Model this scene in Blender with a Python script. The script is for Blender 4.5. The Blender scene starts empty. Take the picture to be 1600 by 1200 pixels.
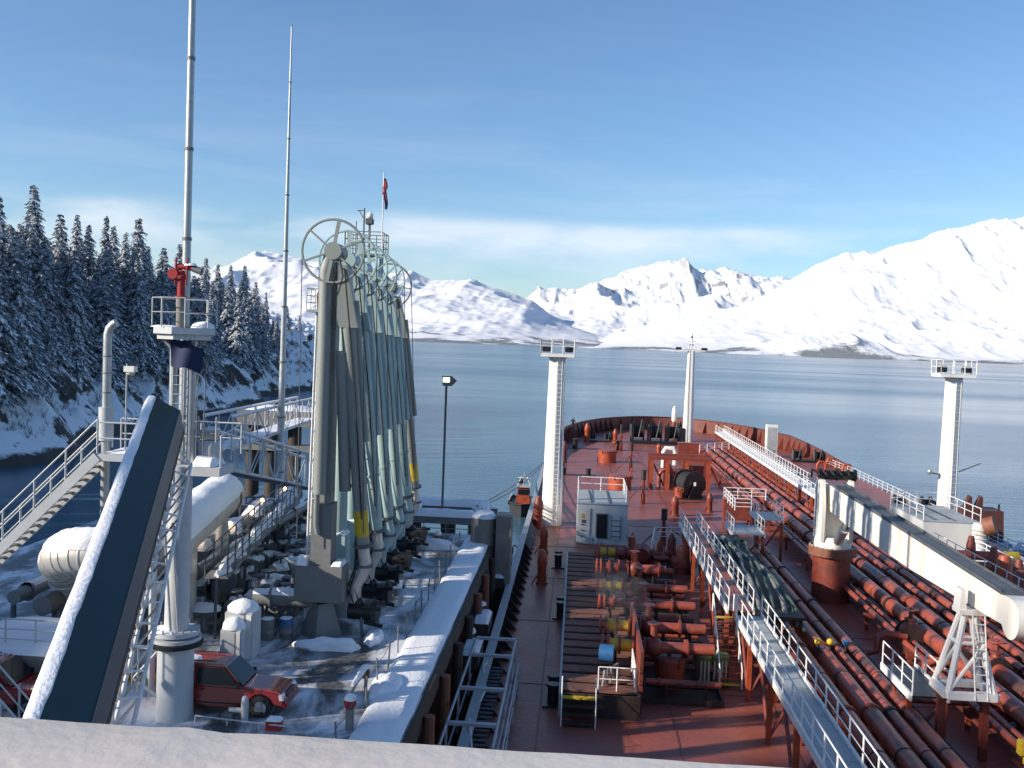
import bpy, bmesh, math, random
import numpy as np
from mathutils import Vector, Matrix, noise as mnoise
random.seed(7)
R = math.radians
S = bpy.context.scene
COL = S.collection

# ---------------------------------------------------------------- camera
# world: +Y = ship's heading, z = 0 main deck, camera on the port bridge wing
EYE = 17.0
FPX = 1550.0
ROLL, PITCH, YAW = 0.037, 0.04317, 0.06603
_fw = Vector((-math.sin(YAW), math.cos(YAW), 0)); _rt = Vector((math.cos(YAW), math.sin(YAW), 0)); _up = Vector((0, 0, 1))
FWD = _fw*math.cos(PITCH) - _up*math.sin(PITCH)
_u2 = _up*math.cos(PITCH) + _fw*math.sin(PITCH)
RGT = _rt*math.cos(ROLL) + _u2*math.sin(ROLL)
UPV = _u2*math.cos(ROLL) - _rt*math.sin(ROLL)
cam = bpy.data.cameras.new('camera'); cam.lens = 36*FPX/1600; cam.sensor_width = 36
cam.clip_start = 0.05; cam.clip_end = 60000
camo = bpy.data.objects.new('camera', cam); COL.objects.link(camo)
m3 = Matrix((RGT, UPV, -FWD)).transposed()
camo.matrix_world = Matrix.Translation((0, 0, EYE)) @ m3.to_4x4()
S.camera = camo

def at(px, py, z=None, Y=None, X=None):
    """point of the place seen at a pixel of the 1600x1200 photo, on a level, a cross plane or a long plane"""
    r = FWD + RGT*((px-800)/FPX) + UPV*((600-py)/FPX)
    if z is not None: t = (z-EYE)/r.z
    elif Y is not None: t = Y/r.y
    else: t = X/r.x
    return Vector((0, 0, EYE)) + r*t

# ---------------------------------------------------------------- sky and sun
SUN_EL, SUN_AZ = 22.0, 24.0          # elevation; degrees astern of abeam to port
ca, sa = math.cos(R(SUN_AZ)), math.sin(R(SUN_AZ)); ce, se = math.cos(R(SUN_EL)), math.sin(R(SUN_EL))
TO_SUN = Vector((-ca*ce, -sa*ce, se))
w = bpy.data.worlds.new('World'); S.world = w; w.use_nodes = True
nt = w.node_tree; nt.nodes.clear()
N, L = nt.nodes.new, nt.links.new
out = N('ShaderNodeOutputWorld')
sky = N('ShaderNodeTexSky'); sky.sky_type = 'NISHITA'; sky.sun_disc = False
sky.sun_elevation = R(SUN_EL); sky.sun_rotation = math.atan2(TO_SUN.x, TO_SUN.y)
sky.air_density = 1.0; sky.dust_density = 0.3; sky.ozone_density = 5.0; sky.altitude = 0
bg = N('ShaderNodeBackground'); bg.inputs[1].default_value = 0.122
L(sky.outputs[0], bg.inputs[0])
tc = N('ShaderNodeTexCoord')
sep = N('ShaderNodeSeparateXYZ'); L(tc.outputs['Generated'], sep.inputs[0])
# thin cirrus: noise stretched along the horizon, all round the sky
mp = N('ShaderNodeMapping'); mp.inputs['Scale'].default_value = (2.2, 2.2, 17.0); mp.inputs['Location'].default_value = (0.35, 0.1, 0.47)
L(tc.outputs['Generated'], mp.inputs[0])
n1 = N('ShaderNodeTexNoise'); n1.inputs['Scale'].default_value = 1.6; n1.inputs['Detail'].default_value = 7; n1.inputs['Roughness'].default_value = 0.52
n1.inputs['Distortion'].default_value = 0.35
L(mp.outputs[0], n1.inputs['Vector'])
r1 = N('ShaderNodeValToRGB'); r1.color_ramp.elements[0].position = 0.47; r1.color_ramp.elements[1].position = 0.72
L(n1.outputs[0], r1.inputs[0])
band = N('ShaderNodeValToRGB')          # how much cloud at each height of the sky
cr = band.color_ramp; cr.elements[0].position = 0.0; cr.elements[0].color = (.55,)*3+(1,)
cr.elements[1].position = 1.0; cr.elements[1].color = (.01,)*3+(1,)
for p, v in ((.07, .25), (.115, .15), (.2, .06), (.26, .02)):
    e = cr.elements.new(p); e.color = (v,)*3+(1,)
L(sep.outputs[2], band.inputs[0])
mu = N('ShaderNodeMath'); mu.operation = 'MULTIPLY'; L(r1.outputs[0], mu.inputs[0]); L(band.outputs[0], mu.inputs[1])
# a low bank of soft cloud with a level top, lying round the horizon
mp2 = N('ShaderNodeMapping'); mp2.inputs['Scale'].default_value = (2.6, 2.6, 9.0); mp2.inputs['Location'].default_value = (4.6, 0.3, 0.2)
L(tc.outputs['Generated'], mp2.inputs[0])
n2 = N('ShaderNodeTexNoise'); n2.inputs['Scale'].default_value = 1.5; n2.inputs['Detail'].default_value = 6; n2.inputs['Roughness'].default_value = 0.5; L(mp2.outputs[0], n2.inputs['Vector'])
r2 = N('ShaderNodeMapRange'); r2.inputs[1].default_value = 0.44; r2.inputs[2].default_value = 0.60; L(n2.outputs[0], r2.inputs[0])
wob = N('ShaderNodeMath'); wob.operation = 'MULTIPLY_ADD'; wob.inputs[1].default_value = -0.035; L(n2.outputs[0], wob.inputs[0]); L(sep.outputs[2], wob.inputs[2])
bk = N('ShaderNodeValToRGB'); ck = bk.color_ramp; ck.elements[0].position = 0.0; ck.elements[0].color = (.2,)*3+(1,); ck.elements[1].position = .108; ck.elements[1].color = (0, 0, 0, 1)
for p, v in ((.055, .32), (.078, .62), (.092, .52), (.100, .12)):
    e = ck.elements.new(p); e.color = (v,)*3+(1,)
L(wob.outputs[0], bk.inputs[0])
m2 = N('ShaderNodeMath'); m2.operation = 'MULTIPLY'; L(r2.outputs[0], m2.inputs[0]); L(bk.outputs[0], m2.inputs[1])
mu0 = mu; mu = N('ShaderNodeMath'); mu.operation = 'MAXIMUM'; L(mu0.outputs[0], mu.inputs[0]); L(m2.outputs[0], mu.inputs[1])
cbg = N('ShaderNodeBackground'); cbg.inputs[0].default_value = (0.86, 0.89, 0.95, 1); cbg.inputs[1].default_value = 0.86
mix = N('ShaderNodeMixShader'); L(mu.outputs[0], mix.inputs[0]); L(bg.outputs[0], mix.inputs[1]); L(cbg.outputs[0], mix.inputs[2])
L(mix.outputs[0], out.inputs[0])
sl = bpy.data.lights.new('sun', 'SUN'); sl.energy = 4.8; sl.angle = R(0.55); sl.color = (1.0, 0.90, 0.76)
so = bpy.data.objects.new('sun', sl); COL.objects.link(so)
so.rotation_euler = (-TO_SUN).to_track_quat('-Z', 'Y').to_euler()
S.view_settings.view_transform = 'Standard'; S.view_settings.look = 'None'; S.view_settings.exposure = 0.45; S.view_settings.gamma = 1
S.cycles.max_bounces = 5; S.cycles.transparent_max_bounces = 6; S.cycles.caustics_reflective = False; S.cycles.caustics_refractive = False

# ---------------------------------------------------------------- materials
def mat(name, col, rough=0.6, metal=0.0, var=0.12, scale=3.0, bump=0.0, bscale=40.0, col2=None, thr=(0.45, 0.65), spec=0.5, stretch=None, coat=0.0):
    """principled with uneven colour (noise), an optional second colour in patches (stain, rust, snow, painted shade) and fine relief"""
    m = bpy.data.materials.new(name); m.use_nodes = True
    t = m.node_tree; n, l = t.nodes.new, t.links.new
    b = t.nodes['Principled BSDF']; b.inputs['Metallic'].default_value = metal
    b.inputs['Specular IOR Level'].default_value = spec; b.inputs['Coat Weight'].default_value = coat
    g = n('ShaderNodeNewGeometry'); src = g.outputs['Position']
    if stretch:
        q = n('ShaderNodeMapping'); q.inputs['Scale'].default_value = stretch; l(src, q.inputs[0]); src = q.outputs[0]
    no = n('ShaderNodeTexNoise'); no.inputs['Scale'].default_value = scale; no.inputs['Detail'].default_value = 6; no.inputs['Roughness'].default_value = 0.62
    l(src, no.inputs['Vector'])
    mr = n('ShaderNodeMapRange'); mr.inputs[1].default_value = 0.25; mr.inputs[2].default_value = 0.75; mr.inputs[3].default_value = 1-var*1.6; mr.inputs[4].default_value = 1+var
    l(no.outputs[0], mr.inputs[0])
    mx = n('ShaderNodeVectorMath'); mx.operation = 'SCALE'; mx.inputs[0].default_value = col; l(mr.outputs[0], mx.inputs['Scale'])
    c = mx.outputs[0]
    if col2:
        n2 = n('ShaderNodeTexNoise'); n2.inputs['Scale'].default_value = scale*0.37; n2.inputs['Detail'].default_value = 8; n2.inputs['Roughness'].default_value = 0.66
        l(src, n2.inputs['Vector'])
        m2 = n('ShaderNodeMapRange'); m2.inputs[1].default_value = thr[0]; m2.inputs[2].default_value = thr[1]; l(n2.outputs[0], m2.inputs[0])
        mm = n('ShaderNodeMix'); mm.data_type = 'RGBA'; l(m2.outputs[0], mm.inputs[0]); l(c, mm.inputs[6]); mm.inputs[7].default_value = (*col2, 1)
        c = mm.outputs[2]
    l(c, b.inputs['Base Color'])
    rr = n('ShaderNodeMapRange'); rr.inputs[3].default_value = max(0.02, rough-0.1); rr.inputs[4].default_value = min(1, rough+0.12); l(no.outputs[0], rr.inputs[0]); l(rr.outputs[0], b.inputs['Roughness'])
    if bump:
        n3 = n('ShaderNodeTexNoise'); n3.inputs['Scale'].default_value = bscale; n3.inputs['Detail'].default_value = 4; l(g.outputs['Position'], n3.inputs['Vector'])
        bp = n('ShaderNodeBump'); bp.inputs['Strength'].default_value = bump; bp.inputs['Distance'].default_value = 0.6/bscale; l(n3.outputs[0], bp.inputs['Height']); l(bp.outputs[0], b.inputs['Normal'])
    return m

M = {}
M['deck'] = mat('red oxide deck paint', (.31, .085, .058), .42, var=.14, scale=.6, col2=(.17, .058, .048), thr=(.46, .70), bump=.15, bscale=3)
M['red'] = mat('red oxide fittings paint', (.25, .048, .030), .5, var=.25, scale=2.6, col2=(.13, .038, .026), thr=(.46, .66))
M['pipe'] = mat('red oxide pipe paint with shade dapples', (.35, .080, .050), .38, var=.25, scale=1.5, col2=(.085, .042, .038), thr=(.50, .60))  # dark second colour paints dappled shade onto the pipes
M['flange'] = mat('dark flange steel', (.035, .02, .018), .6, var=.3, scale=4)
M['orange'] = mat('orange red paint', (.40, .075, .03), .45, var=.2, scale=3, col2=(.2,.045,.025), thr=(.5,.7))
M['white'] = mat('white marine paint', (.80, .78, .74), .45, var=.05, scale=1.5, col2=(.52, .38, .26), thr=(.55, .76), stretch=(1.7, 1.7, .16))
M['jib'] = mat('white crane paint with rust runs', (.80, .77, .70), .45, var=.05, scale=1.2, col2=(.55, .32, .14), thr=(.56, .76), stretch=(1.0, 2.6, .10))
M['rail'] = mat('white rail paint', (.78, .77, .75), .5, var=.12, scale=6, col2=(.5, .36, .25), thr=(.6, .8))
M['greyhouse'] = mat('pale grey house paint', (.60, .62, .61), .5, var=.07, scale=.9, col2=(.42, .36, .30), thr=(.62, .82), stretch=(1, 1, .35))
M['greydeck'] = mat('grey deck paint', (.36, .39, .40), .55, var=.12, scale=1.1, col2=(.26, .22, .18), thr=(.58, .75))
M['darkgrey'] = mat('dark grey steel', (.10, .11, .12), .55, var=.2, scale=2)
M['black'] = mat('black greased steel', (.015, .016, .017), .38, var=.3, scale=4)
M['blackrubber'] = mat('black rubber', (.018, .018, .018), .75, var=.2, scale=5)
M['yellow'] = mat('yellow paint', (.62, .43, .03), .5, var=.15, scale=4, col2=(.3, .16, .04), thr=(.6, .8))
M['galv'] = mat('galvanised steel', (.42, .44, .45), .45, metal=.55, var=.14, scale=3)
M['galvdull'] = mat('dull grey steel paint', (.185, .19, .185), .55, var=.12, scale=2)
M['armgrey'] = mat('grey loading arm paint', (.25, .272, .25), .5, var=.10, scale=1.4, col2=(.21, .18, .15), thr=(.64, .82), stretch=(1, 1, .3))
M['armteal'] = mat('pale teal loading arm paint', (.35, .48, .465), .5, var=.10, scale=1.4, col2=(.26, .28, .25), thr=(.62, .82), stretch=(1, 1, .3))
M['insul'] = mat('aluminium pipe cladding', (.56, .54, .49), .42, metal=.35, var=.1, scale=1.5, col2=(.38, .30, .22), thr=(.6, .78))
M['tank'] = mat('cream weathered steel', (.56, .50, .42), .55, var=.12, scale=1.2, col2=(.26, .19, .13), thr=(.57, .72))
M['hood'] = mat('dark teal gangway cladding', (.016, .046, .048), .45, var=.12, scale=2)
M['slate'] = mat('slate gangway cladding', (.075, .09, .10), .5, var=.12, scale=2)
M['blueflag'] = mat('navy flag cloth', (.012, .022, .075), .8, var=.15, scale=5)
M['snow'] = mat('fresh snow', (.86, .87, .89), .62, var=.03, scale=2, bump=.5, bscale=9, spec=.3)
M['concrete'] = mat('weathered concrete', (.24, .225, .205), .8, var=.18, scale=1.1, col2=(.18, .16, .14), thr=(.5, .7), bump=.25, bscale=12)
M['timber'] = mat('wet fender timber', (.055, .040, .028), .7, var=.3, scale=2.5, stretch=(3, 3, .4))
M['bulwarkbrown'] = mat('brown bulwark paint', (.17, .058, .045), .5, var=.2, scale=.9)
M['guardgrey'] = mat('grey guard plate', (.40, .41, .42), .5, var=.14, scale=1.2)
M['hullred'] = mat('dark hull paint', (.04, .04, .045), .5, var=.2, scale=.4, col2=(.15, .05, .035), thr=(.55, .75))
M['hosegreen'] = mat('weathered green hose', (.06, .10, .08), .65, var=.25, scale=4)
M['green'] = mat('olive drum paint', (.16, .19, .055), .5, var=.15, scale=3)
M['carred'] = mat('dark red car paint', (.27, .018, .014), .22, var=.05, scale=2, coat=.6)
M['glass'] = mat('dark glass', (.012, .015, .018), .08, var=.05, scale=1, spec=.35)
M['tyre'] = mat('tyre rubber', (.02, .02, .02), .8, var=.2, scale=8)
M['chrome'] = mat('dull wheel alloy', (.5, .5, .5), .3, metal=.8, var=.1, scale=6)
M['bark'] = mat('spruce bark', (.06, .045, .035), .9, var=.3, scale=3)
M['needle'] = mat('spruce needles under frost', (.030, .048, .040), .8, var=.35, scale=2.6, col2=(.50, .54, .60), thr=(.40, .60))
M['branchsnow'] = mat('snow on boughs', (.80, .82, .86), .7, var=.08, scale=2)
M['brush'] = mat('bare snowy brush', (.15, .14, .135), .9, var=.35, scale=1.2, col2=(.6,.62,.65), thr=(.5,.6))
M['blue'] = mat('blue canvas', (.045, .12, .27), .6, var=.12, scale=2)
M['bluebarrel'] = mat('blue barrel', (.03, .13, .30), .45, var=.1, scale=3)
M['cab'] = mat('pale grey cabinet paint', (.50, .52, .53), .5, var=.08, scale=1.5)
M['timberbrown'] = mat('brown tray slats', (.15, .07, .048), .7, var=.3, scale=2, col2=(.22,.085,.055), thr=(.45,.6))
M['tugbrown'] = mat('brown tug paint', (.10, .035, .028), .55, var=.2, scale=1.2)
M['rust'] = mat('rusty brown steel', (.24, .09, .05), .65, var=.25, scale=1.6)
M['skin'] = mat('skin', (.5, .3, .22), .6)
M['cloth'] = mat('dark blue workwear', (.02, .025, .035), .85, var=.2, scale=8)
M['redcloth'] = mat('flag red', (.35, .03, .03), .8); M['whitecloth'] = mat('flag white', (.75, .75, .75), .8)
M['wing'] = mat('thick white bridge wing paint', (.70, .615, .53), .30, var=.015, scale=5, bump=.14, bscale=40, col2=(.67, .585, .50), thr=(.5, .7))
def emit(name, col, s):
    m = bpy.data.materials.new(name); m.use_nodes = True; b = m.node_tree.nodes['Principled BSDF']
    b.inputs['Base Color'].default_value = (*col, 1); b.inputs['Emission Color'].default_value = (*col, 1); b.inputs['Emission Strength'].default_value = s
    return m
M['lampwarm'] = emit('lit sodium lamp', (1, .62, .28), 9); M['lampgreen'] = emit('lit mercury lamp', (.85, 1, .6), 3.0)

# ---------------------------------------------------------------- mesh helpers
WL = {}
def frame(a):
    a = a.normalized(); h = Vector((0, 0, 1)) if abs(a.z) < .95 else Vector((0, 1, 0))
    x = h.cross(a).normalized(); return x, a.cross(x), a
class MB:
    def __init__(s): s.v = []; s.f = []
    def add(s, vs, fs):
        o = len(s.v); s.v += [Vector(p) for p in vs]; s.f += [tuple(i+o for i in q) for q in fs]; return s
    def box(s, c, d, rz=0.0):
        c = Vector(c); x, y, z = d[0]/2, d[1]/2, d[2]/2; cz, sz = math.cos(rz), math.sin(rz)
        vs = [c+Vector((a*cz-b*sz, a*sz+b*cz, e)) for a, b, e in ((-x,-y,-z),(x,-y,-z),(x,y,-z),(-x,y,-z),(-x,-y,z),(x,-y,z),(x,y,z),(-x,y,z))]
        return s.add(vs, [(0,3,2,1),(4,5,6,7),(0,1,5,4),(1,2,6,5),(2,3,7,6),(3,0,4,7)])
    def lohi(s, a, b):
        return s.box([(p+q)/2 for p, q in zip(a, b)], [abs(q-p) for p, q in zip(a, b)])
    def beam(s, p, q, w_, h_):
        p, q = Vector(p), Vector(q); x, y, _ = frame(q-p); x = x*(w_/2); y = y*(h_/2)
        return s.add([p-x-y,p+x-y,p+x+y,p-x+y,q-x-y,q+x-y,q+x+y,q-x+y], [(0,3,2,1),(4,5,6,7),(0,1,5,4),(1,2,6,5),(2,3,7,6),(3,0,4,7)])
    def cyl(s, p, q, r, r2=None, n=12):
        p, q = Vector(p), Vector(q); r2 = r if r2 is None else r2; x, y, _ = frame(q-p); vs = []
        for c, rr in ((p, r), (q, r2)):
            vs += [c + x*(rr*math.cos(2*math.pi*i/n)) + y*(rr*math.sin(2*math.pi*i/n)) for i in range(n)]
        fs = [(i, (i+1) % n, n+(i+1) % n, n+i) for i in range(n)] + [tuple(range(n-1, -1, -1)), tuple(range(n, 2*n))]
        return s.add(vs, fs)
    def lathe(s, base, axis, prof, n=14):
        base = Vector(base); x, y, a = frame(Vector(axis)); vs = []; k = len(prof)
        for r, h in prof: vs += [base + a*h + x*(r*math.cos(2*math.pi*i/n)) + y*(r*math.sin(2*math.pi*i/n)) for i in range(n)]
        fs = [(j*n+i, j*n+(i+1) % n, (j+1)*n+(i+1) % n, (j+1)*n+i) for j in range(k-1) for i in range(n)]
        fs += [tuple(range(n-1, -1, -1)), tuple(range((k-1)*n, k*n))]
        return s.add(vs, fs)
    def tube(s, pts, r, n=10):
        pts = [Vector(p) for p in pts]; vs = []; x = None
        for i, p in enumerate(pts):
            d = (pts[min(i+1, len(pts)-1)] - pts[max(i-1, 0)]).normalized()
            if x is None: x = frame(d)[0]
            x = (x - d*x.dot(d)).normalized(); y = d.cross(x); rr = r[i] if isinstance(r, (list, tuple)) else r
            vs += [p + x*(rr*math.cos(2*math.pi*k/n)) + y*(rr*math.sin(2*math.pi*k/n)) for k in range(n)]
        m_ = len(pts)
        fs = [(j*n+i, j*n+(i+1) % n, (j+1)*n+(i+1) % n, (j+1)*n+i) for j in range(m_-1) for i in range(n)]
        fs += [tuple(range(n-1, -1, -1)), tuple(range((m_-1)*n, m_*n))]
        return s.add(vs, fs)
    def prism(s, poly, ext):
        """flat polygon (list of points) pushed along ext"""
        n = len(poly); e = Vector(ext); a = [Vector(p) for p in poly]
        return s.add(a + [p+e for p in a], [tuple(range(n-1, -1, -1)), tuple(range(n, 2*n))] + [(i, (i+1) % n, n+(i+1) % n, n+i) for i in range(n)])
    def ell(s, c, d, n=14, m_=8, low=-1.0, jit=0.0, sd=0):
        """ellipsoid, cut flat below 'low' (-1..1); jit makes it lumpy"""
        c = Vector(c); vs = []; fs = []
        for j in range(m_+1):
            h = low + (1-low)*(1-math.cos(math.pi*j/m_))/2 if low <= -1 else low+(1-low)*math.sin(math.pi/2*j/m_)
            rr = math.sqrt(max(0, 1-h*h))
            for i in range(n):
                t = 2*math.pi*i/n; p = Vector((rr*math.cos(t), rr*math.sin(t), h))
                if jit: p *= 1 + jit*mnoise.noise(Vector((p.x*1.7+sd, p.y*1.7-sd, p.z*1.7+sd*.3)))*1.6
                vs.append(c + Vector((p.x*d[0]/2, p.y*d[1]/2, (p.z-low if low > -1 else p.z)*d[2]/2)))
        fs = [(j*n+i, j*n+(i+1) % n, (j+1)*n+(i+1) % n, (j+1)*n+i) for j in range(m_) for i in range(n)]
        fs.append(tuple(range(n-1, -1, -1)))
        return s.add(vs, fs)
    def data(s, name, m, origin=(0, 0, 0), smooth=True, bevel=0):
        o = Vector(origin); me = bpy.data.meshes.new(name); me.from_pydata([tuple(p-o) for p in s.v], [], s.f)
        for k in (m if isinstance(m, (list, tuple)) else [m]): me.materials.append(M[k] if isinstance(k, str) else k)
        if bevel:
            bm = bmesh.new(); bm.from_mesh(me); bmesh.ops.bevel(bm, geom=[e for e in bm.edges if len(e.link_faces) == 2 and e.calc_face_angle() > .6], offset=bevel, segments=2, affect='EDGES'); bm.to_mesh(me); bm.free()
        me.polygons.foreach_set('use_smooth', [smooth]*len(me.polygons))
        if smooth: me.set_sharp_from_angle(angle=R(38))
        me.update(); return me
def tagit(o, label, cat, group=None, kind=None):
    if label: o['label'] = label
    if cat: o['category'] = cat
    if group: o['group'] = group
    if kind: o['kind'] = kind
    return o
def thing(name, label, cat, loc, group=None):
    o = bpy.data.objects.new(name, None); COL.objects.link(o); o.location = loc; o.empty_display_size = .2
    WL[o.name] = Vector(loc); return tagit(o, label, cat, group)
def part(parent, name, mb, m, bevel=0, smooth=True, label=None, kind=None):
    org = WL[parent.name]
    o = bpy.data.objects.new(name, mb.data(name, m, org, smooth, bevel)); COL.objects.link(o); o.parent = parent; WL[o.name] = org
    return tagit(o, label, None, None, kind)
def solo(name, mb, m, label, cat, loc=None, group=None, bevel=0, smooth=True):
    if loc is None:
        loc = Vector((sum(p.x for p in mb.v)/len(mb.v), sum(p.y for p in mb.v)/len(mb.v), min(p.z for p in mb.v)))
    o = bpy.data.objects.new(name, mb.data(name, m, loc, smooth, bevel)); COL.objects.link(o); o.location = loc; WL[o.name] = Vector(loc)
    return tagit(o, label, cat, group)
def struct(name, mb, m, smooth=True):
    o = bpy.data.objects.new(name, mb.data(name, m, (0, 0, 0), smooth)); COL.objects.link(o); WL[o.name] = Vector((0, 0, 0)); o['kind'] = 'structure'; return o
_unit = {}
def rod(parent, name, p, q, r, m, sq=False):
    """straight bar between two points; all bars of one material share one mesh"""
    k = (m, sq)
    if k not in _unit:
        b = MB(); b.cyl((0,0,0), (0,0,1), 1, n=4 if sq else 8); _unit[k] = b.data('bar_'+m, m)
    p, q = Vector(p), Vector(q); d = q-p; x, y, a = frame(d)
    o = bpy.data.objects.new(name, _unit[k]); COL.objects.link(o); o.parent = parent
    mt = Matrix((x*r, y*r, d)).transposed().to_4x4(); mt.translation = p - WL[parent.name]
    o.matrix_local = mt
    return o
def railing(label, pts, h=1.1, rails=3, step=1.6, m='rail', r=.026, group=None, parent=None, name='railing', cat='railing'):
    pts = [Vector(p) for p in pts]
    t = parent or thing(name, label, cat, pts[0], group)
    up = Vector((0, 0, 1))
    for i in range(len(pts)-1):
        a, b = pts[i], pts[i+1]; n = max(1, round((b-a).length/step))
        for k in range(n+1):
            if k == 0 and i > 0: continue
            p = a.lerp(b, k/n); rod(t, 'post', p, p+up*h, r*1.15, m)
        for j in range(rails):
            z = h*(1-j/rails); rod(t, 'rail', a+up*z, b+up*z, r if j == 0 else r*.8, m)
    return t
def ladder(parent, p, q, w_, m='rail', r=.03, step=.32, side=(1, 0, 0)):
    p, q = Vector(p), Vector(q); s = Vector(side).normalized()*(w_/2); n = int((q-p).length/step)
    rod(parent, 'ladder_stile', p-s, q-s, r, m); rod(parent, 'ladder_stile', p+s, q+s, r, m)
    for i in range(1, n): c = p.lerp(q, i/n); rod(parent, 'ladder_rung', c-s, c+s, r*.7, m)
def copy_tree(o, loc, rz=0.0, scale=None, label=None, group=None, name=None):
    c = o.copy(); COL.objects.link(c); c.location = loc; c.rotation_euler = (0, 0, rz); WL[c.name] = Vector(loc)
    if scale: c.scale = scale
    if label: c['label'] = label
    if group: c['group'] = group
    for ch in list(o.children):
        d = ch.copy(); COL.objects.link(d); d.parent = c
        for g in list(ch.children):
            e = g.copy(); COL.objects.link(e); e.parent = d
    return c

# ================================================================ THE LARGE SETTING
rng = np.random.RandomState(3)
def vnoise(x, y, seed=0):
    """smooth value noise on arrays"""
    t = np.random.RandomState(seed).rand(256, 256); xi = np.floor(x).astype(int); yi = np.floor(y).astype(int)
    fx = x-xi; fy = y-yi; fx = fx*fx*fx*(fx*(fx*6-15)+10); fy = fy*fy*fy*(fy*(fy*6-15)+10)
    g = lambda a, b: t[a % 256, b % 256]
    return (g(xi,yi)*(1-fx)+g(xi+1,yi)*fx)*(1-fy)+(g(xi,yi+1)*(1-fx)+g(xi+1,yi+1)*fx)*fy
def fbm(x, y, o=5, seed=0, ridge=False, gain=.5):
    s = 0; a = 1; tot = 0
    for k in range(o):
        n = vnoise(x*2**k+k*17.3, y*2**k-k*9.1, seed+k)
        if ridge: n = 1-np.abs(2*n-1); n = n*n
        s = s+a*n; tot += a; a *= gain
    return s/tot
def grid(name, X, Y, Z, m):
    ny, nx = X.shape; v = np.stack([X, Y, Z], -1).reshape(-1, 3)
    i = np.arange(ny*nx).reshape(ny, nx); q = np.stack([i[:-1,:-1], i[:-1,1:], i[1:,1:], i[1:,:-1]], -1).reshape(-1, 4)
    me = bpy.data.meshes.new(name); me.vertices.add(len(v)); me.vertices.foreach_set('co', v.ravel())
    me.loops.add(q.size); me.loops.foreach_set('vertex_index', q.ravel()); me.polygons.add(len(q))
    me.polygons.foreach_set('loop_start', np.arange(0, q.size, 4)); me.polygons.foreach_set('loop_total', np.full(len(q), 4))
    me.polygons.foreach_set('use_smooth', np.ones(len(q), bool)); me.update(calc_edges=True); me.validate()
    me.materials.append(m); o = bpy.data.objects.new(name, me); COL.objects.link(o); o['kind'] = 'structure'; WL[o.name] = Vector((0,0,0)); return o

# --- water
SEA = -9.0
def water_mat():
    m = bpy.data.materials.new('fjord water'); m.use_nodes = True; t = m.node_tree; n, l = t.nodes.new, t.links.new
    b = t.nodes['Principled BSDF']; b.inputs['Base Color'].default_value = (.045, .115, .165, 1); b.inputs['IOR'].default_value = 1.33
    g = n('ShaderNodeNewGeometry')
    mp = n('ShaderNodeMapping'); mp.inputs['Scale'].default_value = (.0016, .0075, 1); mp.inputs['Rotation'].default_value = (0, 0, R(-5)); l(g.outputs['Position'], mp.inputs[0])
    lane = n('ShaderNodeTexNoise'); lane.inputs['Scale'].default_value = 1.0; lane.inputs['Detail'].default_value = 5; lane.inputs['Roughness'].default_value = .58; lane.inputs['Distortion'].default_value = .5; l(mp.outputs[0], lane.inputs['Vector'])
    mr = n('ShaderNodeMapRange'); mr.inputs[1].default_value = .32; mr.inputs[2].default_value = .68; l(lane.outputs[0], mr.inputs[0])
    ro = n('ShaderNodeMapRange'); ro.inputs[3].default_value = .19; ro.inputs[4].default_value = .27; l(mr.outputs[0], ro.inputs[0]); l(ro.outputs[0], b.inputs['Roughness'])
    m1 = n('ShaderNodeMapping'); m1.inputs['Scale'].default_value = (.16, .42, 1); m1.inputs['Rotation'].default_value = (0, 0, R(12)); l(g.outputs['Position'], m1.inputs[0])
    w1 = n('ShaderNodeTexNoise'); w1.inputs['Scale'].default_value = 1; w1.inputs['Detail'].default_value = 5; w1.inputs['Roughness'].default_value = .6; l(m1.outputs[0], w1.inputs['Vector'])
    st = n('ShaderNodeMapRange'); st.inputs[3].default_value = .16; st.inputs[4].default_value = .34; l(mr.outputs[0], st.inputs[0])
    bp = n('ShaderNodeBump'); bp.inputs['Distance'].default_value = .45; l(st.outputs[0], bp.inputs['Strength']); l(w1.outputs[0], bp.inputs['Height'])
    l(bp.outputs[0], b.inputs['Normal']); return m
b = MB(); b.add([(-30000,-4000,SEA),(30000,-4000,SEA),(30000,40000,SEA),(-30000,40000,SEA)], [(0,1,2,3)])
struct('water', b, water_mat())

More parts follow.
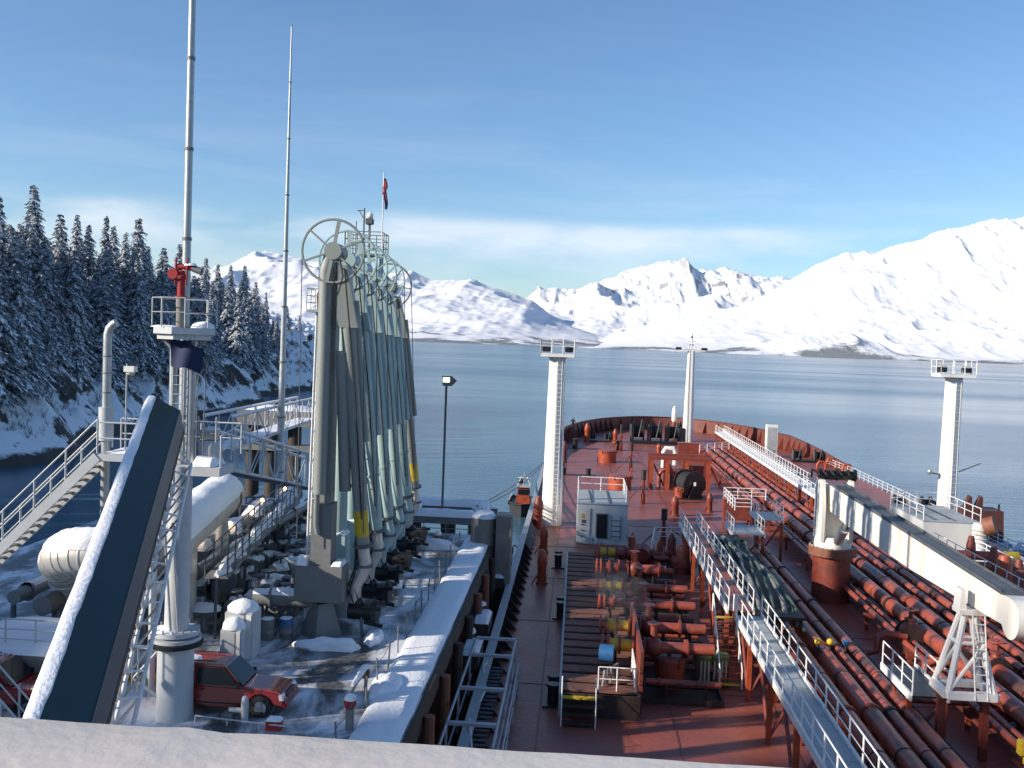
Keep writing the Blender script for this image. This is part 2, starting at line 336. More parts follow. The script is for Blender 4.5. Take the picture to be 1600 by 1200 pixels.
# --- mountains across the fjord
def mount_mat(name, rock=.0, forest=0.0, ftop=120.0):
    m = bpy.data.materials.new(name); m.use_nodes = True; t = m.node_tree; n, l = t.nodes.new, t.links.new
    b = t.nodes['Principled BSDF']; b.inputs['Roughness'].default_value = .8; b.inputs['Specular IOR Level'].default_value = .1
    g = n('ShaderNodeNewGeometry'); se_ = n('ShaderNodeSeparateXYZ'); l(g.outputs['True Normal'], se_.inputs[0]); sp = n('ShaderNodeSeparateXYZ'); l(g.outputs['Position'], sp.inputs[0])
    no = n('ShaderNodeTexNoise'); no.inputs['Scale'].default_value = .004; no.inputs['Detail'].default_value = 9; no.inputs['Roughness'].default_value = .68; l(g.outputs['Position'], no.inputs['Vector'])
    # bare rock on the steepest faces
    a = n('ShaderNodeMath'); a.operation = 'MULTIPLY_ADD'; a.inputs[1].default_value = .55; l(no.outputs[0], a.inputs[0]); l(se_.outputs[2], a.inputs[2])
    rk = n('ShaderNodeMapRange'); rk.inputs[1].default_value = .80+rock; rk.inputs[2].default_value = .72+rock; l(a.outputs[0], rk.inputs[0])
    mx = n('ShaderNodeMix'); mx.data_type = 'RGBA'; mx.inputs[6].default_value = (.80, .81, .83, 1); mx.inputs[7].default_value = (.34, .34, .36, 1); l(rk.outputs[0], mx.inputs[0])
    c = mx.outputs[2]
    if forest:
        n2 = n('ShaderNodeTexNoise'); n2.inputs['Scale'].default_value = .0022; n2.inputs['Detail'].default_value = 10; n2.inputs['Roughness'].default_value = .72; l(g.outputs['Position'], n2.inputs['Vector'])
        hh = n('ShaderNodeMapRange'); hh.inputs[1].default_value = -9; hh.inputs[2].default_value = ftop; hh.inputs[3].default_value = forest; hh.inputs[4].default_value = -.25; l(sp.outputs[2], hh.inputs[0])
        ad = n('ShaderNodeMath'); ad.operation = 'ADD'; l(n2.outputs[0], ad.inputs[0]); l(hh.outputs[0], ad.inputs[1])
        fr = n('ShaderNodeMapRange'); fr.inputs[1].default_value = .60; fr.inputs[2].default_value = .68; fr.inputs[4].default_value = .85; l(ad.outputs[0], fr.inputs[0])
        m3_ = n('ShaderNodeMix'); m3_.data_type = 'RGBA'; l(fr.outputs[0], m3_.inputs[0]); l(c, m3_.inputs[6]); m3_.inputs[7].default_value = (.09, .11, .125, 1); c = m3_.outputs[2]
    l(c, b.inputs['Base Color']); return m
def mountain(name, prof, Yr, Ys, m, nx=420, ny=130, rough=.30, fs=900.0, seed=0, back=4000, pw=1.25, rid=.5):
    """range whose crest follows the given skyline (points seen in the photo, at distance Yr); foot at Ys"""
    pr = sorted([(at(px, py, Y=Yr).x, at(px, py, Y=Yr).z) for px, py in prof])
    xs = np.linspace(pr[0][0], pr[-1][0], nx); ys = np.concatenate([np.linspace(Ys, Yr, ny), np.linspace(Yr, Yr+back, 30)[1:]])
    # hold directions from the fjord so the crest widens with distance
    X, Y = np.meshgrid(xs, ys); crest = np.interp(X, [p[0] for p in pr], [p[1] for p in pr]) - SEA
    t = (Y-Ys)/(Yr-Ys); wob = (fbm(X/fs*.5, Y/fs*.5, 3, seed+50)-.5)
    up = np.clip(t + wob*.5*np.clip(t, 0, 1)*np.clip(1-t, 0, 1)*2, 0, 1)**pw
    dn = np.clip(1-(Y-Yr)/back, 0, 1)
    base = np.where(t <= 1, up, dn)
    ero = fbm(X/fs+3.1*seed, Y/fs*.6, 7, seed, True, rid)-.42
    mid = np.where(t <= 1, np.clip(t*1.15, 0, 1)*np.clip((1-t)*2.4+.42, 0, 1), .6)
    Z = SEA - 3 + crest*base + crest*rough*ero*mid*np.clip(t*6, 0, 1) 
    Z += (fbm(X/260., Y/260., 4, seed+9, True)-.4)*crest*.05*np.clip(t*5, 0, 1)
    return grid(name, X, Y, Z, m)
mountain('mountain_range_far', [(560,470),(700,470),(800,466),(830,464),(848,452),(872,447),(900,452),(930,446),(962,441),(985,430),(1003,424),(1020,421),(1036,416),(1050,416),(1063,411),(1075,420),(1088,428),(1100,423),(1112,426),(1128,419),(1145,423),(1160,433),(1172,431),(1190,436),(1215,438),(1260,445),(1330,455),(1450,460)], 15500, 7600, mount_mat('snow on far peaks', .14), nx=520, ny=170, rough=.60, fs=1900, seed=4, back=3000)
mountain('mountain_range_left', [(-400,420),(0,420),(250,430),(330,425),(366,408),(385,398),(405,400),(425,396),(455,399),(478,405),(520,412),(570,418),(620,424),(645,423),(672,432),(700,434),(735,431),(765,443),(800,456),(830,468),(860,490),(890,505),(930,520),(980,530)], 10500, 6300, mount_mat('snow on near range', .05, .22, 190), nx=560, ny=170, rough=.42, fs=1300, seed=11, back=2500)
mountain('mountain_right', [(880,540),(920,534),(960,523),(1010,508),(1060,494),(1110,486),(1160,478),(1200,461),(1240,437),(1275,417),(1320,401),(1375,397),(1400,386),(1440,378),(1470,363),(1510,351),(1560,346),(1600,343),(1700,336),(1850,345),(2100,380)], 8600, 5900, mount_mat('snow on right mountain', -.03, .06, 70), nx=560, ny=190, rough=.20, fs=900, seed=23, back=2500, pw=1.15)
mountain('foreshore_hills', [(900,545),(960,541),(1020,541),(1100,546),(1150,542),(1200,535),(1250,524),(1290,521),(1330,523),(1370,533),(1400,550),(1440,556),(1600,560),(1900,570)], 6150, 5750, mount_mat('snow and spruce on foreshore', -.1, .17, 260), nx=520, ny=60, rough=.5, fs=260, seed=31, back=500, pw=.8)

# --- wooded hill on the near shore, left
def shoreX(Y): return -104 - np.maximum(0, Y-175)*.072 + 5*np.sin(Y/23.) + 3*np.sin(Y/9.1)
def hillz(X, Y):
    X = np.asarray(X, float); Y = np.asarray(Y, float); t = shoreX(Y)-X
    cliff = 24*np.clip(t/27, 0, 1)**.8; hi = np.clip((35-Y)/30, 0, 1)*np.clip((Y+110)/26, 0, 1); up = (26+37*hi*hi*(3-2*hi))*np.clip((t-22)/(90-40*hi), 0, 1)  # hi lifts the unseen stretch of hill so it shades jetty and near deck
    n_ = (fbm(X/13., Y/13., 5, 71, True)-.4)*10*np.clip(t/8, 0, 1)
    return SEA - 1.5 + np.where(t < 0, t*.5, cliff+up+n_)
def hill_mat():
    m = bpy.data.materials.new('snowy hillside'); m.use_nodes = True; t = m.node_tree; n, l = t.nodes.new, t.links.new
    b = t.nodes['Principled BSDF']; b.inputs['Roughness'].default_value = .8
    g = n('ShaderNodeNewGeometry'); s1 = n('ShaderNodeSeparateXYZ'); l(g.outputs['Normal'], s1.inputs[0]); s2 = n('ShaderNodeSeparateXYZ'); l(g.outputs['Position'], s2.inputs[0])
    no = n('ShaderNodeTexNoise'); no.inputs['Scale'].default_value = .22; no.inputs['Detail'].default_value = 9; no.inputs['Roughness'].default_value = .7; l(g.outputs['Position'], no.inputs['Vector'])
    a = n('ShaderNodeMath'); a.operation = 'MULTIPLY_ADD'; a.inputs[1].default_value = 1.1; l(no.outputs[0], a.inputs[0]); l(s1.outputs[2], a.inputs[2])
    rk = n('ShaderNodeMapRange'); rk.inputs[1].default_value = 1.16; rk.inputs[2].default_value = 1.08; l(a.outputs[0], rk.inputs[0])
    # the tide keeps the lowest metres bare
    hz = n('ShaderNodeMath'); hz.operation = 'MULTIPLY_ADD'; hz.inputs[1].default_value = 4.0; l(no.outputs[0], hz.inputs[0]); l(s2.outputs[2], hz.inputs[2])
    td = n('ShaderNodeMapRange'); td.inputs[1].default_value = -4.6; td.inputs[2].default_value = -5.2; l(hz.outputs[0], td.inputs[0])
    mx = n('ShaderNodeMath'); mx.operation = 'MAXIMUM'; l(rk.outputs[0], mx.inputs[0]); l(td.outputs[0], mx.inputs[1])
    c = n('ShaderNodeMix'); c.data_type = 'RGBA'; l(mx.outputs[0], c.inputs[0]); c.inputs[6].default_value = (.80, .82, .85, 1); c.inputs[7].default_value = (.055, .05, .045, 1); l(c.outputs[2], b.inputs['Base Color'])
    return m
xs = np.linspace(-330, -88, 220); ys = np.linspace(-160, 700, 620); X, Y = np.meshgrid(xs, ys)
grid('hillside', X, Y, hillz(X, Y), hill_mat())

# --- spruces
def spruce_mesh(seed, R0=.155, snowy=.55):
    """whorls of drooping boughs, each a spine with hanging sprays and a broken ridge of snow"""
    rd = random.Random(seed); dk = MB(); sn = MB(); n = 46; up = Vector((0, 0, 1))
    for k in range(n):
        z = .03 + .955*(k/(n-1))**.95; rr = R0*(1-z)**.80*(.72+.5*rd.random()) + .007
        cnt = max(5, int(10*(1-z)+5))
        for j in range(cnt):
            a = rd.random()*6.283; ln = rr*(.6+.6*rd.random()); dr = .25+.45*rd.random()
            d = Vector((math.cos(a), math.sin(a), 0)); s = Vector((-d.y, d.x, 0)); zz = z + rd.uniform(-.012, .012)
            prev = Vector((0, 0, zz)); segs = 5 if ln > .05 else 3
            for q in range(1, segs+1):
                f = q/segs; p = d*(ln*f) + Vector((0, 0, zz - dr*ln*f*f + .03*ln*math.sin(f*3.1))) + s*rd.uniform(-.004, .004)
                wd = (.011+.013*rd.random())*(1.2-f*.6)*(1.2-z*.5)
                for sg in (-1, 1):
                    e = p + s*(sg*wd*1.3) - up*(wd*(.3+.5*rd.random())) + d*wd*rd.uniform(.1, .8)
                    dk.add([prev, p, e], [(0, 1, 2)])
                    e2 = e + s*(sg*wd*.2) - up*(wd*(.6+.8*rd.random())) + d*wd*rd.uniform(-.3, .3); dk.add([p, e2, e], [(0, 1, 2)])
                    if rd.random() < snowy*.75:
                        u = up*.0022; sn.add([prev.lerp(p, .1)+u, p+u*1.2, e.lerp(p, .05)+u*.9], [(0, 1, 2)])
                e3 = p - up*wd*1.5 + s*rd.uniform(-.5, .5)*wd; dk.add([prev, e3, p], [(0, 1, 2)])
                prev = p
            dk.add([prev-s*.004, prev+s*.004, prev+d*.014-up*.006], [(0, 1, 2)])
    full = MB(); full.add(dk.v, dk.f); nd = len(dk.f); full.add(sn.v, sn.f)
    me = full.data('crown', ['needle', 'branchsnow'], smooth=False)
    me.polygons.foreach_set('material_index', [0]*nd+[1]*len(sn.f)); return me
tr = MB(); tr.cyl((0,0,-.06), (0,0,.985), .012, .001, n=7); TRUNK = tr.data('trunk', 'bark')
CROWNS = [spruce_mesh(s, r0, sn) for s, r0, sn in ((1,.175,1.25),(2,.20,1.33),(3,.15,1.2),(4,.19,1.1),(5,.17,1.3),(6,.22,1.25),(7,.14,1.15),(8,.195,1.33))]
def spruce(x, y, z0, h, k, label, group, wf=None):
    t = thing('spruce_tree', label, 'tree', (x, y, z0), group); wf = wf or random.uniform(.95, 1.4); t.scale = (h*wf, h*wf, h); t.rotation_euler = (0, 0, random.random()*6.28)
    for nm, me in (('trunk', TRUNK), ('crown', CROWNS[k % len(CROWNS)])):
        o = bpy.data.objects.new(nm, me); COL.objects.link(o); o.parent = t
G_T = 'snow laden spruces on the near hillside'
SKYL = [(-2,305,182,'spruce cut by the left picture edge, second tallest on the skyline'),(53,288,186,'tallest spruce on the skyline with a bent tip'),(95,333,190,'broad spruce right of the tallest one on the skyline'),(121,335,196,'narrow spruce with a blunt tip between two broad skyline spruces'),
 (139,350,200,'thin short skyline spruce beside the blunt tipped one'),(166,336,206,'pointed skyline spruce above the curved vent pipe'),(178,352,210,'skyline spruce just right of the pointed one above the vent pipe'),(197,362,216,'slim low skyline spruce left of the dark lone topped one'),
 (217,340,222,'dark skyline spruce standing clear, left of the fire monitor'),(232,384,226,'low spruce behind the left rail of the monitor platform'),(256,386,236,'spruce tip just behind the red fire monitor'),(281,381,246,'dark spruce tip touching the tall lightning mast from the left'),
 (322,402,262,'snowy spruce just right of the tall lightning mast'),(341,412,272,'small spruce tip between two larger ones right of the mast'),(361,413,282,'spruce in front of the left end of the white range'),(383,414,292,'dark spruce with forked tip before the white range'),
 (400,440,304,'shorter spruce left of the thin lightning pole'),(416,455,316,'dark spruce right beside the thin lightning pole'),(449,478,352,'spruce between the thin pole and the first loading arm'),(468,492,372,'last low spruce before the loading arm ladder')]
def inland(px, d):
    """where the line of sight at px meets the strip d metres behind the shore"""
    for Y_ in range(120, 690, 2):
        p = at(px, 520, Y=Y_)
        if float(shoreX(Y_))-p.x >= d: return p.x, float(Y_)
    return p.x, 690.0
for i, (px, py, Y_, lb) in enumerate(SKYL):
    x_, y_ = inland(px, 34+7*math.sin(i*2.3)); p = at(px, py, Y=y_); zg = float(hillz(p.x, p.y)); spruce(p.x, p.y, zg-.5, p.z-zg+.5, i*5+1, lb, G_T)
FILL = 'one of the crowded snowy spruces filling the slope below the skyline trees'
rd = random.Random(5)
for i in range(160):
    px = -30+520*(i+rd.random())/160; d = rd.choice((12, 15, 18, 22, 27, 32, 40)); X_, Y_ = inland(px, d); Y_ += rd.uniform(-2, 2); zg = float(hillz(X_, Y_))
    sk = np.interp(px, [q[0] for q in SKYL], [q[1] for q in SKYL]) + rd.uniform(24, 95)
    h = at(px, sk, Y=Y_).z - zg
    if h < 7: continue
    spruce(X_, Y_, zg-.4, min(h, 30), i*3+rd.randint(0, 7), FILL, 'crowded spruces on the slope')
# the wood goes on along the shore, beyond the left edge of the picture
rd = random.Random(77)
for i in range(100):
    Y_ = rd.uniform(-110, 130); X_ = float(shoreX(Y_))-rd.uniform(30, 85); zg = float(hillz(X_, Y_))
    spruce(X_, Y_, zg-.4, rd.uniform(15, 25), i, 'spruce further along the shore, outside the picture to the left', 'spruces beyond the left edge', 1.0)
# leafless brush on the cliff
bb = MB(); rd = random.Random(9)
for i in range(2600):
    Y_ = rd.uniform(150, 520); X_ = float(shoreX(Y_))-rd.uniform(6, 32); z_ = float(hillz(X_, Y_))
    for k in range(7):
        a = rd.random()*6.28; h = rd.uniform(.8, 2.4); d = Vector((math.cos(a)*h*.5, math.sin(a)*h*.5, h)); s = Vector((-d.y, d.x, 0)).normalized()*.06
        p = Vector((X_, Y_, z_-.2)); bb.add([p-s, p+s, p+d], [(0,1,2)])
        e = p+d*.55; bb.add([e-s, e+s, e+Vector((d.x*.2+rd.uniform(-.5,.5), d.y*.2+rd.uniform(-.5,.5), h*.4))], [(0,1,2)])
o = bpy.data.objects.new('alder_brush', bb.data('alder_brush', 'brush', smooth=False)); COL.objects.link(o); tagit(o, 'leafless snowy brush on the cliff below the spruces', 'brush', None, 'stuff')

# ================================================================ THE JETTY
JZ = 3.5
def jetty_mat():
    """concrete deck, driven over: packed snow, bare wet patches and wheel tracks that run along the deck"""
    m = bpy.data.materials.new('jetty deck with packed snow'); m.use_nodes = True; t = m.node_tree; n, l = t.nodes.new, t.links.new
    b = t.nodes['Principled BSDF']; g = n('ShaderNodeNewGeometry')
    mp = n('ShaderNodeMapping'); mp.inputs['Scale'].default_value = (.42, .20, 1); mp.inputs['Rotation'].default_value = (0, 0, R(14)); l(g.outputs['Position'], mp.inputs[0])
    a = n('ShaderNodeTexNoise'); a.inputs['Scale'].default_value = 1.0; a.inputs['Detail'].default_value = 9; a.inputs['Roughness'].default_value = .66; a.inputs['Distortion'].default_value = .6; l(mp.outputs[0], a.inputs['Vector'])
    r1_ = n('ShaderNodeMapRange'); r1_.inputs[1].default_value = .38; r1_.inputs[2].default_value = .54; l(a.outputs[0], r1_.inputs[0])
    f = n('ShaderNodeTexNoise'); f.inputs['Scale'].default_value = 5; f.inputs['Detail'].default_value = 6; l(g.outputs['Position'], f.inputs['Vector'])
    mu_ = n('ShaderNodeMapRange'); mu_.inputs[3].default_value = .75; mu_.inputs[4].default_value = 1.15; l(f.outputs[0], mu_.inputs[0])
    ml = n('ShaderNodeMath'); ml.operation = 'MULTIPLY'; ml.use_clamp = True; l(r1_.outputs[0], ml.inputs[0]); l(mu_.outputs[0], ml.inputs[1])
    mx = n('ShaderNodeMix'); mx.data_type = 'RGBA'; l(ml.outputs[0], mx.inputs[0]); mx.inputs[6].default_value = (.80, .82, .85, 1); mx.inputs[7].default_value = (.045, .045, .046, 1); l(mx.outputs[2], b.inputs['Base Color'])
    rr = n('ShaderNodeMapRange'); rr.inputs[3].default_value = .65; rr.inputs[4].default_value = .38; l(ml.outputs[0], rr.inputs[0]); l(rr.outputs[0], b.inputs['Roughness'])
    bp = n('ShaderNodeBump'); bp.inputs['Strength'].default_value = .4; bp.inputs['Distance'].default_value = .06; l(f.outputs[0], bp.inputs['Height']); l(bp.outputs[0], b.inputs['Normal']); return m
JT = thing('jetty', 'long concrete jetty deck with packed snow beside the ship', 'jetty', (-18, 45, JZ))
b = MB(); b.lohi((-33, 14, JZ-1.1), (-5.4, 68, JZ)); part(JT, 'deck', b, jetty_mat())
b = MB()
nx_, ny_ = 7, 60
vs = []; fs = []
for j in range(ny_+1):
    for i in range(nx_+1):
        x = -7.15+1.72*i/nx_; y = 14+52.5*j/ny_; e = min(i, nx_-i); z = JZ+.03+(.12 if e else 0)+.05*mnoise.noise(Vector((x*1.3, y*.7, 0)))
        vs.append((x+.12*mnoise.noise(Vector((y*.9, i*3.1, 4)))*(1 if i == 0 else 0), y, z))
for j in range(ny_):
    for i in range(nx_): k = j*(nx_+1)+i; fs.append((k, k+1, k+nx_+2, k+nx_+1))
b.add(vs, fs); part(JT, 'snow_strip', b, 'snow', label='untrodden snow strip along the outer edge of the jetty')
b = MB(); b.lohi((-5.4, 14, JZ-.9), (-5.22, 68, JZ-.05)); part(JT, 'edge_beam', b, 'timber')
for i, (x, y) in enumerate([(x, y) for y in range(18, 68, 6) for x in (-31, -22, -13, -6.4)]):
    b = MB(); b.cyl((x, y, SEA-6), (x, y, JZ-1.05), .45, n=10); part(JT, 'pile', b, 'rust')
def lump(parent, c, d, sd=0, name='snow_heap', jit=.16):
    b = MB(); b.ell(c, d, n=16, m_=6, low=0.0, jit=jit, sd=sd); return part(parent, name, b, 'snow')
def snowtop(name_parent, lo, hi, h=.2, sd=0):
    """rounded snow cap lying on a rectangle"""
    nx2, ny2 = 6, 6; vs = []; fs = []; b = MB()
    for j in range(ny2+1):
        for i in range(nx2+1):
            u, v_ = i/nx2, j/ny2; e = min(min(u, 1-u), min(v_, 1-v_))*4; e = min(1, e)
            x = lo[0]+(hi[0]-lo[0])*u; y = lo[1]+(hi[1]-lo[1])*v_
            vs.append((x, y, lo[2] + .012 + h*math.sqrt(max(0, e*(2-e)))*(1+.35*mnoise.noise(Vector((x*1.4+sd, y*1.4, sd))))))
    for j in range(ny2):
        for i in range(nx2): k = j*(nx2+1)+i; fs.append((k, k+1, k+nx2+2, k+nx2+1))
    b.add(vs, fs); return part(name_parent, 'snow_cap', b, 'snow')
# ploughed heaps
for i, (x, y, d, lb) in enumerate([(-10.2,41.6,(3.0,.9,.5),'long low heap of snow round the foot of the first loading arm'),(-8.6,43.2,(.9,2.0,.4),'snow ridge on the ship side of the first loading arm'),
   (-8.9,62.9,(3.6,1.2,.6),'sunlit white heap of snow across the far end of the jetty deck'),(-6.9,37.2,(1.2,2.6,.45),'heap of loose snow at the stanchions beside the bright strip of deck'),(-19.6,29.2,(4.2,3.2,1.4),'big ploughed snow pile at the lower left behind the stair'),(-21.3,35.5,(3.6,2.2,1.6),'tall snow pile under the bent clad pipe'),(-14.4,38.8,(1.6,.8,.35),'small snow ridge at the foot of the grey cabinets')]):
    b = MB(); b.ell((x, y, JZ-.02), (d[0], d[1], d[2]*2), n=22, m_=8, low=0, jit=.2, sd=i*3.3); solo('snow_heap', b, 'snow', lb, 'snow heap', (x, y, JZ), 'ploughed snow heaps on the jetty')
# edge stanchions with a sagging chain
names = ['nearest', 'second', 'third', 'fourth', 'fifth', 'sixth', 'seventh', 'eighth', 'ninth', 'tenth', 'eleventh', 'twelfth', 'thirteenth', 'fourteenth', 'fifteenth', 'sixteenth', 'seventeenth', 'eighteenth']
t = thing('stanchion_fence', 'row of thin stanchions with sagging chain along the snow strip', 'fence', (-7.2, 32, JZ))
ys_ = [26.5+2.15*i for i in range(18)]
for i, y in enumerate(ys_):
    lean = .06*math.sin(i*2.3); rod(t, 'post', (-7.22, y, JZ), (-7.22+lean, y+.05*math.cos(i*1.7), JZ+1.15), .035, 'galvdull')
    if i:
        for z in (1.05,):
            c = MB(); c.tube([(-7.2, ys_[i-1]+(y-ys_[i-1])*k/6, JZ+z-.14*math.sin(math.pi*k/6)) for k in range(7)], .012, 5); part(t, 'chain', c, 'darkgrey')

# ---- gangway tower: pillar, platform, fire monitor
PX, PY = -13.55, 33.2
t = thing('gangway_tower', 'pale steel pillar with platform, ladders and bolted ring flange beside the red car', 'tower', (PX, PY, JZ))
b = MB(); b.cyl((PX, PY, JZ), (PX, PY, 6.3), .62, n=24); b.cyl((PX, PY, 6.3), (PX+.05, PY, 12.3), .42, .38, n=24); part(t, 'pillar', b, 'cab')
b = MB(); b.cyl((PX, PY, 6.25), (PX, PY, 6.37), .86, n=24); b.cyl((PX, PY, 6.45), (PX, PY, 6.60), .80, n=24); part(t, 'ring_flange', b, 'cab')
b = MB(); b.lathe((PX, PY, 6.02), (0, 0, 1), [(.64, 0), (.9, .05), (.92, .2), (.66, .23)], 24); part(t, 'slew_seal', b, 'blackrubber')
snowtop(t, (PX-.75, PY-.75, 6.60), (PX+.2, PY+.2, 6.6), .08, 1)
for i in range(14):
    a = i*2*math.pi/14; b = MB(); b.cyl((PX+.75*math.cos(a), PY+.75*math.sin(a), 6.58), (PX+.75*math.cos(a), PY+.75*math.sin(a), 6.72), .035, n=6); part(t, 'bolt', b, 'galv')
for dx, r_ in ((-.45, .13), (.2, .16)):
    b = MB(); b.cyl((PX+dx+.06, PY+.2, 12.4), (PX+dx+.06, PY+.2, 16.95), r_, n=12); part(t, 'column', b, 'galv')
ladder(t, (PX-.12, PY, 12.5), (PX-.12, PY, 17.0), .4, 'galv', .025, .32)
rod(t, 'brace', (PX+.5, PY+.1, 12.6), (PX+.55, PY+.1, 17.0), .02, 'galvdull'); rod(t, 'brace', (PX+.75, PY+.1, 12.6), (PX+.8, PY+.1, 17.0), .02, 'galvdull')
for s_ in (-1, 1): rod(t, 'bracket', (PX+.05, PY, 15.9), (PX+.05+s_*1.0, PY, 16.9), .06, 'galv')
# hydraulic props by the lattice
for x in (-.05, .22): rod(t, 'prop', (PX+x+.1, PY-.62, 6.7), (PX+x-.25, PY-.5, 10.4), .045, 'galv')
rod(t, 'bracket', (PX-1.4, PY-.3, 6.0), (PX-.4, PY-.3, 5.9), .06, 'galv'); rod(t, 'bracket', (PX-1.4, PY-.3, 4.9), (PX-.4, PY-.3, 4.2), .06, 'galv'); rod(t, 'bracket', (PX-1.35, PY-.3, 4.9), (PX-.5, PY-.3, 5.9), .045, 'galv')
for x in (-1.4, -1.2): rod(t, 'bracket', (PX+x, PY-.3, 4.4), (PX+x, PY-.3, 6.0), .035, 'galv')
# top platform
PZ = 17.0
b = MB(); b.cyl((PX+.05, PY, PZ-.18), (PX+.05, PY, PZ+.05), 1.08, n=8); b.cyl((PX+.05, PY, PZ-.36), (PX+.05, PY, PZ-.18), .95, n=8); part(t, 'monitor_platform', b, 'cab')
ang = [math.pi/8+i*math.pi/4 for i in range(9)]
for i in range(8):
    p = Vector((PX+.05+1.05*math.cos(ang[i]), PY+1.05*math.sin(ang[i]), PZ+.05)); q = Vector((PX+.05+1.05*math.cos(ang[i+1]), PY+1.05*math.sin(ang[i+1]), PZ+.05)); up_ = Vector((0,0,1))
    rod(t, 'post', p, p+up_*.98, .024, 'galv'); rod(t, 'rail', p+up_*.98, q+up_*.98, .024, 'galv'); rod(t, 'rail', p+up_*.5, q+up_*.5, .02, 'galv')
lump(t, (PX+.75, PY-.1, PZ+.04), (.75, .8, .5), 2, 'snow_cap'); lump(t, (PX-.5, PY-.35, PZ+.04), (.9, .7, .16), 5, 'snow_cap')
# fire monitor
t = thing('fire_monitor', 'red fire water monitor on a riser above the tower platform', 'fire monitor', (PX-.1, PY, PZ+.05))
b = MB(); b.cyl((PX-.1, PY, PZ), (PX-.1, PY, PZ+1.05), .16, n=14); part(t, 'riser', b, 'concrete')
b = MB(); b.lathe((PX-.1, PY, PZ+1.05), (0,0,1), [(.2, 0), (.2, .06), (.13, .08), (.13, .62), (.2, .66), (.2, .74), (.14, .8), (.1, .95)], 14); part(t, 'swivel', b, 'redcloth')
b = MB(); b.tube([(PX-.1, PY, PZ+1.8), (PX-.25, PY, PZ+1.95), (PX-.2, PY, PZ+2.12), (PX+.1, PY, PZ+2.12), (PX+.34, PY, PZ+2.05)], [.10, .11, .11, .10, .085], 12); part(t, 'barrel', b, 'redcloth')
b = MB(); b.cyl((PX+.28, PY, PZ+2.07), (PX+.62, PY, PZ+1.98), .1, .14, n=12); part(t, 'nozzle', b, 'darkgrey')
for dx in (-.28, .12): rod(t, 'lever', (PX+dx, PY-.1, PZ+1.5), (PX+dx+.03, PY-.1, PZ+2.42), .03, 'redcloth')
b = MB(); b.cyl((PX-.34, PY-.2, PZ+1.86), (PX-.34, PY-.16, PZ+1.86), .18, n=14); part(t, 'handwheel', b, 'redcloth')
lump(t, (PX+.2, PY, PZ+2.16), (.5, .3, .2), 3, 'snow_cap')
# flag hung under the platform
b = MB(); vs = []; fs = []; nf = 10
for i in range(nf+1):
    for j in range(5):
        u = i/nf; x = PX-.28+1.12*u; sag = .26*u + .05*math.sin(u*9); zt = PZ-.28-sag*1.2; hgt = .98-.12*u
        vs.append((x, PY-.42+.12*math.sin(u*7+j*.4), zt-hgt*j/4))
for i in range(nf):
    for j in range(4): k = i*5+j; fs.append((k, k+5, k+6, k+1))
b.add(vs, fs); vs2 = [Vector(v)+Vector((0, .02, 0)) for v in vs]; b.add(vs2, [tuple(reversed(q)) for q in fs])
solo('flag', b, 'blueflag', 'dark navy flag hanging below the monitor platform', 'flag', (PX-.28, PY-.42, PZ-1.4))
# tall lightning mast
def mast(label, base, top, r0, r1, n):
    t = thing('lightning_mast', label, 'mast', base, 'tall tapering lightning masts')
    base, top = Vector(base), Vector(top)
    for k in range(n):
        p, q = base.lerp(top, k/n), base.lerp(top, (k+1)/n); a_, b_ = r0+(r1-r0)*k/n, r0+(r1-r0)*(k+1)/n
        c = MB(); c.cyl(p, q, a_, b_*1.03, n=12); part(t, 'section', c, 'galv')
        c = MB(); c.cyl(q-(q-p).normalized()*.08, q+(q-p).normalized()*.04, b_*1.22, n=12); part(t, 'collar', c, 'galvdull')
    return t
q = at(290, 470, Y=37); mast('thicker lightning mast running out of the top of the picture', (q.x, 37, JZ), (q.x, 37, 34), .20, .11, 9)
mast('thinner lightning mast ending in the sky left of the loading arms', (-23.0, 76, JZ-6), (-23.0, 76, 40.6), .36, .05, 10)

# ---- access platform, stair and vent stack left of the tower
t = thing('access_platform', 'grey steel platform with handrails behind the gangway hood', 'platform', (-15, 34, JZ))
b = MB(); b.lohi((-16.6, 33.4, 12.3), (-14.9, 35.2, 12.55)); part(t, 'floor', b, 'cab'); snowtop(t, (-16.4, 33.5, 12.55), (-15.0, 35.1, 12.55), .12, 4)
b = MB(); b.lohi((-13.2, 32.9, 12.0), (-12.05, 34.3, 12.3)); part(t, 'floor', b, 'cab'); snowtop(t, (-13.1, 33.0, 12.3), (-12.3, 34.2, 12.3), .35, 8)
railing(None, [(-16.6, 33.4, 12.55), (-14.9, 33.4, 12.55)], parent=t, m='cab', step=1.2, r=.03, rails=2); railing(None, [(-16.6, 35.2, 12.55), (-12.1, 35.2, 12.55), (-12.05, 33, 12.3)], parent=t, m='cab', step=1.3, r=.03, rails=2)
for x, y in ((-16.3, 35), (-15.2, 35)): rod(t, 'leg', (x, y, JZ), (x, y, 12.3), .14, 'cab')
t = thing('stair', 'grey steel stair with handrails climbing to the platform at left', 'stair', (-24.8, 33.6, JZ))
a_, b_ = Vector((-25.6, 33.4, JZ)), Vector((-16.6, 33.4, 12.45))
for dy in (0, 1.1):
    c = MB(); c.beam(a_+Vector((0, dy, 0)), b_+Vector((0, dy, 0)), .1, .34); part(t, 'stringer', c, 'cab')
    pts = [a_+Vector((0, dy, .2)), b_+Vector((0, dy, .2))]
    railing(None, pts, parent=t, m='cab', step=1.5, r=.032, rails=2)
for k in range(1, 36):
    p = a_.lerp(b_, k/36); c = MB(); c.lohi((p.x-.13, p.y+.06, p.z), (p.x+.13, p.y+1.04, p.z+.05)); part(t, 'tread', c, 'galvdull' if k % 2 else 'concrete')
t = thing('vent_stack', 'silver vent pipe with a bent over top beside the stair head', 'vent pipe', (-16.25, 34.6, JZ))
vx, vy = at(165, 700, Y=34.5).x, 34.5
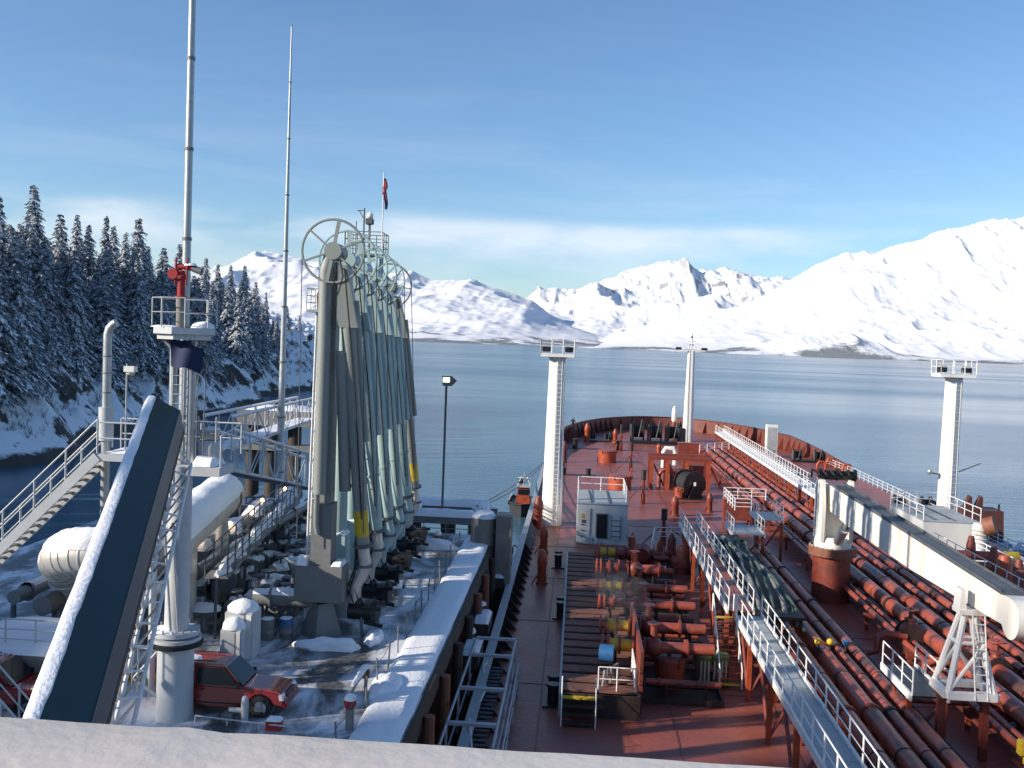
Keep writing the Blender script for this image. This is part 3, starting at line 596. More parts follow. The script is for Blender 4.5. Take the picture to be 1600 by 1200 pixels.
b = MB(); b.cyl((vx, vy, JZ), (vx, vy, 16.45), .15, n=16); part(t, 'pipe', b, 'galv')
b = MB(); b.tube([(vx, vy, 16.4), (vx, vy, 16.7), (vx+.06, vy, 16.92), (vx+.2, vy, 17.08), (vx+.3, vy, 17.12)], .15, 14); part(t, 'bend', b, 'galv')
b = MB(); b.cyl((vx, vy, 12.9), (vx, vy, 14.1), .26, n=16); part(t, 'silencer', b, 'cab')
for z in (14.6, 15.3, 15.9): b = MB(); b.cyl((vx, vy, z), (vx, vy, z+.05), .165, n=16); part(t, 'band', b, 'galvdull')
t = thing('platform_lamp', 'small unlit lamp on a thin post above the stair platform', 'lamp', (-15.6, 34, 12.5))
p = at(197, 640, Y=34); rod(t, 'post', (p.x, 34, 12.5), (p.x, 34, 15.7), .03, 'galv')
b = MB(); b.lohi((p.x-.05, 33.85, 15.42), (p.x+.32, 34.15, 15.62)); part(t, 'hood', b, 'white'); b = MB(); b.ell((p.x+.14, 34, 15.38), (.3, .26, .2)); part(t, 'lens', b, 'tank')
# drum with valve gear on the right hand landing
t = thing('foam_drum', 'pale steel drum with brass valve gear on the tower landing', 'drum', (-12.5, 34, 12.3))
p = at(328, 735, Y=33.9); b = MB(); b.lathe((p.x, 33.9, 12.35), (0,0,1), [(.38, 0), (.4, .08), (.4, .72), (.36, .8)], 18); part(t, 'body', b, 'cab')
b = MB(); b.lohi((p.x-.28, 33.6, 13.2), (p.x+.26, 34.1, 13.52)); part(t, 'valve_gear', b, 'tank')
for dx in (-.32, .32): rod(t, 'frame', (p.x+dx, 33.55, 13.1), (p.x+dx, 33.55, 14.0), .03, 'galv'); rod(t, 'frame', (p.x-.32, 33.55, 13.3+dx*.6+.3), (p.x+.32, 33.55, 13.3+dx*.6+.3), .03, 'galv')
lump(t, (p.x+.05, 33.9, 13.52), (.6, .5, .2), 4, 'snow_cap')

# ---- raised gangway with its hood and lattice
t = thing('gangway', 'raised ship gangway with dark teal hood, snow on its ridge and lattice truss', 'gangway', (-9.6, 20, JZ))
n0, f0 = at(88, 1110, Y=17.0), at(248, 640, Y=31.0); ax = (f0-n0).normalized(); n0 = n0 - ax*3.2
sx = Vector((ax.y, -ax.x, 0)).normalized(); nz = sx.cross(ax); 
def gp(u, a, c): return n0.lerp(f0, u) + sx*a + nz*c
def strip(name, prof, m, jit=0.0, lab=None):
    b = MB(); vs = []; k = 46; L_ = len(prof)
    for i in range(k+1):
        for (a, c) in prof:
            j_ = jit*mnoise.noise(Vector((i*.8, a*7, c*9))); vs.append(gp(i/k, a+j_, c+abs(j_)*.6))
    fs = [(i*L_+j, i*L_+(j+1) % L_, (i+1)*L_+(j+1) % L_, (i+1)*L_+j) for i in range(k) for j in range(L_)] + [tuple(range(L_-1, -1, -1)), tuple(range(k*L_, (k+1)*L_))]
    b.add(vs, fs); return part(t, name, b, m, smooth=jit > 0)
strip('hood', [(-.42, -.55), (.74, -.66), (.64, .0), (-.08, .40), (-.28, .40), (-.42, .1)], 'hood')
strip('side_cladding', [(.646, .0), (.748, -.65), (.766, -.65), (.662, .01)], 'slate')
strip('sill_plate', [(.70, -.67), (.77, -.67), (.79, -.80), (.68, -.80)], 'timber')
strip('snow_ridge', [(-.415, .2), (-.27, .405), (-.075, .405), (-.09, .45), (-.17, .475), (-.28, .465), (-.435, .24)], 'snow', .035)
for a, c in ((.70, -.86), (-.42, -.86), (.55, -2.25), (-.42, -2.25), (1.08, -1.5)): rod(t, 'chord', gp(0, a, c), gp(1 if c > -1.4 else .95, a, c), .05, 'rail')
nb = 20
for i in range(nb):
    u, v_ = i/nb, min((i+1)/nb, .95)
    for a in (-.42, .55):
        rod(t, 'diagonal', gp(u, a, -.86), gp(v_, a, -2.25), .03, 'rail'); rod(t, 'diagonal', gp(v_, a, -2.25), gp(v_, a, -.86), .03, 'rail')
    rod(t, 'cross_bar', gp(u, -.42, -2.25), gp(u, .55, -2.25), .028, 'galv'); rod(t, 'diagonal', gp(u, -.42, -2.25), gp(v_, .55, -2.25), .028, 'galv')
    rod(t, 'diagonal', gp(u, .62, -.86), gp(v_, 1.08, -1.5), .03, 'rail'); rod(t, 'diagonal', gp(v_, 1.08, -1.5), gp(v_, .55, -2.25), .03, 'rail'); rod(t, 'cross_bar', gp(u, .55, -2.25), gp(u, 1.08, -1.5), .03, 'rail')
for a in (-.42, .42): rod(t, 'support_leg', gp(.02, a, -2.05), (gp(.02, a, -2.05).x, gp(.02, a, -2.05).y, JZ), .09, 'galv')

# ---- large clad pipe with snow, bent at its left end
t = thing('vapour_pipe', 'fat clad pipe with deep snow on top and a rounded end behind the pillar', 'pipe', (-16, 46, JZ))
a_ = at(305, 800, Y=41.5); b_ = at(352, 772, Y=48.5); d_ = (b_-a_).normalized(); rP = .95
c0 = at(150, 868, Y=39.0); s0 = c0+Vector((2.6, 1.0, .42)); d_ = (b_-s0).normalized()
b = MB(); b.cyl(s0, b_, rP, n=24); part(t, 'shell', b, 'tank')
b = MB(); b.lathe(b_, d_, [(rP, 0), (rP*.93, .3), (rP*.72, .52), (rP*.35, .64), (.05, .66)], 24); part(t, 'end_cap', b, 'tank')
vs = []; fs = []; b = MB(); K, Q = 26, 10; xx, yy, _ = frame(d_); hx = Vector((d_.y, -d_.x, 0)).normalized()
for i in range(K+1):
    for j in range(Q+1):
        an = math.pi*(.06+.88*j/Q); p = (s0-d_*.1).lerp(b_+d_*.35, i/K); e = math.sin(math.pi*j/Q)**.6
        ed = min(1, min(i, K-i)/2.5); wv = .75+.5*mnoise.noise(Vector((i*.33, j*.2, 3)))
        rr = rP*(1 if i < K-1 else .9)+.015+(.30*wv)*e*ed
        vs.append(p + hx*(math.cos(an)*rr) + Vector((0,0,1))*(math.sin(an)*rr))
for i in range(K):
    for j in range(Q): k = i*(Q+1)+j; fs.append((k, k+1, k+Q+2, k+Q+1))
b.add(vs, fs); part(t, 'snow_cap', b, 'snow')
for u in (.35, .95):
    p = s0.lerp(b_, u); b = MB(); b.cyl((p.x, p.y, JZ), (p.x, p.y, p.z-rP*.7), .32, n=14); part(t, 'support', b, 'insul')
b = MB(); p = s0.lerp(b_, .93); b.lathe(p, d_, [(rP+.02, -.12), (rP+.05, -.1), (rP+.05, .1), (rP+.02, .12)], 24); part(t, 'saddle_band', b, 'rust')
t = thing('bent_pipe', 'ribbed aluminium clad pipe bend with a snow blanket left of the gangway', 'pipe', (-20.5, 39, JZ))
pts = [c0+Vector((3.2, 1.2, .5)), c0+Vector((.8, .35, .12)), c0, c0+Vector((-.9, 0, -.05)), c0+Vector((-1.55, .2, -.2)), c0+Vector((-1.95, .75, -.5)), c0+Vector((-2.0, 1.5, -1.0)), c0+Vector((-2.0, 2.0, -2.0)), c0+Vector((-2.0, 2.1, -5.0))]
fine = []
for i in range(len(pts)-1):
    for k in range(5): fine.append(pts[i].lerp(pts[i+1], k/5))
for _ in range(3): fine = [fine[0]]+[(fine[i-1]+fine[i]*2+fine[i+1])/4 for i in range(1, len(fine)-1)]+[fine[-1]]
b = MB(); b.tube(fine, .82, 22); part(t, 'cladding', b, 'insul')
for i in range(6, len(fine)-3, 2):
    b = MB(); d2 = (fine[i+1]-fine[i]).normalized(); b.lathe(fine[i], d2, [(.822, -.05), (.85, -.02), (.85, .02), (.822, .05)], 22); part(t, 'rib', b, 'insul')
b = MB(); vs = []; fs = []; seg = fine[:24]
for i, p in enumerate(seg):
    d2 = (seg[min(i+1, len(seg)-1)]-seg[max(i-1, 0)]); d2.z = 0; h2 = Vector((d2.y, -d2.x, 0)).normalized(); ed = min(1, min(i, len(seg)-1-i)/3)
    for j in range(9):
        an = math.pi*(.15+.70*j/8); rr = .835+(.32+.14*mnoise.noise(Vector((i*.4, j*.3, 8))))*math.sin(math.pi*j/8)**.6*ed
        vs.append(p+h2*(math.cos(an)*rr)+Vector((0,0,math.sin(an)*rr)))
for i in range(len(seg)-1):
    for j in range(8): k = i*9+j; fs.append((k, k+1, k+10, k+9))
b.add(vs, fs); part(t, 'snow_cap', b, 'snow')

# ---- caged lamp posts and vent boxes with lit lamps among the pipework
def lampbox(label, px, py, Y, w_=.9, h_=2.6, lit=True):
    p = at(px, py, Y=Y); t = thing('valve_cabinet', label, 'cabinet', (p.x, Y, JZ), 'snow capped cabinets with lamps behind the pillar')
    b = MB(); b.lohi((p.x-w_/2, Y-w_/2, JZ), (p.x+w_/2, Y+w_/2, p.z)); part(t, 'body', b, 'galvdull', bevel=.04)
    snowtop(t, (p.x-w_/2-.06, Y-w_/2-.06, p.z), (p.x+w_/2+.06, Y+w_/2+.06, p.z), .5, px)
    rod(t, 'lamp_post', (p.x-w_/2-.14, Y-w_/2, JZ), (p.x-w_/2-.14, Y-w_/2, p.z+.75), .04, 'darkgrey'); rod(t, 'lamp_arm', (p.x-w_/2-.14, Y-w_/2, p.z+.72), (p.x+.1, Y-w_/2-.05, p.z+.72), .03, 'darkgrey')
    if lit: b = MB(); b.ell((p.x+.08, Y-w_/2-.08, p.z+.60), (.26, .26, .22), n=10, m_=6); part(t, 'lamp', b, 'lampwarm')
    return t
lampbox('snow capped cabinet with lit lamp nearest the pillar', 362, 832, 52); lampbox('snow capped cabinet with lit lamp, second along the pipework', 394, 806, 57)
lampbox('wide snow capped cabinet with lit lamp left of the thin mast', 415, 792, 62, 1.7); lampbox('snow capped cabinet with lit lamp right of the thin mast', 448, 774, 68, 1.4)
lampbox('low snow capped cabinet with a lamp at the foot of the pillar', 312, 858, 48, 1.0)
for i, (px, py, Y, sx_, sy_, sz_, lb) in enumerate([(385,905,49,1.1,1.0,.9,'rounded snow covered valve left of the first loading arm'),(415,908,47.5,1.3,1.1,.9,'largest snow covered valve left of the first loading arm'),(398,930,45.5,.9,.8,.6,'low snow covered valve behind the barrels'),(440,885,52,.9,.9,.8,'snow covered valve behind the box of the first loading arm'),
    (428,868,55,1.1,.8,.6,'snow covered actuator beyond the valve cluster'),(452,840,60,1.0,.9,.7,'far snow covered valve under the access ladder'),(320,950,43,1.3,1.0,.6,'snow covered valve between the pillar and the tall cabinet'),(310,910,46,1.0,1.0,.8,'grey valve box with snow beside the pillar'),(345,885,50,.9,.9,.7,'snow topped valve on the pipe rack behind the walkway')]):
    p = at(px, py, Y=Y); t = thing('snowy_valve', lb, 'valve', (p.x, Y, JZ), 'snow covered valves on the jetty pipework')
    b = MB(); b.cyl((p.x, Y, JZ), (p.x, Y, p.z), .18, n=10); part(t, 'stem', b, 'galvdull')
    b = MB(); b.cyl((p.x-sx_*.5, Y, p.z-.25), (p.x+sx_*.5, Y, p.z-.25), sz_*.36, n=12); part(t, 'body', b, 'galvdull')
    for s_ in (-1, 1): b = MB(); b.cyl((p.x+s_*sx_*.42, Y, p.z-.25), (p.x+s_*sx_*.5, Y, p.z-.25), sz_*.5, n=14); part(t, 'flange', b, 'galvdull')
    lump(t, (p.x, Y, p.z-.08), (sx_*1.1, sy_, sz_*1.1), i*2.1, 'snow_cap')
# pipework running across the jetty behind the arms
G_P = 'grey pipes crossing the jetty behind the loading arms'
for i, (y, z, r_, x0, x1, lb) in enumerate([(43.6,5.0,.36,-14.2,-10.9,'thick grey pipe leading to the first loading arm, nearest one'),(47.2,4.8,.30,-14.6,-10.9,'thick grey pipe to the second loading arm'),(50.8,4.8,.30,-15.0,-10.9,'thick grey pipe to the third loading arm'),(54.4,4.8,.30,-15.4,-10.9,'thick grey pipe to the fourth loading arm'),(58.0,4.8,.30,-15.8,-10.9,'thick grey pipe to the fifth loading arm'),(61.6,4.8,.30,-16.2,-10.9,'thick grey pipe to the sixth, farthest loading arm')]):
    t = thing('jetty_pipe', lb, 'pipe', (x0, y, JZ), G_P)
    b = MB(); b.cyl((x0, y, z), (x1, y, z), r_, n=14); part(t, 'pipe', b, 'galvdull')
    for x in np.arange(x0+.8, x1, 2.1):
        b = MB(); b.cyl((x-.05, y, z), (x+.05, y, z), r_*1.35, n=14); part(t, 'flange', b, 'galvdull')
    for x in np.arange(x0+1.5, x1, 3.0): rod(t, 'support', (x, y, JZ), (x, y, z-r_), .1, 'darkgrey')
    b = MB(); vs = []; fs = []; K = 24
    for k in range(K+1):
        x = x0+(x1-x0)*k/K
        for j in range(7): an = math.pi*(.2+.6*j/6); rr = r_+.01+.16*math.sin(math.pi*j/6)*(max(0, .55+1.0*mnoise.noise(Vector((x*.7, y, j*.1))))); vs.append((x, y+math.cos(an)*rr, z+math.sin(an)*rr))
    for k in range(K):
        for j in range(6): q_ = k*7+j; fs.append((q_, q_+7, q_+8, q_+1))
    b.add(vs, fs); part(t, 'snow_cap', b, 'snow')
for i, (x, z, r_, lb) in enumerate([(-17.6,5.6,.3,'long header pipe right of the walkway behind the arms'),(-19.0,5.9,.42,'thick header pipe under the jetty walkway'),(-21.6,5.4,.42,'thick header pipe left of the jetty walkway'),(-23.4,5.4,.3,'outermost header pipe at the back of the jetty')]):
    t = thing('header_pipe', lb, 'pipe', (x, 38, JZ), 'header pipes running along the jetty'); b = MB(); b.cyl((x, 37+i, z), (x, 67, z), r_, n=14); part(t, 'pipe', b, 'galvdull')
    for y in range(40, 66, 4): rod(t, 'support', (x, y, JZ), (x, y, z-r_), .12, 'darkgrey'); b = MB(); b.cyl((x, y+1, z), (x, y+1.1, z), r_*1.4, n=14); part(t, 'flange', b, 'galvdull')
    b = MB(); b.tube([(x, 38+i+k, z+r_*.72) for k in range(0, 28)], [max(.03, r_*(.55+.5*mnoise.noise(Vector((k*.5, x, 1))))) for k in range(28)], 8); part(t, 'snow_cap', b, 'snow')
# elevated walkway with handrails
t = thing('jetty_walkway', 'narrow steel walkway with double handrails running back behind the arms', 'walkway', (-16.2, 40, JZ))
a_, b_ = at(337, 935, Y=42), at(458, 815, Y=64); a_.z = b_.z = 6.2
c = MB(); c.beam(a_, b_, 1.0, .1); part(t, 'grating', c, 'galvdull')
for dx in (-.5, .5): railing(None, [a_+Vector((dx, 0, .05)), b_+Vector((dx, 0, .05))], parent=t, m='darkgrey', step=1.6, r=.032)
for k in range(8): p = a_.lerp(b_, k/7); rod(t, 'leg', (p.x, p.y, JZ), (p.x, p.y, 6.2), .07, 'darkgrey')
c = MB(); c.tube([a_.lerp(b_, k/20)+Vector((.15*math.sin(k*1.9), 0, .05)) for k in range(21)], [.12+.22*abs(math.sin(k*1.3)) for k in range(21)], 8); part(t, 'snow_cap', c, 'snow')
# grey instrument cabinets with domes of snow, barrels
for px0, px1, pyt, pyb, lb in ((347, 395, 958, 1032, 'taller grey cabinet with a dome of snow beside the red car'), (341, 377, 985, 1040, 'shorter grey cabinet with a snow cap in front of the taller one')):
    a_ = at((px0+px1)/2, pyb, z=JZ); w_ = (px1-px0)/FPX*a_.y*.95; h_ = (pyb-pyt)/FPX*a_.y*1.05; t = thing('cabinet', lb, 'cabinet', (a_.x, a_.y+w_/2, JZ), 'grey cabinets beside the red car')
    c = MB(); c.lohi((a_.x-w_/2, a_.y, JZ), (a_.x+w_/2, a_.y+w_, JZ+h_)); part(t, 'body', c, 'cab', bevel=.02)
    c = MB(); c.lohi((a_.x+w_*.28, a_.y-.03, JZ+.1), (a_.x+w_*.46, a_.y-.004, JZ+h_-.08)); part(t, 'door', c, 'white'); c = MB(); c.lohi((a_.x-w_*.42, a_.y-.03, JZ+.1), (a_.x+w_*.22, a_.y-.004, JZ+h_-.08)); part(t, 'door', c, 'cab', bevel=.01)
    lump(t, (a_.x, a_.y+w_/2, JZ+h_), (w_*1.12, w_*1.12, .85), px0, 'snow_cap', .1)
for px, py, m_, lb in ((447, 997, 'bluebarrel', 'blue and grey barrel under the cross pipe beside the first arm'), (418, 998, 'galvdull', 'plain grey barrel left of the blue one')):
    a_ = at(px, py, z=JZ); t = thing('barrel', lb, 'barrel', a_, 'barrels beside the first loading arm')
    c = MB(); c.lathe(a_, (0,0,1), [(.29,0),(.3,.03),(.3,.28),(.315,.3),(.3,.32),(.3,.56),(.315,.58),(.3,.6),(.3,.86),(.28,.88)], 18); part(t, 'body', c, 'galvdull')
    c = MB(); c.cyl(a_+Vector((0,0,.55)), a_+Vector((0,0,.9)), .306, n=18); part(t, 'upper_band', c, m_); lump(t, a_+Vector((0,0,.9)), (.55,.55,.12), 2, 'snow_cap')

# crowd of small fittings in the pipework
rdc = random.Random(12)
CLUT = thing('small_fitting', 'small snow capped valve in the crowded pipework behind the loading arms', 'valve', (-14, 48, JZ), 'crowded small fittings behind the arms')
b = MB(); b.cyl((-14, 48, JZ), (-14, 48, JZ+1.0), .1, n=8); part(CLUT, 'stem', b, 'darkgrey')
b = MB(); b.cyl((-14.35, 48, JZ+.75), (-13.65, 48, JZ+.75), .2, n=12); part(CLUT, 'body', b, 'galvdull')
b = MB(); b.cyl((-14, 48, JZ+1.3), (-14, 48, JZ+1.36), .28, n=12); part(CLUT, 'handwheel', b, 'darkgrey'); b = MB(); b.cyl((-14, 48, JZ+1.0), (-14, 48, JZ+1.3), .05, n=6); part(CLUT, 'spindle', b, 'darkgrey')
for s_ in (-.38, .38): b = MB(); b.cyl((-14+s_-.05, 48, JZ+.75), (-14+s_+.05, 48, JZ+.75), .32, n=12); part(CLUT, 'flange', b, 'galvdull')
lump(CLUT, (-14, 48, JZ+.9), (.75, .55, .5), 3, 'snow_cap', .3)
for i in range(90):
    y = rdc.uniform(43, 66); x = rdc.uniform(-17.6, -12.2)-(y-43)*.12; k = rdc.uniform(.75, 1.5)
    if i: copy_tree(CLUT, (x, y, JZ), rdc.random()*6.28, (k, k, k*rdc.uniform(.8, 1.4)))
for i in range(16):
    y = 44+i*1.45; x = rdc.uniform(-13.2, -12.2)-(y-43)*.05; b = MB(); h = rdc.uniform(1.6, 3.4)
    b.tube([(x-1.6, y, JZ+.5), (x-.5, y, JZ+.5), (x-.1, y, JZ+.7), (x, y, JZ+1.2), (x, y, JZ+h), (x+.15, y, JZ+h+.35), (x+.6, y, JZ+h+.45)], .13, 10)
    solo('riser_pipe', b, 'darkgrey' if i % 2 else 'galvdull', 'thin upright pipe bend among the crowded fittings behind the arms', 'pipe', (x, y, JZ), 'thin pipe bends behind the arms')

# ---- six loading arms
def loading_arm(i, y, m_, label):
    x0 = -11.05-.2*i; t = thing('loading_arm', label, 'loading arm', (x0, y, JZ), 'loading arms in a row along the jetty')
    top = 20.6-.1*i
    b = MB(); b.lathe((x0, y, JZ), (0,0,1), [(.95, 0), (.95, .06), (.62, 1.1), (.5, 1.5)], 4 if i == 0 else 10); part(t, 'foot', b, 'galvdull')
    if i == 0:
        b = MB(); b.lohi((x0-1.1, y-.7, 5.15), (x0+1.05, y+.55, 6.75)); part(t, 'pedestal_box', b, 'galvdull', bevel=.03)
        b = MB(); b.lohi((x0-.45, y-.5, 6.75), (x0+.45, y+.5, 9.5)); part(t, 'pedestal', b, 'galvdull')
        snowtop(t, (x0-1.1, y-.7, 6.75), (x0-.55, y+.5, 6.75), .35, 3); snowtop(t, (x0+.5, y-.6, 6.75), (x0+1.0, y+.5, 6.75), .2, 6)
        b = MB(); b.lohi((x0-.30, y-.4, 9.5), (x0+.36, y+.4, 20.2)); part(t, 'riser_beam', b, m_, bevel=.05)
        b = MB(); b.tube([(x0-.12, y-.62, 8.2), (x0-.2, y-.66, 8.6), (x0-.2, y-.68, 14), (x0-.15, y-.7, top-.7), (x0+.05, y-.7, top-.05), (x0+.4, y-.6, top+.05)], .13, 14); part(t, 'riser_pipe', b, m_)
        b = MB(); b.tube([(x0-.05, y-.75, 10.0), (x0-.05, y-.75, top-.9), (x0+.12, y-.75, top-.1), (x0+.6, y-.6, top)], .29, 16); part(t, 'inboard_pipe', b, m_)
    else:
        b = MB(); b.lohi((x0-.5, y-.45, JZ+1.2), (x0+.5, y+.45, 7.4)); part(t, 'pedestal', b, m_, bevel=.03); snowtop(t, (x0-.5, y-.45, 7.4), (x0+.5, y+.45, 7.4), .22, i)
        b = MB(); b.cyl((x0, y, 7.2), (x0, y, top-.4), .40, .36, n=16); part(t, 'riser_pipe', b, m_)
        lump(t, (x0, y, top-.45), (.9, .9, .5), i, 'snow_cap')
    # sheave wheel facing aft
    wc = Vector((x0+.30, y-1.0, top)); rw = 1.36
    b = MB(); K = 36; pts = [wc+Vector((rw*math.cos(2*math.pi*k/K), 0, rw*math.sin(2*math.pi*k/K))) for k in range(K+1)]
    b.tube(pts, .055, 6); part(t, 'wheel_rim', b, m_)
    for k in range(6):
        a = k*math.pi/3+.35+i*.12; c = MB(); c.beam(wc+Vector((.22*math.cos(a), 0, .22*math.sin(a))), wc+Vector((1.33*math.cos(a), 0, 1.33*math.sin(a))), .15, .07); part(t, 'spoke', c, m_)
    b = MB(); b.cyl(wc+Vector((0,-.1,0)), wc+Vector((0,1.2,0)), .38, n=18); part(t, 'wheel_hub', b, m_)
    # outboard arm hanging towards the ship
    p0 = wc+Vector((.45, .25, -.6)); p1 = Vector((-9.4-.13*i, y+.6, 7.55)); dd = (p1-p0)
    ctr = p0.lerp(p1, .26)
    b = MB()
    for (u, wd) in ((0.0, .17), (.215, .46)): 
        p = p0.lerp(p1, u); b.v += [p+Vector((-wd, -.32, 0)), p+Vector((wd, -.32, 0)), p+Vector((wd, .32, 0)), p+Vector((-wd, .32, 0))]
    b.f = [(0,3,2,1),(4,5,6,7),(0,1,5,4),(1,2,6,5),(2,3,7,6),(3,0,4,7)]; part(t, 'counterweight', b, m_)
    b = MB(); b.cyl(p0.lerp(p1, .2), p1, .32, n=16); part(t, 'outboard_pipe', b, m_)
    b = MB(); q0 = p0.lerp(p1, .30)+Vector((-.34, -.12, 0)); q1 = p0.lerp(p1, .80)+Vector((-.62, -.1, 0)); b.cyl(q0, q1, .27, n=14); part(t, 'inboard_pipe', b, m_)
    b = MB(); b.cyl(p0.lerp(p1, .12)+Vector((.30, .25, 0)), p0.lerp(p1, .62)+Vector((.34, .3, 0)), .2, n=12); part(t, 'balance_pipe', b, m_)
    for u in (.55, .78): b = MB(); c_ = p0.lerp(p1, u); b.cyl(c_-dd*.004, c_+dd*.004, .36, n=16); part(t, 'flange', b, m_)
    if i in (0, 5):
        b = MB(); b.cyl(p0.lerp(p1, .87), p0.lerp(p1, .965), .328, n=16); part(t, 'yellow_band', b, 'yellow')
    b = MB(); b.tube([p1, p1+dd*.03, p1+Vector((.12, .05, -.75)), p1+Vector((.05, -.05, -1.3)), p1+Vector((-.25, -.1, -1.8)), p1+Vector((-.3, -.1, -2.6))], .28, 14); part(t, 'elbow', b, 'insul' if i in (0, 1, 5) else m_)
    b = MB(); b.cyl(p1-dd*.005, p1+dd*.006, .45, n=16); part(t, 'swivel', b, 'darkgrey'); b = MB(); b.cyl(p1+Vector((.1, 0, -.9)), p1+Vector((.1, 0, -1.0)), .4, n=16); part(t, 'swivel', b, 'darkgrey')
    # coupler: dark triple jaw head
    k0 = p1+Vector((.1, -.1, -3.0))
    b = MB(); b.cyl(k0+Vector((-.6, 0, 0)), k0+Vector((.75, -.1, 0)), .38, n=14); b.cyl(k0+Vector((.5, -.1, 0)), k0+Vector((.72, -.1, 0)), .55, n=14); b.ell(k0+Vector((-.2, 0, .35)), (.6, .6, .6), 10, 6); part(t, 'coupler', b, 'black')
    for k in range(3):
        a = k*2.1+.5; b = MB(); b.beam(k0+Vector((.1, -.1+.45*math.cos(a), .45*math.sin(a))), k0+Vector((.95, -.1+.62*math.cos(a), .62*math.sin(a))), .13, .17); part(t, 'jaw', b, 'black')
    for k in range(4): b = MB(); o_ = Vector((.25*math.sin(k*2.0+i), -.35+.2*k, 0)); b.tube([k0+Vector((-.3, 0, .3))+o_, k0+Vector((-.55, -.1, 1.0))+o_, k0+Vector((-.35, .1, 1.9))+o_*.5, p1+Vector((-.3, -.2, .4))], .035, 6); part(t, 'hose', b, 'blackrubber')
    rod(t, 'jack_leg', k0+Vector((0, -.3, -.2)), (k0.x+.1, k0.y-.4, JZ), .07, 'darkgrey')
    # cables over the wheel
    for s_ in (-1, 1):
        rod(t, 'cable', wc+Vector((s_*rw, 0, 0)), p1+Vector((s_*.3-.2, -.4, .6)) if s_ > 0 else Vector((wc.x-rw+.12, y-1.0, 8.0)), .022, 'darkgrey')
    b = MB(); b.tube([wc+Vector((.35, -.2, -.3)), wc+Vector((.55, -.35, -1.1)), wc+Vector((.35, -.4, -1.9)), wc+Vector((.15, -.35, -1.5)), wc+Vector((.2, -.2, -.6))], .035, 6); part(t, 'hose', b, 'blackrubber')
    b = MB(); b.tube([wc+Vector((.6, -.3, -.8)), p0.lerp(p1, .45)+Vector((.2, -.4, 0)), p0.lerp(p1, .9)+Vector((.1, -.35, 0))], .03, 6); part(t, 'hose', b, 'blackrubber')
    return t
for i, (y, m_, lb) in enumerate([(43.4,'armgrey','nearest loading arm, grey, on a boxed pedestal with the largest wheel'),(47.0,'armteal','second loading arm from the camera, pale teal, behind the grey one'),(50.6,'armteal','third loading arm in the row, pale teal'),(54.2,'armteal','fourth loading arm in the row, pale teal'),(57.8,'armteal','fifth loading arm in the row, last of the teal ones'),(61.4,'armgrey','farthest loading arm, grey with a yellow band above its elbow')]):
    loading_arm(i, y, m_, lb)
# access tower with ladder left of the first arm
t = thing('ladder_tower', 'slim caged ladder tower with a landing left of the first loading arm', 'ladder', (-12.6, 45.5, JZ))
bx = at(478, 870, Y=45.5).x
for dx, dy in ((0, 0), (.42, 0), (0, .5), (.42, .5)): rod(t, 'upright', (bx+dx, 45.5+dy, JZ), (bx+dx+.2, 45.5+dy, 18.6), .055, 'rail')
for k in range(44):
    z = JZ+.35+k*.34; o_ = .2*(z-JZ)/15; rod(t, 'ladder_rung', (bx+o_, 45.5, z), (bx+.42+o_, 45.5, z), .03, 'rail')
    if k % 4 == 0: rod(t, 'cage_hoop', (bx+o_, 46, z), (bx+.42+o_, 46, z), .02, 'galv'); rod(t, 'cage_hoop', (bx+o_, 45.5, z), (bx+o_, 46, z+.5), .02, 'galv')
b = MB(); b.lohi((bx-.15, 44.9, 18.0), (bx+.95, 46.4, 18.12)); part(t, 'landing', b, 'galv'); railing(None, [(bx+.9, 44.9, 18.12), (bx-.15, 44.9, 18.12), (bx-.15, 46.4, 18.12)], parent=t, m='galv', step=.9, h=.95, r=.022)
b = MB(); b.lohi((bx+.3, 45.0, 18.4), (bx+.6, 45.3, 18.9)); part(t, 'junction_box', b, 'rust')
# service platform over the arms, with camera and aerial
t = thing('service_platform', 'small railed platform above the wheels with camera and aerials', 'platform', (-12, 58, JZ))
sp0 = at(572, 400, Y=58); X0, X1 = at(545, 392, Y=58).x, at(601, 392, Y=58).x; zf = at(572, 398, Y=58).z
b = MB(); b.lohi((X0, 57, zf-.1), (X1, 59, zf)); part(t, 'floor', b, 'galvdull')
railing(None, [(X0, 57, zf), (X1, 57, zf), (X1, 59, zf), (X0, 59, zf), (X0, 57, zf)], parent=t, m='galvdull', step=.75, h=1.25, r=.028)
for x in (X0+.3, X1-.3): rod(t, 'leg', (x, 58.6, JZ), (x, 58.6, zf), .12, 'armgrey')
cx = at(577, 370, Y=57.4).x; rod(t, 'camera_post', (cx, 57.4, zf), (cx, 57.4, zf+1.75), .07, 'darkgrey')
b = MB(); b.lohi((cx-.22, 57.2, zf+1.7), (cx+.22, 57.6, zf+2.05)); part(t, 'camera_base', b, 'darkgrey', bevel=.04); b = MB(); b.ell((cx, 57.4, zf+2.2), (.42, .4, .42)); part(t, 'camera_dome', b, 'white')
ax_ = at(569, 340, Y=57.4).x; rod(t, 'aerial', (ax_, 57.4, zf), (ax_, 57.4, zf+2.65), .05, 'darkgrey'); rod(t, 'aerial_arm', (ax_, 57.4, zf+2.0), (ax_-.3, 57.4, zf+2.5), .025, 'darkgrey'); rod(t, 'aerial_arm', (ax_, 57.4, zf+2.5), (ax_-.42, 57.4, zf+2.5), .025, 'darkgrey')
rod(t, 'aerial', (ax_-.45, 57.4, zf), (ax_-.45, 57.4, zf+1.9), .03, 'darkgrey')
t = thing('flagpole', 'thin white flagpole with a limp striped flag above the loading arms', 'flagpole', (X1+.02, 57.05, zf))
rod(t, 'pole', (X1+.03, 56.95, zf-3), (X1+.03, 56.95, at(603, 270, Y=57).z), .032, 'white')
zt = at(603, 279, Y=57).z; zb = at(603, 327, Y=57).z
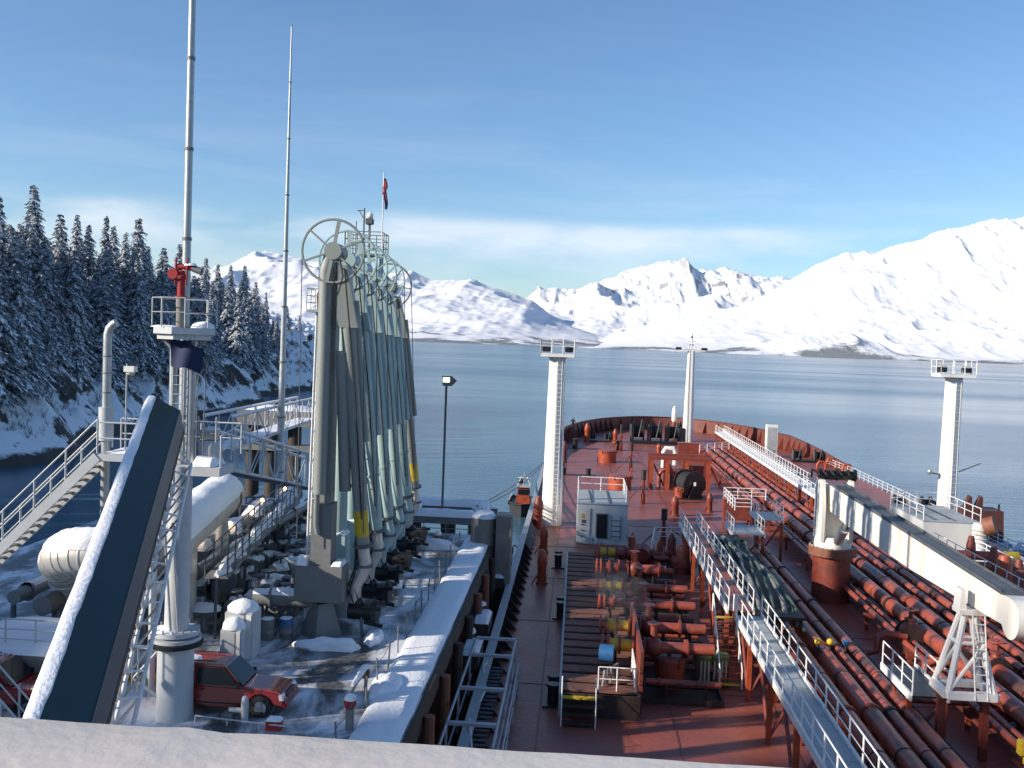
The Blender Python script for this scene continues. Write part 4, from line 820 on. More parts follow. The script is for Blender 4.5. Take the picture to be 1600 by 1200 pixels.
for k in range(7):
    b = MB(); vs = []
    for j in range(9):
        u = j/8; z = zt+(zb-zt)*u; wdt = .10+.16*math.sin(u*math.pi)**.7; x_ = X1+.04+wdt*(k/7)*(1 if k < 4 else .9)-.10*(u > .3)*math.sin(u*5); y_ = 56.93-.06*math.sin(k*1.6+u*6)
        vs += [(x_, y_, z), (x_+.055, y_-.03*math.cos(k*1.6), z-.03)]
    b.add(vs, [(2*j, 2*j+1, 2*j+3, 2*j+2) for j in range(8)]); part(t, 'flag_fold', b, 'blueflag' if k in (1, 2, 3, 5) else ('redcloth' if k % 2 == 0 else 'whitecloth'))

# ---- floodlight pole at the far end
p = at(690, 822, z=JZ); t = thing('floodlight_pole', 'slim dark pole with a lit box floodlight standing against the water', 'lamp post', p)
rod(t, 'pole', p, (p.x, p.y, 13.6), .085, 'darkgrey'); zt = 13.5
b = MB(); b.add([(p.x-.2, p.y-.45, zt+.15), (p.x+.35, p.y-.45, zt+.15), (p.x+.35, p.y+.3, zt+.1), (p.x-.2, p.y+.3, zt+.1), (p.x-.28, p.y-.5, zt+.85), (p.x+.45, p.y-.5, zt+.85), (p.x+.72, p.y+.35, zt+.5), (p.x+.2, p.y+.4, zt+.55)], [(0,3,2,1),(4,5,6,7),(0,1,5,4),(1,2,6,5),(2,3,7,6),(3,0,4,7)]); part(t, 'housing', b, 'darkgrey')
b = MB(); b.lohi((p.x-.18, p.y-.53, zt+.42), (p.x+.28, p.y-.49, zt+.74)); part(t, 'lens', b, 'lampgreen')

# ---- far end of the jetty: mooring dolphin, beams, rails with snow
p = at(753, 852, z=JZ); t = thing('mooring_dolphin', 'stout concrete pillar with a snow cap at the far end of the jetty', 'pillar', p)
b = MB(); b.cyl((p.x, p.y+.7, SEA-4), (p.x, p.y+.7, JZ+1.75), .85, n=20); part(t, 'column', b, 'concrete'); lump(t, (p.x, p.y+.7, JZ+1.75), (1.8, 1.8, .9), 4, 'snow_cap'); b = MB(); b.lohi((p.x+.9, p.y-.2, SEA), (p.x+1.9, p.y+1.6, JZ+2.0)); part(t, 'back_pillar', b, 'concrete')
for i, (x0, x1, y, z, hh, lb) in enumerate([(-11.6,-6.4,69.6,JZ+.9,.5,'nearer snow covered beam behind the floodlight pole'),(-12.4,-5.6,73.5,JZ+1.0,.55,'farther snow covered beam at the end of the jetty')]):
    t = thing('snowy_beam', lb, 'beam', (x0, y, z), 'snow covered beams at the jetty end'); b = MB(); b.lohi((x0, y-.35, z-.5), (x1, y+.35, z)); part(t, 'beam', b, 'concrete'); snowtop(t, (x0-.1, y-.45, z), (x1+.1, y+.45, z), hh, i*5)
    for x in (x0+.6, (x0+x1)/2, x1-.6): rod(t, 'pile', (x, y, SEA-3), (x, y, z-.4), .3, 'timber')
b = MB(); b.ell((-6.7, 72.5, JZ+.9), (1.4, 1.4, 1.6), low=0, jit=.3, sd=3); solo('snow_heap', b, 'snow', 'lumpy snow on the beam end above the concrete pillar', 'snow heap', (-6.7, 72.5, JZ+.9), 'ploughed snow heaps on the jetty')
b = MB(); b.ell((-11.3, 69.5, JZ+1.3), (1.2, 1.2, 1.8), low=0, jit=.35, sd=9); solo('snow_heap', b, 'snow', 'lumpy snow on fittings just left of the floodlight pole', 'snow heap', (-11.3, 69.5, JZ+1.3), 'ploughed snow heaps on the jetty')
railing('grey guard rail across the far end of the jetty', [(-11.8, 67.8, JZ), (-5.6, 67.8, JZ)], m='galvdull', step=1.4, r=.03)
# fender platforms in the gap between jetty and ship
for i, (y0, y1, x0, x1, z, lb) in enumerate([(47.5,50.2,-5.2,-4.3,1.6,'nearest snow covered fender platform in the gap'),(53,55.5,-5.2,-4.3,1.6,'second snow covered fender platform in the gap'),(64,67,-5.6,-4.3,1.5,'snow covered fender platform beside the concrete pillar'),(72,75.5,-6.0,-4.4,1.5,'farthest snow covered fender platform beyond the concrete pillar')]):
    t = thing('fender_platform', lb, 'fender', (x0, y0, z), 'snow covered fender platforms in the gap'); b = MB(); b.lohi((x0, y0, z-.7), (x1, y1, z)); part(t, 'frame', b, 'timber'); snowtop(t, (x0, y0, z), (x1, y1, z), .28, i*7)
    b = MB(); b.cyl((x0+.3, y1-.5, z), (x0+.3, y1-.5, z+.55), .16, n=10); part(t, 'bollard', b, 'darkgrey'); lump(t, (x0+.3, y1-.5, z+.52), (.55, .55, .5), i, 'snow_cap')
    for y in (y0+.3, y1-.3): rod(t, 'pile', (x0+.25, y, SEA-3), (x0+.25, y, z-.6), .24, 'rust'); rod(t, 'pile', (x1-.3, y, SEA-3), (x1-.3, y, z-.6), .24, 'timber')
for y in np.arange(27, 64, 4.5):
    b = MB(); b.cyl((-5.0, y, SEA-3), (-5.0, y, JZ-.5), .22, n=9); solo('fender_pile', b, 'timber' if int(y) % 2 else 'rust', 'dark timber fender pile standing in the gap beside the jetty edge', 'pile', (-5.0, y, SEA-3), 'fender piles in the gap')

# ---- truss footbridges to the shore
def footbridge(label, a, b_, h=1.6, w_=1.6, n=9, m_='cab'):
    a, b_ = Vector(a), Vector(b_); t = thing('footbridge', label, 'bridge', a, 'white truss footbridges to the shore'); d = b_-a; s = Vector((d.y, -d.x, 0)).normalized()*(w_/2); up_ = Vector((0,0,h))
    c = MB(); c.beam(a, b_, w_, .12); part(t, 'floor', c, 'galvdull')
    c = MB(); c.beam(a+Vector((0,0,.09)), b_+Vector((0,0,.09)), w_*.9, .1); part(t, 'snow_cap', c, 'snow')
    for sg in (-1, 1):
        o_ = s*sg; rod(t, 'bottom_chord', a+o_, b_+o_, .09, m_); rod(t, 'top_chord', a+o_+up_, b_+o_+up_, .08, m_)
        c = MB(); c.beam(a+o_+up_+Vector((0,0,.1)), b_+o_+up_+Vector((0,0,.1)), .16, .1); part(t, 'snow_cap', c, 'snow')
        for k in range(n+1):
            p = a.lerp(b_, k/n)+o_; rod(t, 'vertical', p, p+up_, .05, m_)
            if k < n: q = a.lerp(b_, (k+1)/n)+o_; rod(t, 'diagonal', p if k % 2 else p+up_, q+up_ if k % 2 else q, .045, m_)
    return t
footbridge('upper white truss footbridge rising to the right behind the drum', at(340, 702, Y=62), at(478, 655, Y=96), 2.1, 1.8)
footbridge('lower white truss footbridge descending behind the thin mast', at(345, 735, Y=62), at(492, 765, Y=82), 2.6, 1.8, 8)
t = thing('trestle_pier', 'dark trestle pier with snow on its cap beyond the footbridges', 'pier', (-35, 105, SEA))
px_ = [at(x, 700, Y=106) for x in (395, 425, 460)]
b = MB(); b.lohi((px_[0].x-1.2, 104, 7.0), (px_[2].x+2.2, 108, 8.6)); part(t, 'cap_beam', b, 'concrete'); snowtop(t, (px_[0].x-1.2, 104, 8.6), (px_[2].x+2.2, 108, 8.6), .45, 2)
for p in px_:
    b = MB(); b.cyl((p.x, 106, SEA-3), (p.x, 106, 7.1), .75, n=12); part(t, 'pile', b, 'timber')
b = MB(); b.lohi((px_[0].x-1.0, 105, 4.2), (px_[2].x+2, 107, 4.8)); part(t, 'cross_beam', b, 'concrete')
t = thing('shore_trestle', 'long snow covered approach trestle running back toward the shore', 'trestle', (-30, 70, SEA))
a_, b_ = at(300, 735, Y=60), at(470, 790, Y=80); c = MB(); c.beam(a_+Vector((-4, 0, -1.2)), b_+Vector((0, 0, -1.0)), 2.2, .9); part(t, 'deck', c, 'concrete')
c = MB(); c.beam(a_+Vector((-4, 0, -.68)), b_+Vector((0, 0, -.48)), 2.0, .2); part(t, 'snow_cap', c, 'snow')
for k in range(5): p = (a_+Vector((-4,0,-1.2))).lerp(b_, k/4); rod(t, 'pile', (p.x, p.y, SEA-3), (p.x, p.y, p.z-1), .35, 'timber')

# ---- red car, and another one behind the gangway
def car(label, x, y, rz=0):
    t = thing('parked_car', label, 'car', (x, y, JZ), 'red cars parked on the jetty')
    def pt(l, w_, z): return Vector((x+l, y+w_, JZ+z))
    W2 = .84
    prof = [(-2.2,.42),(-2.26,.62),(-2.22,.98),(-2.12,1.02),(.72,1.03),(1.5,.98),(2.0,.90),(2.22,.78),(2.28,.60),(2.24,.42),(1.85,.34),(1.83,.50),(1.70,.70),(1.48,.78),(1.26,.76),(1.08,.62),(1.0,.40),(1.0,.30),(-.95,.30),(-.97,.45),(-1.07,.65),(-1.25,.77),(-1.48,.78),(-1.68,.70),(-1.82,.5),(-1.85,.36)]
    b = MB(); b.prism([pt(l, -W2, z) for l, z in prof], (0, 2*W2, 0)); [setattr(v_, 'y', y+(v_.y-y)*.92) for v_ in b.v if v_.z > JZ+.85]; part(t, 'body', b, 'carred', bevel=.07)
    b = MB(); lo = [(-2.12,1.0),(.78,1.0)]; hi = [(-1.92,1.60),(-.05,1.60)]
    b.add([pt(-2.12,-W2+.03,1.0),pt(.80,-W2+.03,1.0),pt(.80,W2-.03,1.0),pt(-2.12,W2-.03,1.0),pt(-2.04,-W2+.15,1.74),pt(.08,-W2+.15,1.74),pt(.08,W2-.15,1.74),pt(-2.04,W2-.15,1.74)], [(0,3,2,1),(4,5,6,7),(0,1,5,4),(1,2,6,5),(2,3,7,6),(3,0,4,7)]); part(t, 'cabin', b, 'carred', bevel=.09)
    def side(z, s_): return s_*(W2-.03-(z-1.0)/.74*.12+.006)
    for s_ in (-1, 1):
        for l0, l1, k0, k1 in ((-2.0,-1.02,-1.93,-1.02),(-.9,.62,-.9,.04)):
            b = MB(); q = [pt(l0, side(1.06, s_), 1.06), pt(l1, side(1.06, s_), 1.06), pt(k1, side(1.63, s_), 1.63), pt(k0, side(1.63, s_), 1.63)]; b.prism(q, (0, s_*.012, 0)); part(t, 'side_window', b, 'glass')
        b = MB(); b.lohi(pt(.5, s_*(W2+.02), 1.02), pt(.68, s_*(W2+.2), 1.18)); part(t, 'mirror', b, 'black', bevel=.03)
        b = MB(); b.lohi(pt(-.75, s_*W2, .88), pt(-.6, s_*(W2+.03), .92)); part(t, 'door_handle', b, 'black')
        b = MB(); b.lohi(pt(-2.15, s_*W2, .42), pt(2.15, s_*(W2+.02), .47)); part(t, 'side_trim', b, 'black')
        b = MB(); b.lohi(pt(-2.27, s_*(W2-.28), .68), pt(-2.2, s_*(W2-.02), .95)); part(t, 'tail_light', b, 'redcloth')
        b = MB(); b.prism([pt(2.09, s_*(W2-.36), .64), pt(2.25, s_*(W2-.36), .64), pt(2.19, s_*(W2-.36), .82), pt(2.06, s_*(W2-.36), .84)], (0, s_*.375, 0)); part(t, 'headlight', b, 'white', bevel=.015)
        for l in (-1.45, 1.42):
            b = MB(); b.cyl(pt(l, s_*(W2-.2), .36), pt(l, s_*(W2+.015), .38), .39, n=22); wh = part(t, 'wheel', b, 'tyre')
            b = MB(); b.cyl(pt(l, s_*(W2+.0), .36), pt(l, s_*(W2+.03), .36), .215, n=16); b.cyl(pt(l, s_*(W2+.02), .36), pt(l, s_*(W2+.045), .36), .07, n=10); part(wh, 'rim', b, 'chrome')
    b = MB(); b.prism([pt(.73,-W2+.10,1.07), pt(.73,W2-.10,1.07), pt(.145,W2-.20,1.68), pt(.145,-W2+.20,1.68)], (.016, 0, .02)); part(t, 'windscreen', b, 'glass')
    b = MB(); b.lohi(pt(2.2,-.48,.62), pt(2.265,.48,.80)); part(t, 'grille', b, 'black'); b = MB(); b.lohi(pt(2.12,-W2,.36), pt(2.36,W2,.58)); part(t, 'bumper', b, 'carred', bevel=.06); b = MB(); b.lohi(pt(-2.36,-W2,.38), pt(-2.15,W2,.6)); part(t, 'bumper', b, 'black', bevel=.05)
    for s_ in (-.5, .5): rod(t, 'roof_rail', pt(-1.8, s_, 1.80), pt(-.3, s_, 1.80), .02, 'black')
    lump(t, pt(-1.45, -.2, 1.735), (1.0, 1.0, .14), 3, 'snow_cap')
    return t
car('dark red two door sport utility car parked behind the pillar', -12.05, 34.4)
car('second red car half hidden at the far left behind the gangway', -19.7, 33.0)
# yard hydrants and posts near the bridge wing
p = at(382, 1128, z=JZ); t = thing('hydrant_post', 'pale capped pipe post with a side branch in front of the car', 'post', p)
b = MB(); b.lathe(p-Vector((0,0,.1)), (0,0,1), [(.13,0),(.13,.8),(.12,.92),(.07,1.0),(.02,1.03)], 14); part(t, 'post', b, 'cab'); b = MB(); b.cyl(p+Vector((0,0,.4)), p+Vector((-.55,0,.4)), .09, n=10); part(t, 'branch', b, 'cab'); b = MB(); b.lohi(p+Vector((-.75,-.2,0)), p+Vector((-.4,.2,.3))); part(t, 'box', b, 'concrete')
p = at(428, 1140, z=JZ); t = thing('hose_box', 'small red hose box with snow on its lid in front of the car', 'box', p); b = MB(); b.lohi(p+Vector((-.25,-.15,0)), p+Vector((.25,.2,.32))); part(t, 'box', b, 'redcloth'); snowtop(t, p+Vector((-.27,-.17,.32)), p+Vector((.27,.22,.32)), .1, 2)
railing('low pale guard rail in front of the red car', [at(305, 1128, z=JZ), at(455, 1146, z=JZ)], h=.22, rails=1, step=1.2, m='cab', r=.03)
p = at(546, 1140, z=JZ); t = thing('barrier', 'toll style barrier with red head and snow along its raised arm', 'barrier', p)
b = MB(); b.cyl(p-Vector((0,0,.05)), p+Vector((0,0,.75)), .15, n=12); part(t, 'post', b, 'concrete'); b = MB(); b.ell(p+Vector((0,0,.95)), (.44,.44,.5)); part(t, 'head', b, 'redcloth'); lump(t, p+Vector((0,0,1.05)), (.42,.42,.4), 3, 'snow_cap')
p2 = p+Vector((-.25,1.0,.95)); q2 = at(572, 1046, z=JZ+1.0)
b = MB(); b.tube([p+Vector((-.1,.1,.95)), p2.lerp(q2,.3), q2], .07, 8); part(t, 'arm', b, 'galvdull'); b = MB(); b.tube([p2.lerp(q2,.15)+Vector((0,0,.1)), p2.lerp(q2,.6)+Vector((0,0,.13)), q2+Vector((0,0,.1))], [.06,.11,.08], 8); part(t, 'snow_cap', b, 'snow'); b = MB(); b.lohi(q2-Vector((.14,.12,.3)), q2+Vector((.14,.12,.05))); part(t, 'bracket', b, 'rust'); lump(t, q2+Vector((0,0,.05)), (.35,.3,.3), 6, 'snow_cap'); rod(t, 'rest_post', q2-Vector((0,0,.1)), (q2.x, q2.y, JZ), .06, 'galvdull')
p = at(684, 856, z=JZ); t = thing('hydrant', 'rusty red hydrant with snow on top at the far end of the deck', 'hydrant', p); b = MB(); b.lathe(p, (0,0,1), [(.16,0),(.13,.1),(.13,.6),(.2,.65),(.2,.75),(.1,.9)], 12); part(t, 'body', b, 'rust'); b = MB(); b.cyl(p+Vector((-.3,0,.68)), p+Vector((.3,0,.68)), .09, n=10); part(t, 'outlet', b, 'rust'); lump(t, p+Vector((0,0,.85)), (.4,.4,.6), 1, 'snow_cap')
p = at(616, 930, z=JZ); t = thing('hose_reel', 'snow lump on a dark coupler stand beside the second arm', 'stand', p); b = MB(); b.cyl(p, p+Vector((0,0,.5)), .16, n=10); part(t, 'stand', b, 'darkgrey'); lump(t, p+Vector((0,0,.4)), (.8,.7,1.0), 8, 'snow_cap', .3)
# railings and steps at lower left
railing('grey handrail round the pit beside the bent pipe', [(-21.6, 34.5, JZ+1.6), (-18.2, 34.5, JZ+1.6), (-17.6, 37, JZ+1.6)], m='cab', step=1.0, r=.03)
b = MB(); b.lohi((-22.6, 33.9, JZ), (-17.4, 38.2, JZ+1.58)); PL = thing('plinth', 'concrete plinth with snow on top under the bent pipe at left', 'plinth', (-20, 36, JZ)); part(PL, 'block', b, 'concrete'); snowtop(PL, (-22.6, 33.9, JZ+1.58), (-17.4, 38.2, JZ+1.58), .35, 3)
t = thing('lower_stair', 'steel stair with yellow edged steps at the lower left corner', 'stair', (-17, 27.5, JZ)); a_, b_ = Vector((-20.5, 28.6, JZ+4.4)), Vector((-16.0, 28.2, JZ+.1))
for dy in (0, 1.0): c = MB(); c.beam(a_+Vector((0,dy,0)), b_+Vector((0,dy,0)), .08, .26); part(t, 'stringer', c, 'cab'); railing(None, [a_+Vector((0,dy,.1)), b_+Vector((0,dy,.1))], parent=t, m='cab', step=1.2, r=.03, rails=2)
for k in range(1, 16): p = a_.lerp(b_, k/16); c = MB(); c.lohi((p.x-.14, p.y+.05, p.z), (p.x+.14, p.y+.95, p.z+.05)); part(t, 'tread', c, 'yellow' if k % 3 == 0 else 'galvdull')
b = MB(); b.lohi((-16.6, 36.2, JZ), (-14.6, 36.5, JZ+.25)); solo('kerb_block', b, 'yellow', 'yellow painted kerb half buried in snow behind the lattice', 'kerb')

# ================================================================ THE SHIP
CL = 17.5; HB = 21.5
def half(y): return HB*math.sqrt(max(0, 1-max(0, (y-142)/64.)**2.15))
outl = [(CL-HB, -70)] + [(CL-half(y), y) for y in [100, 130, 142, 150, 158, 165, 172, 178, 184, 189, 194, 198, 201, 203.5, 205, 205.7]]
outl += [(2*CL-x, y) for x, y in reversed(outl)]
def ring(pts, off):
    """outline moved inward by off"""
    r = []; n = len(pts)
    for i, (x, y) in enumerate(pts):
        a, c = pts[max(0, i-1)], pts[min(n-1, i+1)]; d = Vector((c[0]-a[0], c[1]-a[1])).normalized(); r.append((x+d.y*off, y-d.x*off))
    return r
ship = thing('tanker_ship', 'laden oil tanker with red oxide deck seen from its bridge wing', 'ship', (CL, 60, 0))
b = MB(); b.prism([(x, y, -.35) for x, y in outl], (0, 0, .35)); part(ship, 'deck', b, 'deck', smooth=False)
b = MB(); n = len(outl); lowr = ring(outl, .0)
b.add([(x, y, -.002) for x, y in ring(outl, -.06)] + [(x, y, SEA-8) for x, y in ring(outl, .3)], [(i, i+1, n+i+1, n+i) for i in range(n-1)]); part(ship, 'hull', b, 'hullred')
def wall(pts, h0, h1, th, name, m, hf=None):
    b = MB(); n = len(pts); inn = ring(pts, th); hs = [h1 if hf is None else hf(y) for x, y in pts]
    vs = [(x, y, h0) for x, y in pts]+[(x, y, h) for (x, y), h in zip(pts, hs)]+[(x, y, h0) for x, y in inn]+[(x, y, h) for (x, y), h in zip(inn, hs)]
    fs = []
    for i in range(n-1): fs += [(i, i+1, n+i+1, n+i), (2*n+i+1, 2*n+i, 3*n+i, 3*n+i+1), (n+i, n+i+1, 3*n+i+1, 3*n+i)]
    b.add(vs, fs); return part(ship, name, b, m)
bow = [p for p in outl if p[1] >= 141]
hb = lambda y: 1.0+1.5*min(1, max(0, (y-146)/26.))
wall(bow, 0, 2.4, .12, 'bow_bulwark', 'bulwarkbrown', hb)
capr = ring(bow, -.08); b = MB(); n = len(bow); inn = ring(bow, .30)
b.add([(x, y, hb(y)+.02) for x, y in capr]+[(x, y, hb(y)+.02) for x, y in inn]+[(x, y, hb(y)+.12) for x, y in capr]+[(x, y, hb(y)+.12) for x, y in inn], [q for i in range(n-1) for q in ((2*n+i, 2*n+i+1, 3*n+i+1, 3*n+i), (i, i+1, 2*n+i+1, 2*n+i), (n+i+1, n+i, 3*n+i, 3*n+i+1))]); part(ship, 'bulwark_cap', b, 'bulwarkbrown')
fine = []
for i in range(len(bow)-1):
    a_, c_ = Vector(bow[i]), Vector(bow[i+1]); k = max(1, int((c_-a_).length/2.2)); fine += [a_.lerp(c_, j/k) for j in range(k)]
for i in range(1, len(fine)-1):
    d = (fine[i+1]-fine[i-1]).normalized(); nrm = Vector((d.y, -d.x)); p = fine[i]+nrm*.14; q = fine[i]+nrm*1.1; h = hb(p.y)-.1; s_ = Vector((d.x, d.y, 0))*.06
    c = MB(); c.prism([Vector((p.x, p.y, .01))-s_/2, Vector((q.x, q.y, .01))-s_/2, Vector((q.x*.5+p.x*.5, q.y*.5+p.y*.5, h*.55))-s_/2, Vector((p.x, p.y, h))-s_/2], s_); part(ship, 'bulwark_stay', c, 'deck' if p.x > CL else 'bulwarkbrown')
# port guard: low bulwark with a broad grey capping and brackets
b = MB(); b.lohi((CL-HB, 20, 0), (CL-HB+.1, 141, .95)); part(ship, 'side_bulwark', b, 'hullred')
b = MB(); b.lohi((CL-HB-.16, 20, .95), (CL-HB+.30, 141, 1.05)); part(ship, 'guard_rail', b, 'guardgrey', label='long pale grey guard rail along the port deck edge')
for i in range(62):
    y = 21+i*1.93; c = MB(); c.prism([(CL-HB+.1, y, .01), (CL-HB+1.0, y, .01), (CL-HB+.25, y, .94), (CL-HB+.1, y, .94)], (0, .05, 0)); part(ship, 'rail_bracket', c, 'black' if y < 80 else 'guardgrey')
# raised seams of the deck plating
for k in range(14): y = 37.5+k*11.2; b = MB(); hw = half(y)-.6; b.lohi((CL-hw, y, .001), (CL+hw, y+.1, .018)); part(ship, 'plate_seam', b, 'bulwarkbrown')
for x in (-1.2, 4.9, 9.9, 26.5, 30.1): b = MB(); b.lohi((x, 34, .003), (x+.09, 176, .022)); part(ship, 'plate_seam', b, 'bulwarkbrown')
# starboard side rail
railing('long white side rail along the starboard deck edge', [(CL+HB-.3, 60, 0), (CL+HB-.3, 141, 0)], step=2.0, r=.035, rails=3)
railing('short white side rail joining the starboard bulwark', [(CL+HB-.3, 141, 0), (CL+HB-.9, 152, 0)], step=2.0, r=.035, rails=3)
# bridge wing under the camera and the house behind it
t = thing('bridge_wing', 'thickly painted white wing bulwark across the bottom of the picture', 'bulwark', (0, 0, 15.3))
b = MB(); K = 160; zt, y1, y0 = 16.552, 1.09, .80
prof = [(y0, zt-.34), (y0, zt-.02), (y0+.006, zt-.004), (y0+.02, zt), (y1-.022, zt), (y1-.007, zt-.006), (y1, zt-.022), (y1, zt-.9), (y1-.1, zt-.9), (y1-.1, zt-.34)]; L_ = len(prof); vs = []
for i in range(K+1):
    x = -3.4+6.8*i/K
    for (y, z) in prof:
        d = .0012*mnoise.noise(Vector((x*9, y*11, 0)))+.0006*mnoise.noise(Vector((x*31, y*31, 5)))
        dent = -.008*math.exp(-((x+.372)/.016)**2)*(1 if y < y1-.06 else .15) + .004*math.exp(-((x+.415)/.014)**2)
        vs.append((x, y, z+(d+dent if z > zt-.05 else 0)))
b.add(vs, [(i*L_+j, i*L_+(j+1) % L_, (i+1)*L_+(j+1) % L_, (i+1)*L_+j) for i in range(K) for j in range(L_)]); part(t, 'wing_rail', b, 'wing')
b = MB(); b.lohi((-3.4, -6, 15.1), (3.4, 1.0, 15.3)); part(t, 'wing_floor', b, 'greydeck')
h = thing('superstructure', 'white accommodation house behind the bridge wing, outside the picture', 'house', (CL, -14, 0))
b = MB(); b.lohi((3.5, -26, 0), (38, -1.2, 15.05)); part(h, 'house', b, 'white'); b = MB(); b.lohi((3.5, -22, 15.05), (32, -2, 19)); part(h, 'bridge', b, 'white')

# ---- masts
def kingpost(label, x, y, r0, r1, zt, wpl):
    t = thing('kingpost', label, 'mast', (x, y, 0), 'white kingposts with lamp platforms'); 
    b = MB(); b.cyl((x, y, 0), (x, y, zt-1.7), r0, r1, n=28); part(t, 'post', b, 'white')
    b = MB(); b.cyl((x, y, zt-1.9), (x, y, zt-1.65), r1*.9, r1*1.3, n=20); part(t, 'collar', b, 'white')
    w2 = wpl/2; b = MB(); b.lohi((x-w2, y-w2*.8, zt-1.65), (x+w2, y+w2*.8, zt-1.35)); part(t, 'platform', b, 'white')
    railing(None, [(x-w2, y-w2*.8, zt-1.35), (x+w2, y-w2*.8, zt-1.35), (x+w2, y+w2*.8, zt-1.35), (x-w2, y+w2*.8, zt-1.35), (x-w2, y-w2*.8, zt-1.35)], parent=t, step=1.1, h=1.35, r=.045, rails=2)
    for dx in (-w2+.5, w2-.5): b = MB(); b.lohi((x+dx-.38, y-.5, zt-1.2), (x+dx+.38, y+.3, zt-.6)); part(t, 'floodlight', b, 'black', bevel=.06)
    ladder(t, (x+r0*.28, y-r0*1.05, .2), (x+r1*.35, y-r1*1.08, zt-1.6), .45, 'rail', .035, .42)
    for k in range(6): z = 2+k*2.3; rod(t, 'conduit', (x+r0*.72, y-r0*.75+.1, z), (x+r0*.68, y-r0*.72+.1, z+2.3), .04, 'galv')
    c = MB(); c.prism([(x-r0*.8, y-.2, .01), (x-r0*2.0, y-.2, .01), (x-r0*.85, y-.2, 1.9)], (0, .12, 0)); part(t, 'gusset', c, 'white')
    return t
kingpost('stout white kingpost on the port side, left of the grey deckhouse', -1.95, 92.5, .98, .74, 17.35, 3.1)
kingpost('stout white kingpost on the starboard side, behind the crane jib', 36.2, 98.5, .92, .72, 16.75, 3.3)
fx, fy = 20.2, 180.5
t = thing('foremast', 'slender white foremast with crossarms at the bow', 'mast', (fx, fy, 0))
b = MB(); b.lathe((fx, fy, 0), (0,0,1), [(1.0, 0), (.62, 16.4), (.5, 16.5)], 6); part(t, 'post', b, 'white')
b = MB(); b.lohi((fx-2.4, fy-.6, 16.4), (fx+2.4, fy+.6, 16.6)); part(t, 'platform', b, 'white'); railing(None, [(fx-1.5, fy-.6, 16.6), (fx+1.5, fy-.6, 16.6)], parent=t, step=1.0, r=.05, rails=2)
for dx in (-2.3, 2.3): b = MB(); b.lohi((fx+dx-.5, fy-.5, 16.6), (fx+dx+.5, fy+.5, 17.05)); part(t, 'floodlight', b, 'black')
rod(t, 'pole', (fx, fy, 16.5), (fx, fy, 19.6), .12, 'white'); rod(t, 'crossarm', (fx-.7, fy, 18.2), (fx+.7, fy, 18.2), .07, 'white'); rod(t, 'crossarm', (fx-.45, fy, 17.5), (fx+.45, fy, 17.5), .09, 'darkgrey')
b = MB(); b.ell((fx, fy, 18.9), (.4, .4, .5), 10, 6); part(t, 'lamp', b, 'darkgrey')
ladder(t, (fx-.1, fy-1.0, .2), (fx-.1, fy-.62, 16.4), .6, 'rail', .04, .5)

# ---- deckhouses
def deckhouse(label, x0, x1, y0, y1, hgt, door=True):
    t = thing('deckhouse', label, 'deckhouse', ((x0+x1)/2, (y0+y1)/2, 0), 'grey deckhouses on each side'); 
    b = MB(); b.lohi((x0, y0, 0), (x1, y1, hgt)); part(t, 'wall', b, 'greyhouse', bevel=.06)
    b = MB(); b.lohi((x0-.05, y0-.05, hgt-.02), (x1+.05, y1+.05, hgt+.05)); part(t, 'roof', b, 'greydeck')
    if door:
        dx = x0+2.15
        b = MB(); b.lohi((dx-.56, y0-.06, .38), (dx+.56, y0-.004, 2.62)); part(t, 'door_frame', b, 'greydeck', bevel=.02)
        b = MB(); b.lohi((dx-.46, y0-.075, .46), (dx+.46, y0-.062, 2.54)); part(t, 'doorway', b, 'black')
        b = MB(); b.lohi((dx+.68, y0-.22, .42), (dx+1.68, y0-.10, 2.56)); d_ = part(t, 'door', b, 'greyhouse', bevel=.04, label='open grey door folded back against the wall')
        for k in range(4): b = MB(); b.lohi((dx+.78, y0-.26, .68+k*.45), (dx+1.6, y0-.222, .74+k*.45)); part(d_, 'stiffener', b, 'darkgrey')
        for xx in (dx+.76, dx+1.56): b = MB(); b.lohi((xx, y0-.25, .5), (xx+.05, y0-.222, 2.48)); part(d_, 'gasket', b, 'darkgrey')
        b = MB(); b.lohi((dx-1.35, y0-.35, .1), (dx-.75, y0-.02, .55)); part(t, 'locker', b, 'cab'); b = MB(); b.lohi((dx-.62, y0-.3, .1), (dx-.35, y0-.02, .5)); part(t, 'locker', b, 'white')
        b = MB(); b.lohi((dx-1.75, y0-.02, 1.7), (dx-1.35, y0-.006, 2.0)); part(t, 'notice', b, 'darkgrey'); b = MB(); b.lohi((dx-1.8, y0-.02, 2.12), (dx-1.5, y0-.006, 2.5)); part(t, 'notice', b, 'yellow')
        rod(t, 'conduit', (dx-1.0, y0-.05, .5), (dx-1.0, y0-.05, 3.0), .03, 'darkgrey'); b = MB(); b.lohi((x0, y0-.5, .02), (x1, y0-.02, .12)); part(t, 'sill', b, 'tank')
        for k in range(3): rod(t, 'grab_rung', (x0+.3, y0-.08, .6+k*.5), (x0+.7, y0-.08, .6+k*.5), .03, 'darkgrey')
    railing(None, [(x0+.05, y0+.1, hgt+.05), (x0+.05, y1-.1, hgt+.05), (x1-.05, y1-.1, hgt+.05), (x1-.05, y0+.1, hgt+.05)], parent=t, step=1.9, r=.04, rails=2, h=1.2)
    for k in range(2): rod(t, 'roof_pipe', (x0+1.2+k*1.6, y0+.4, hgt+.09), (x0+1.0+k*1.7, y1-.6, hgt+.09), .06, 'darkgrey')
    return t
deckhouse('pale grey deckhouse with a black doorway right of the port kingpost', .4, 4.7, 84.5, 92.6, 3.35)
deckhouse('grey deckhouse roof with white rails behind the crane jib to starboard', 29.6, 34.4, 85.5, 94.5, 3.1, False)
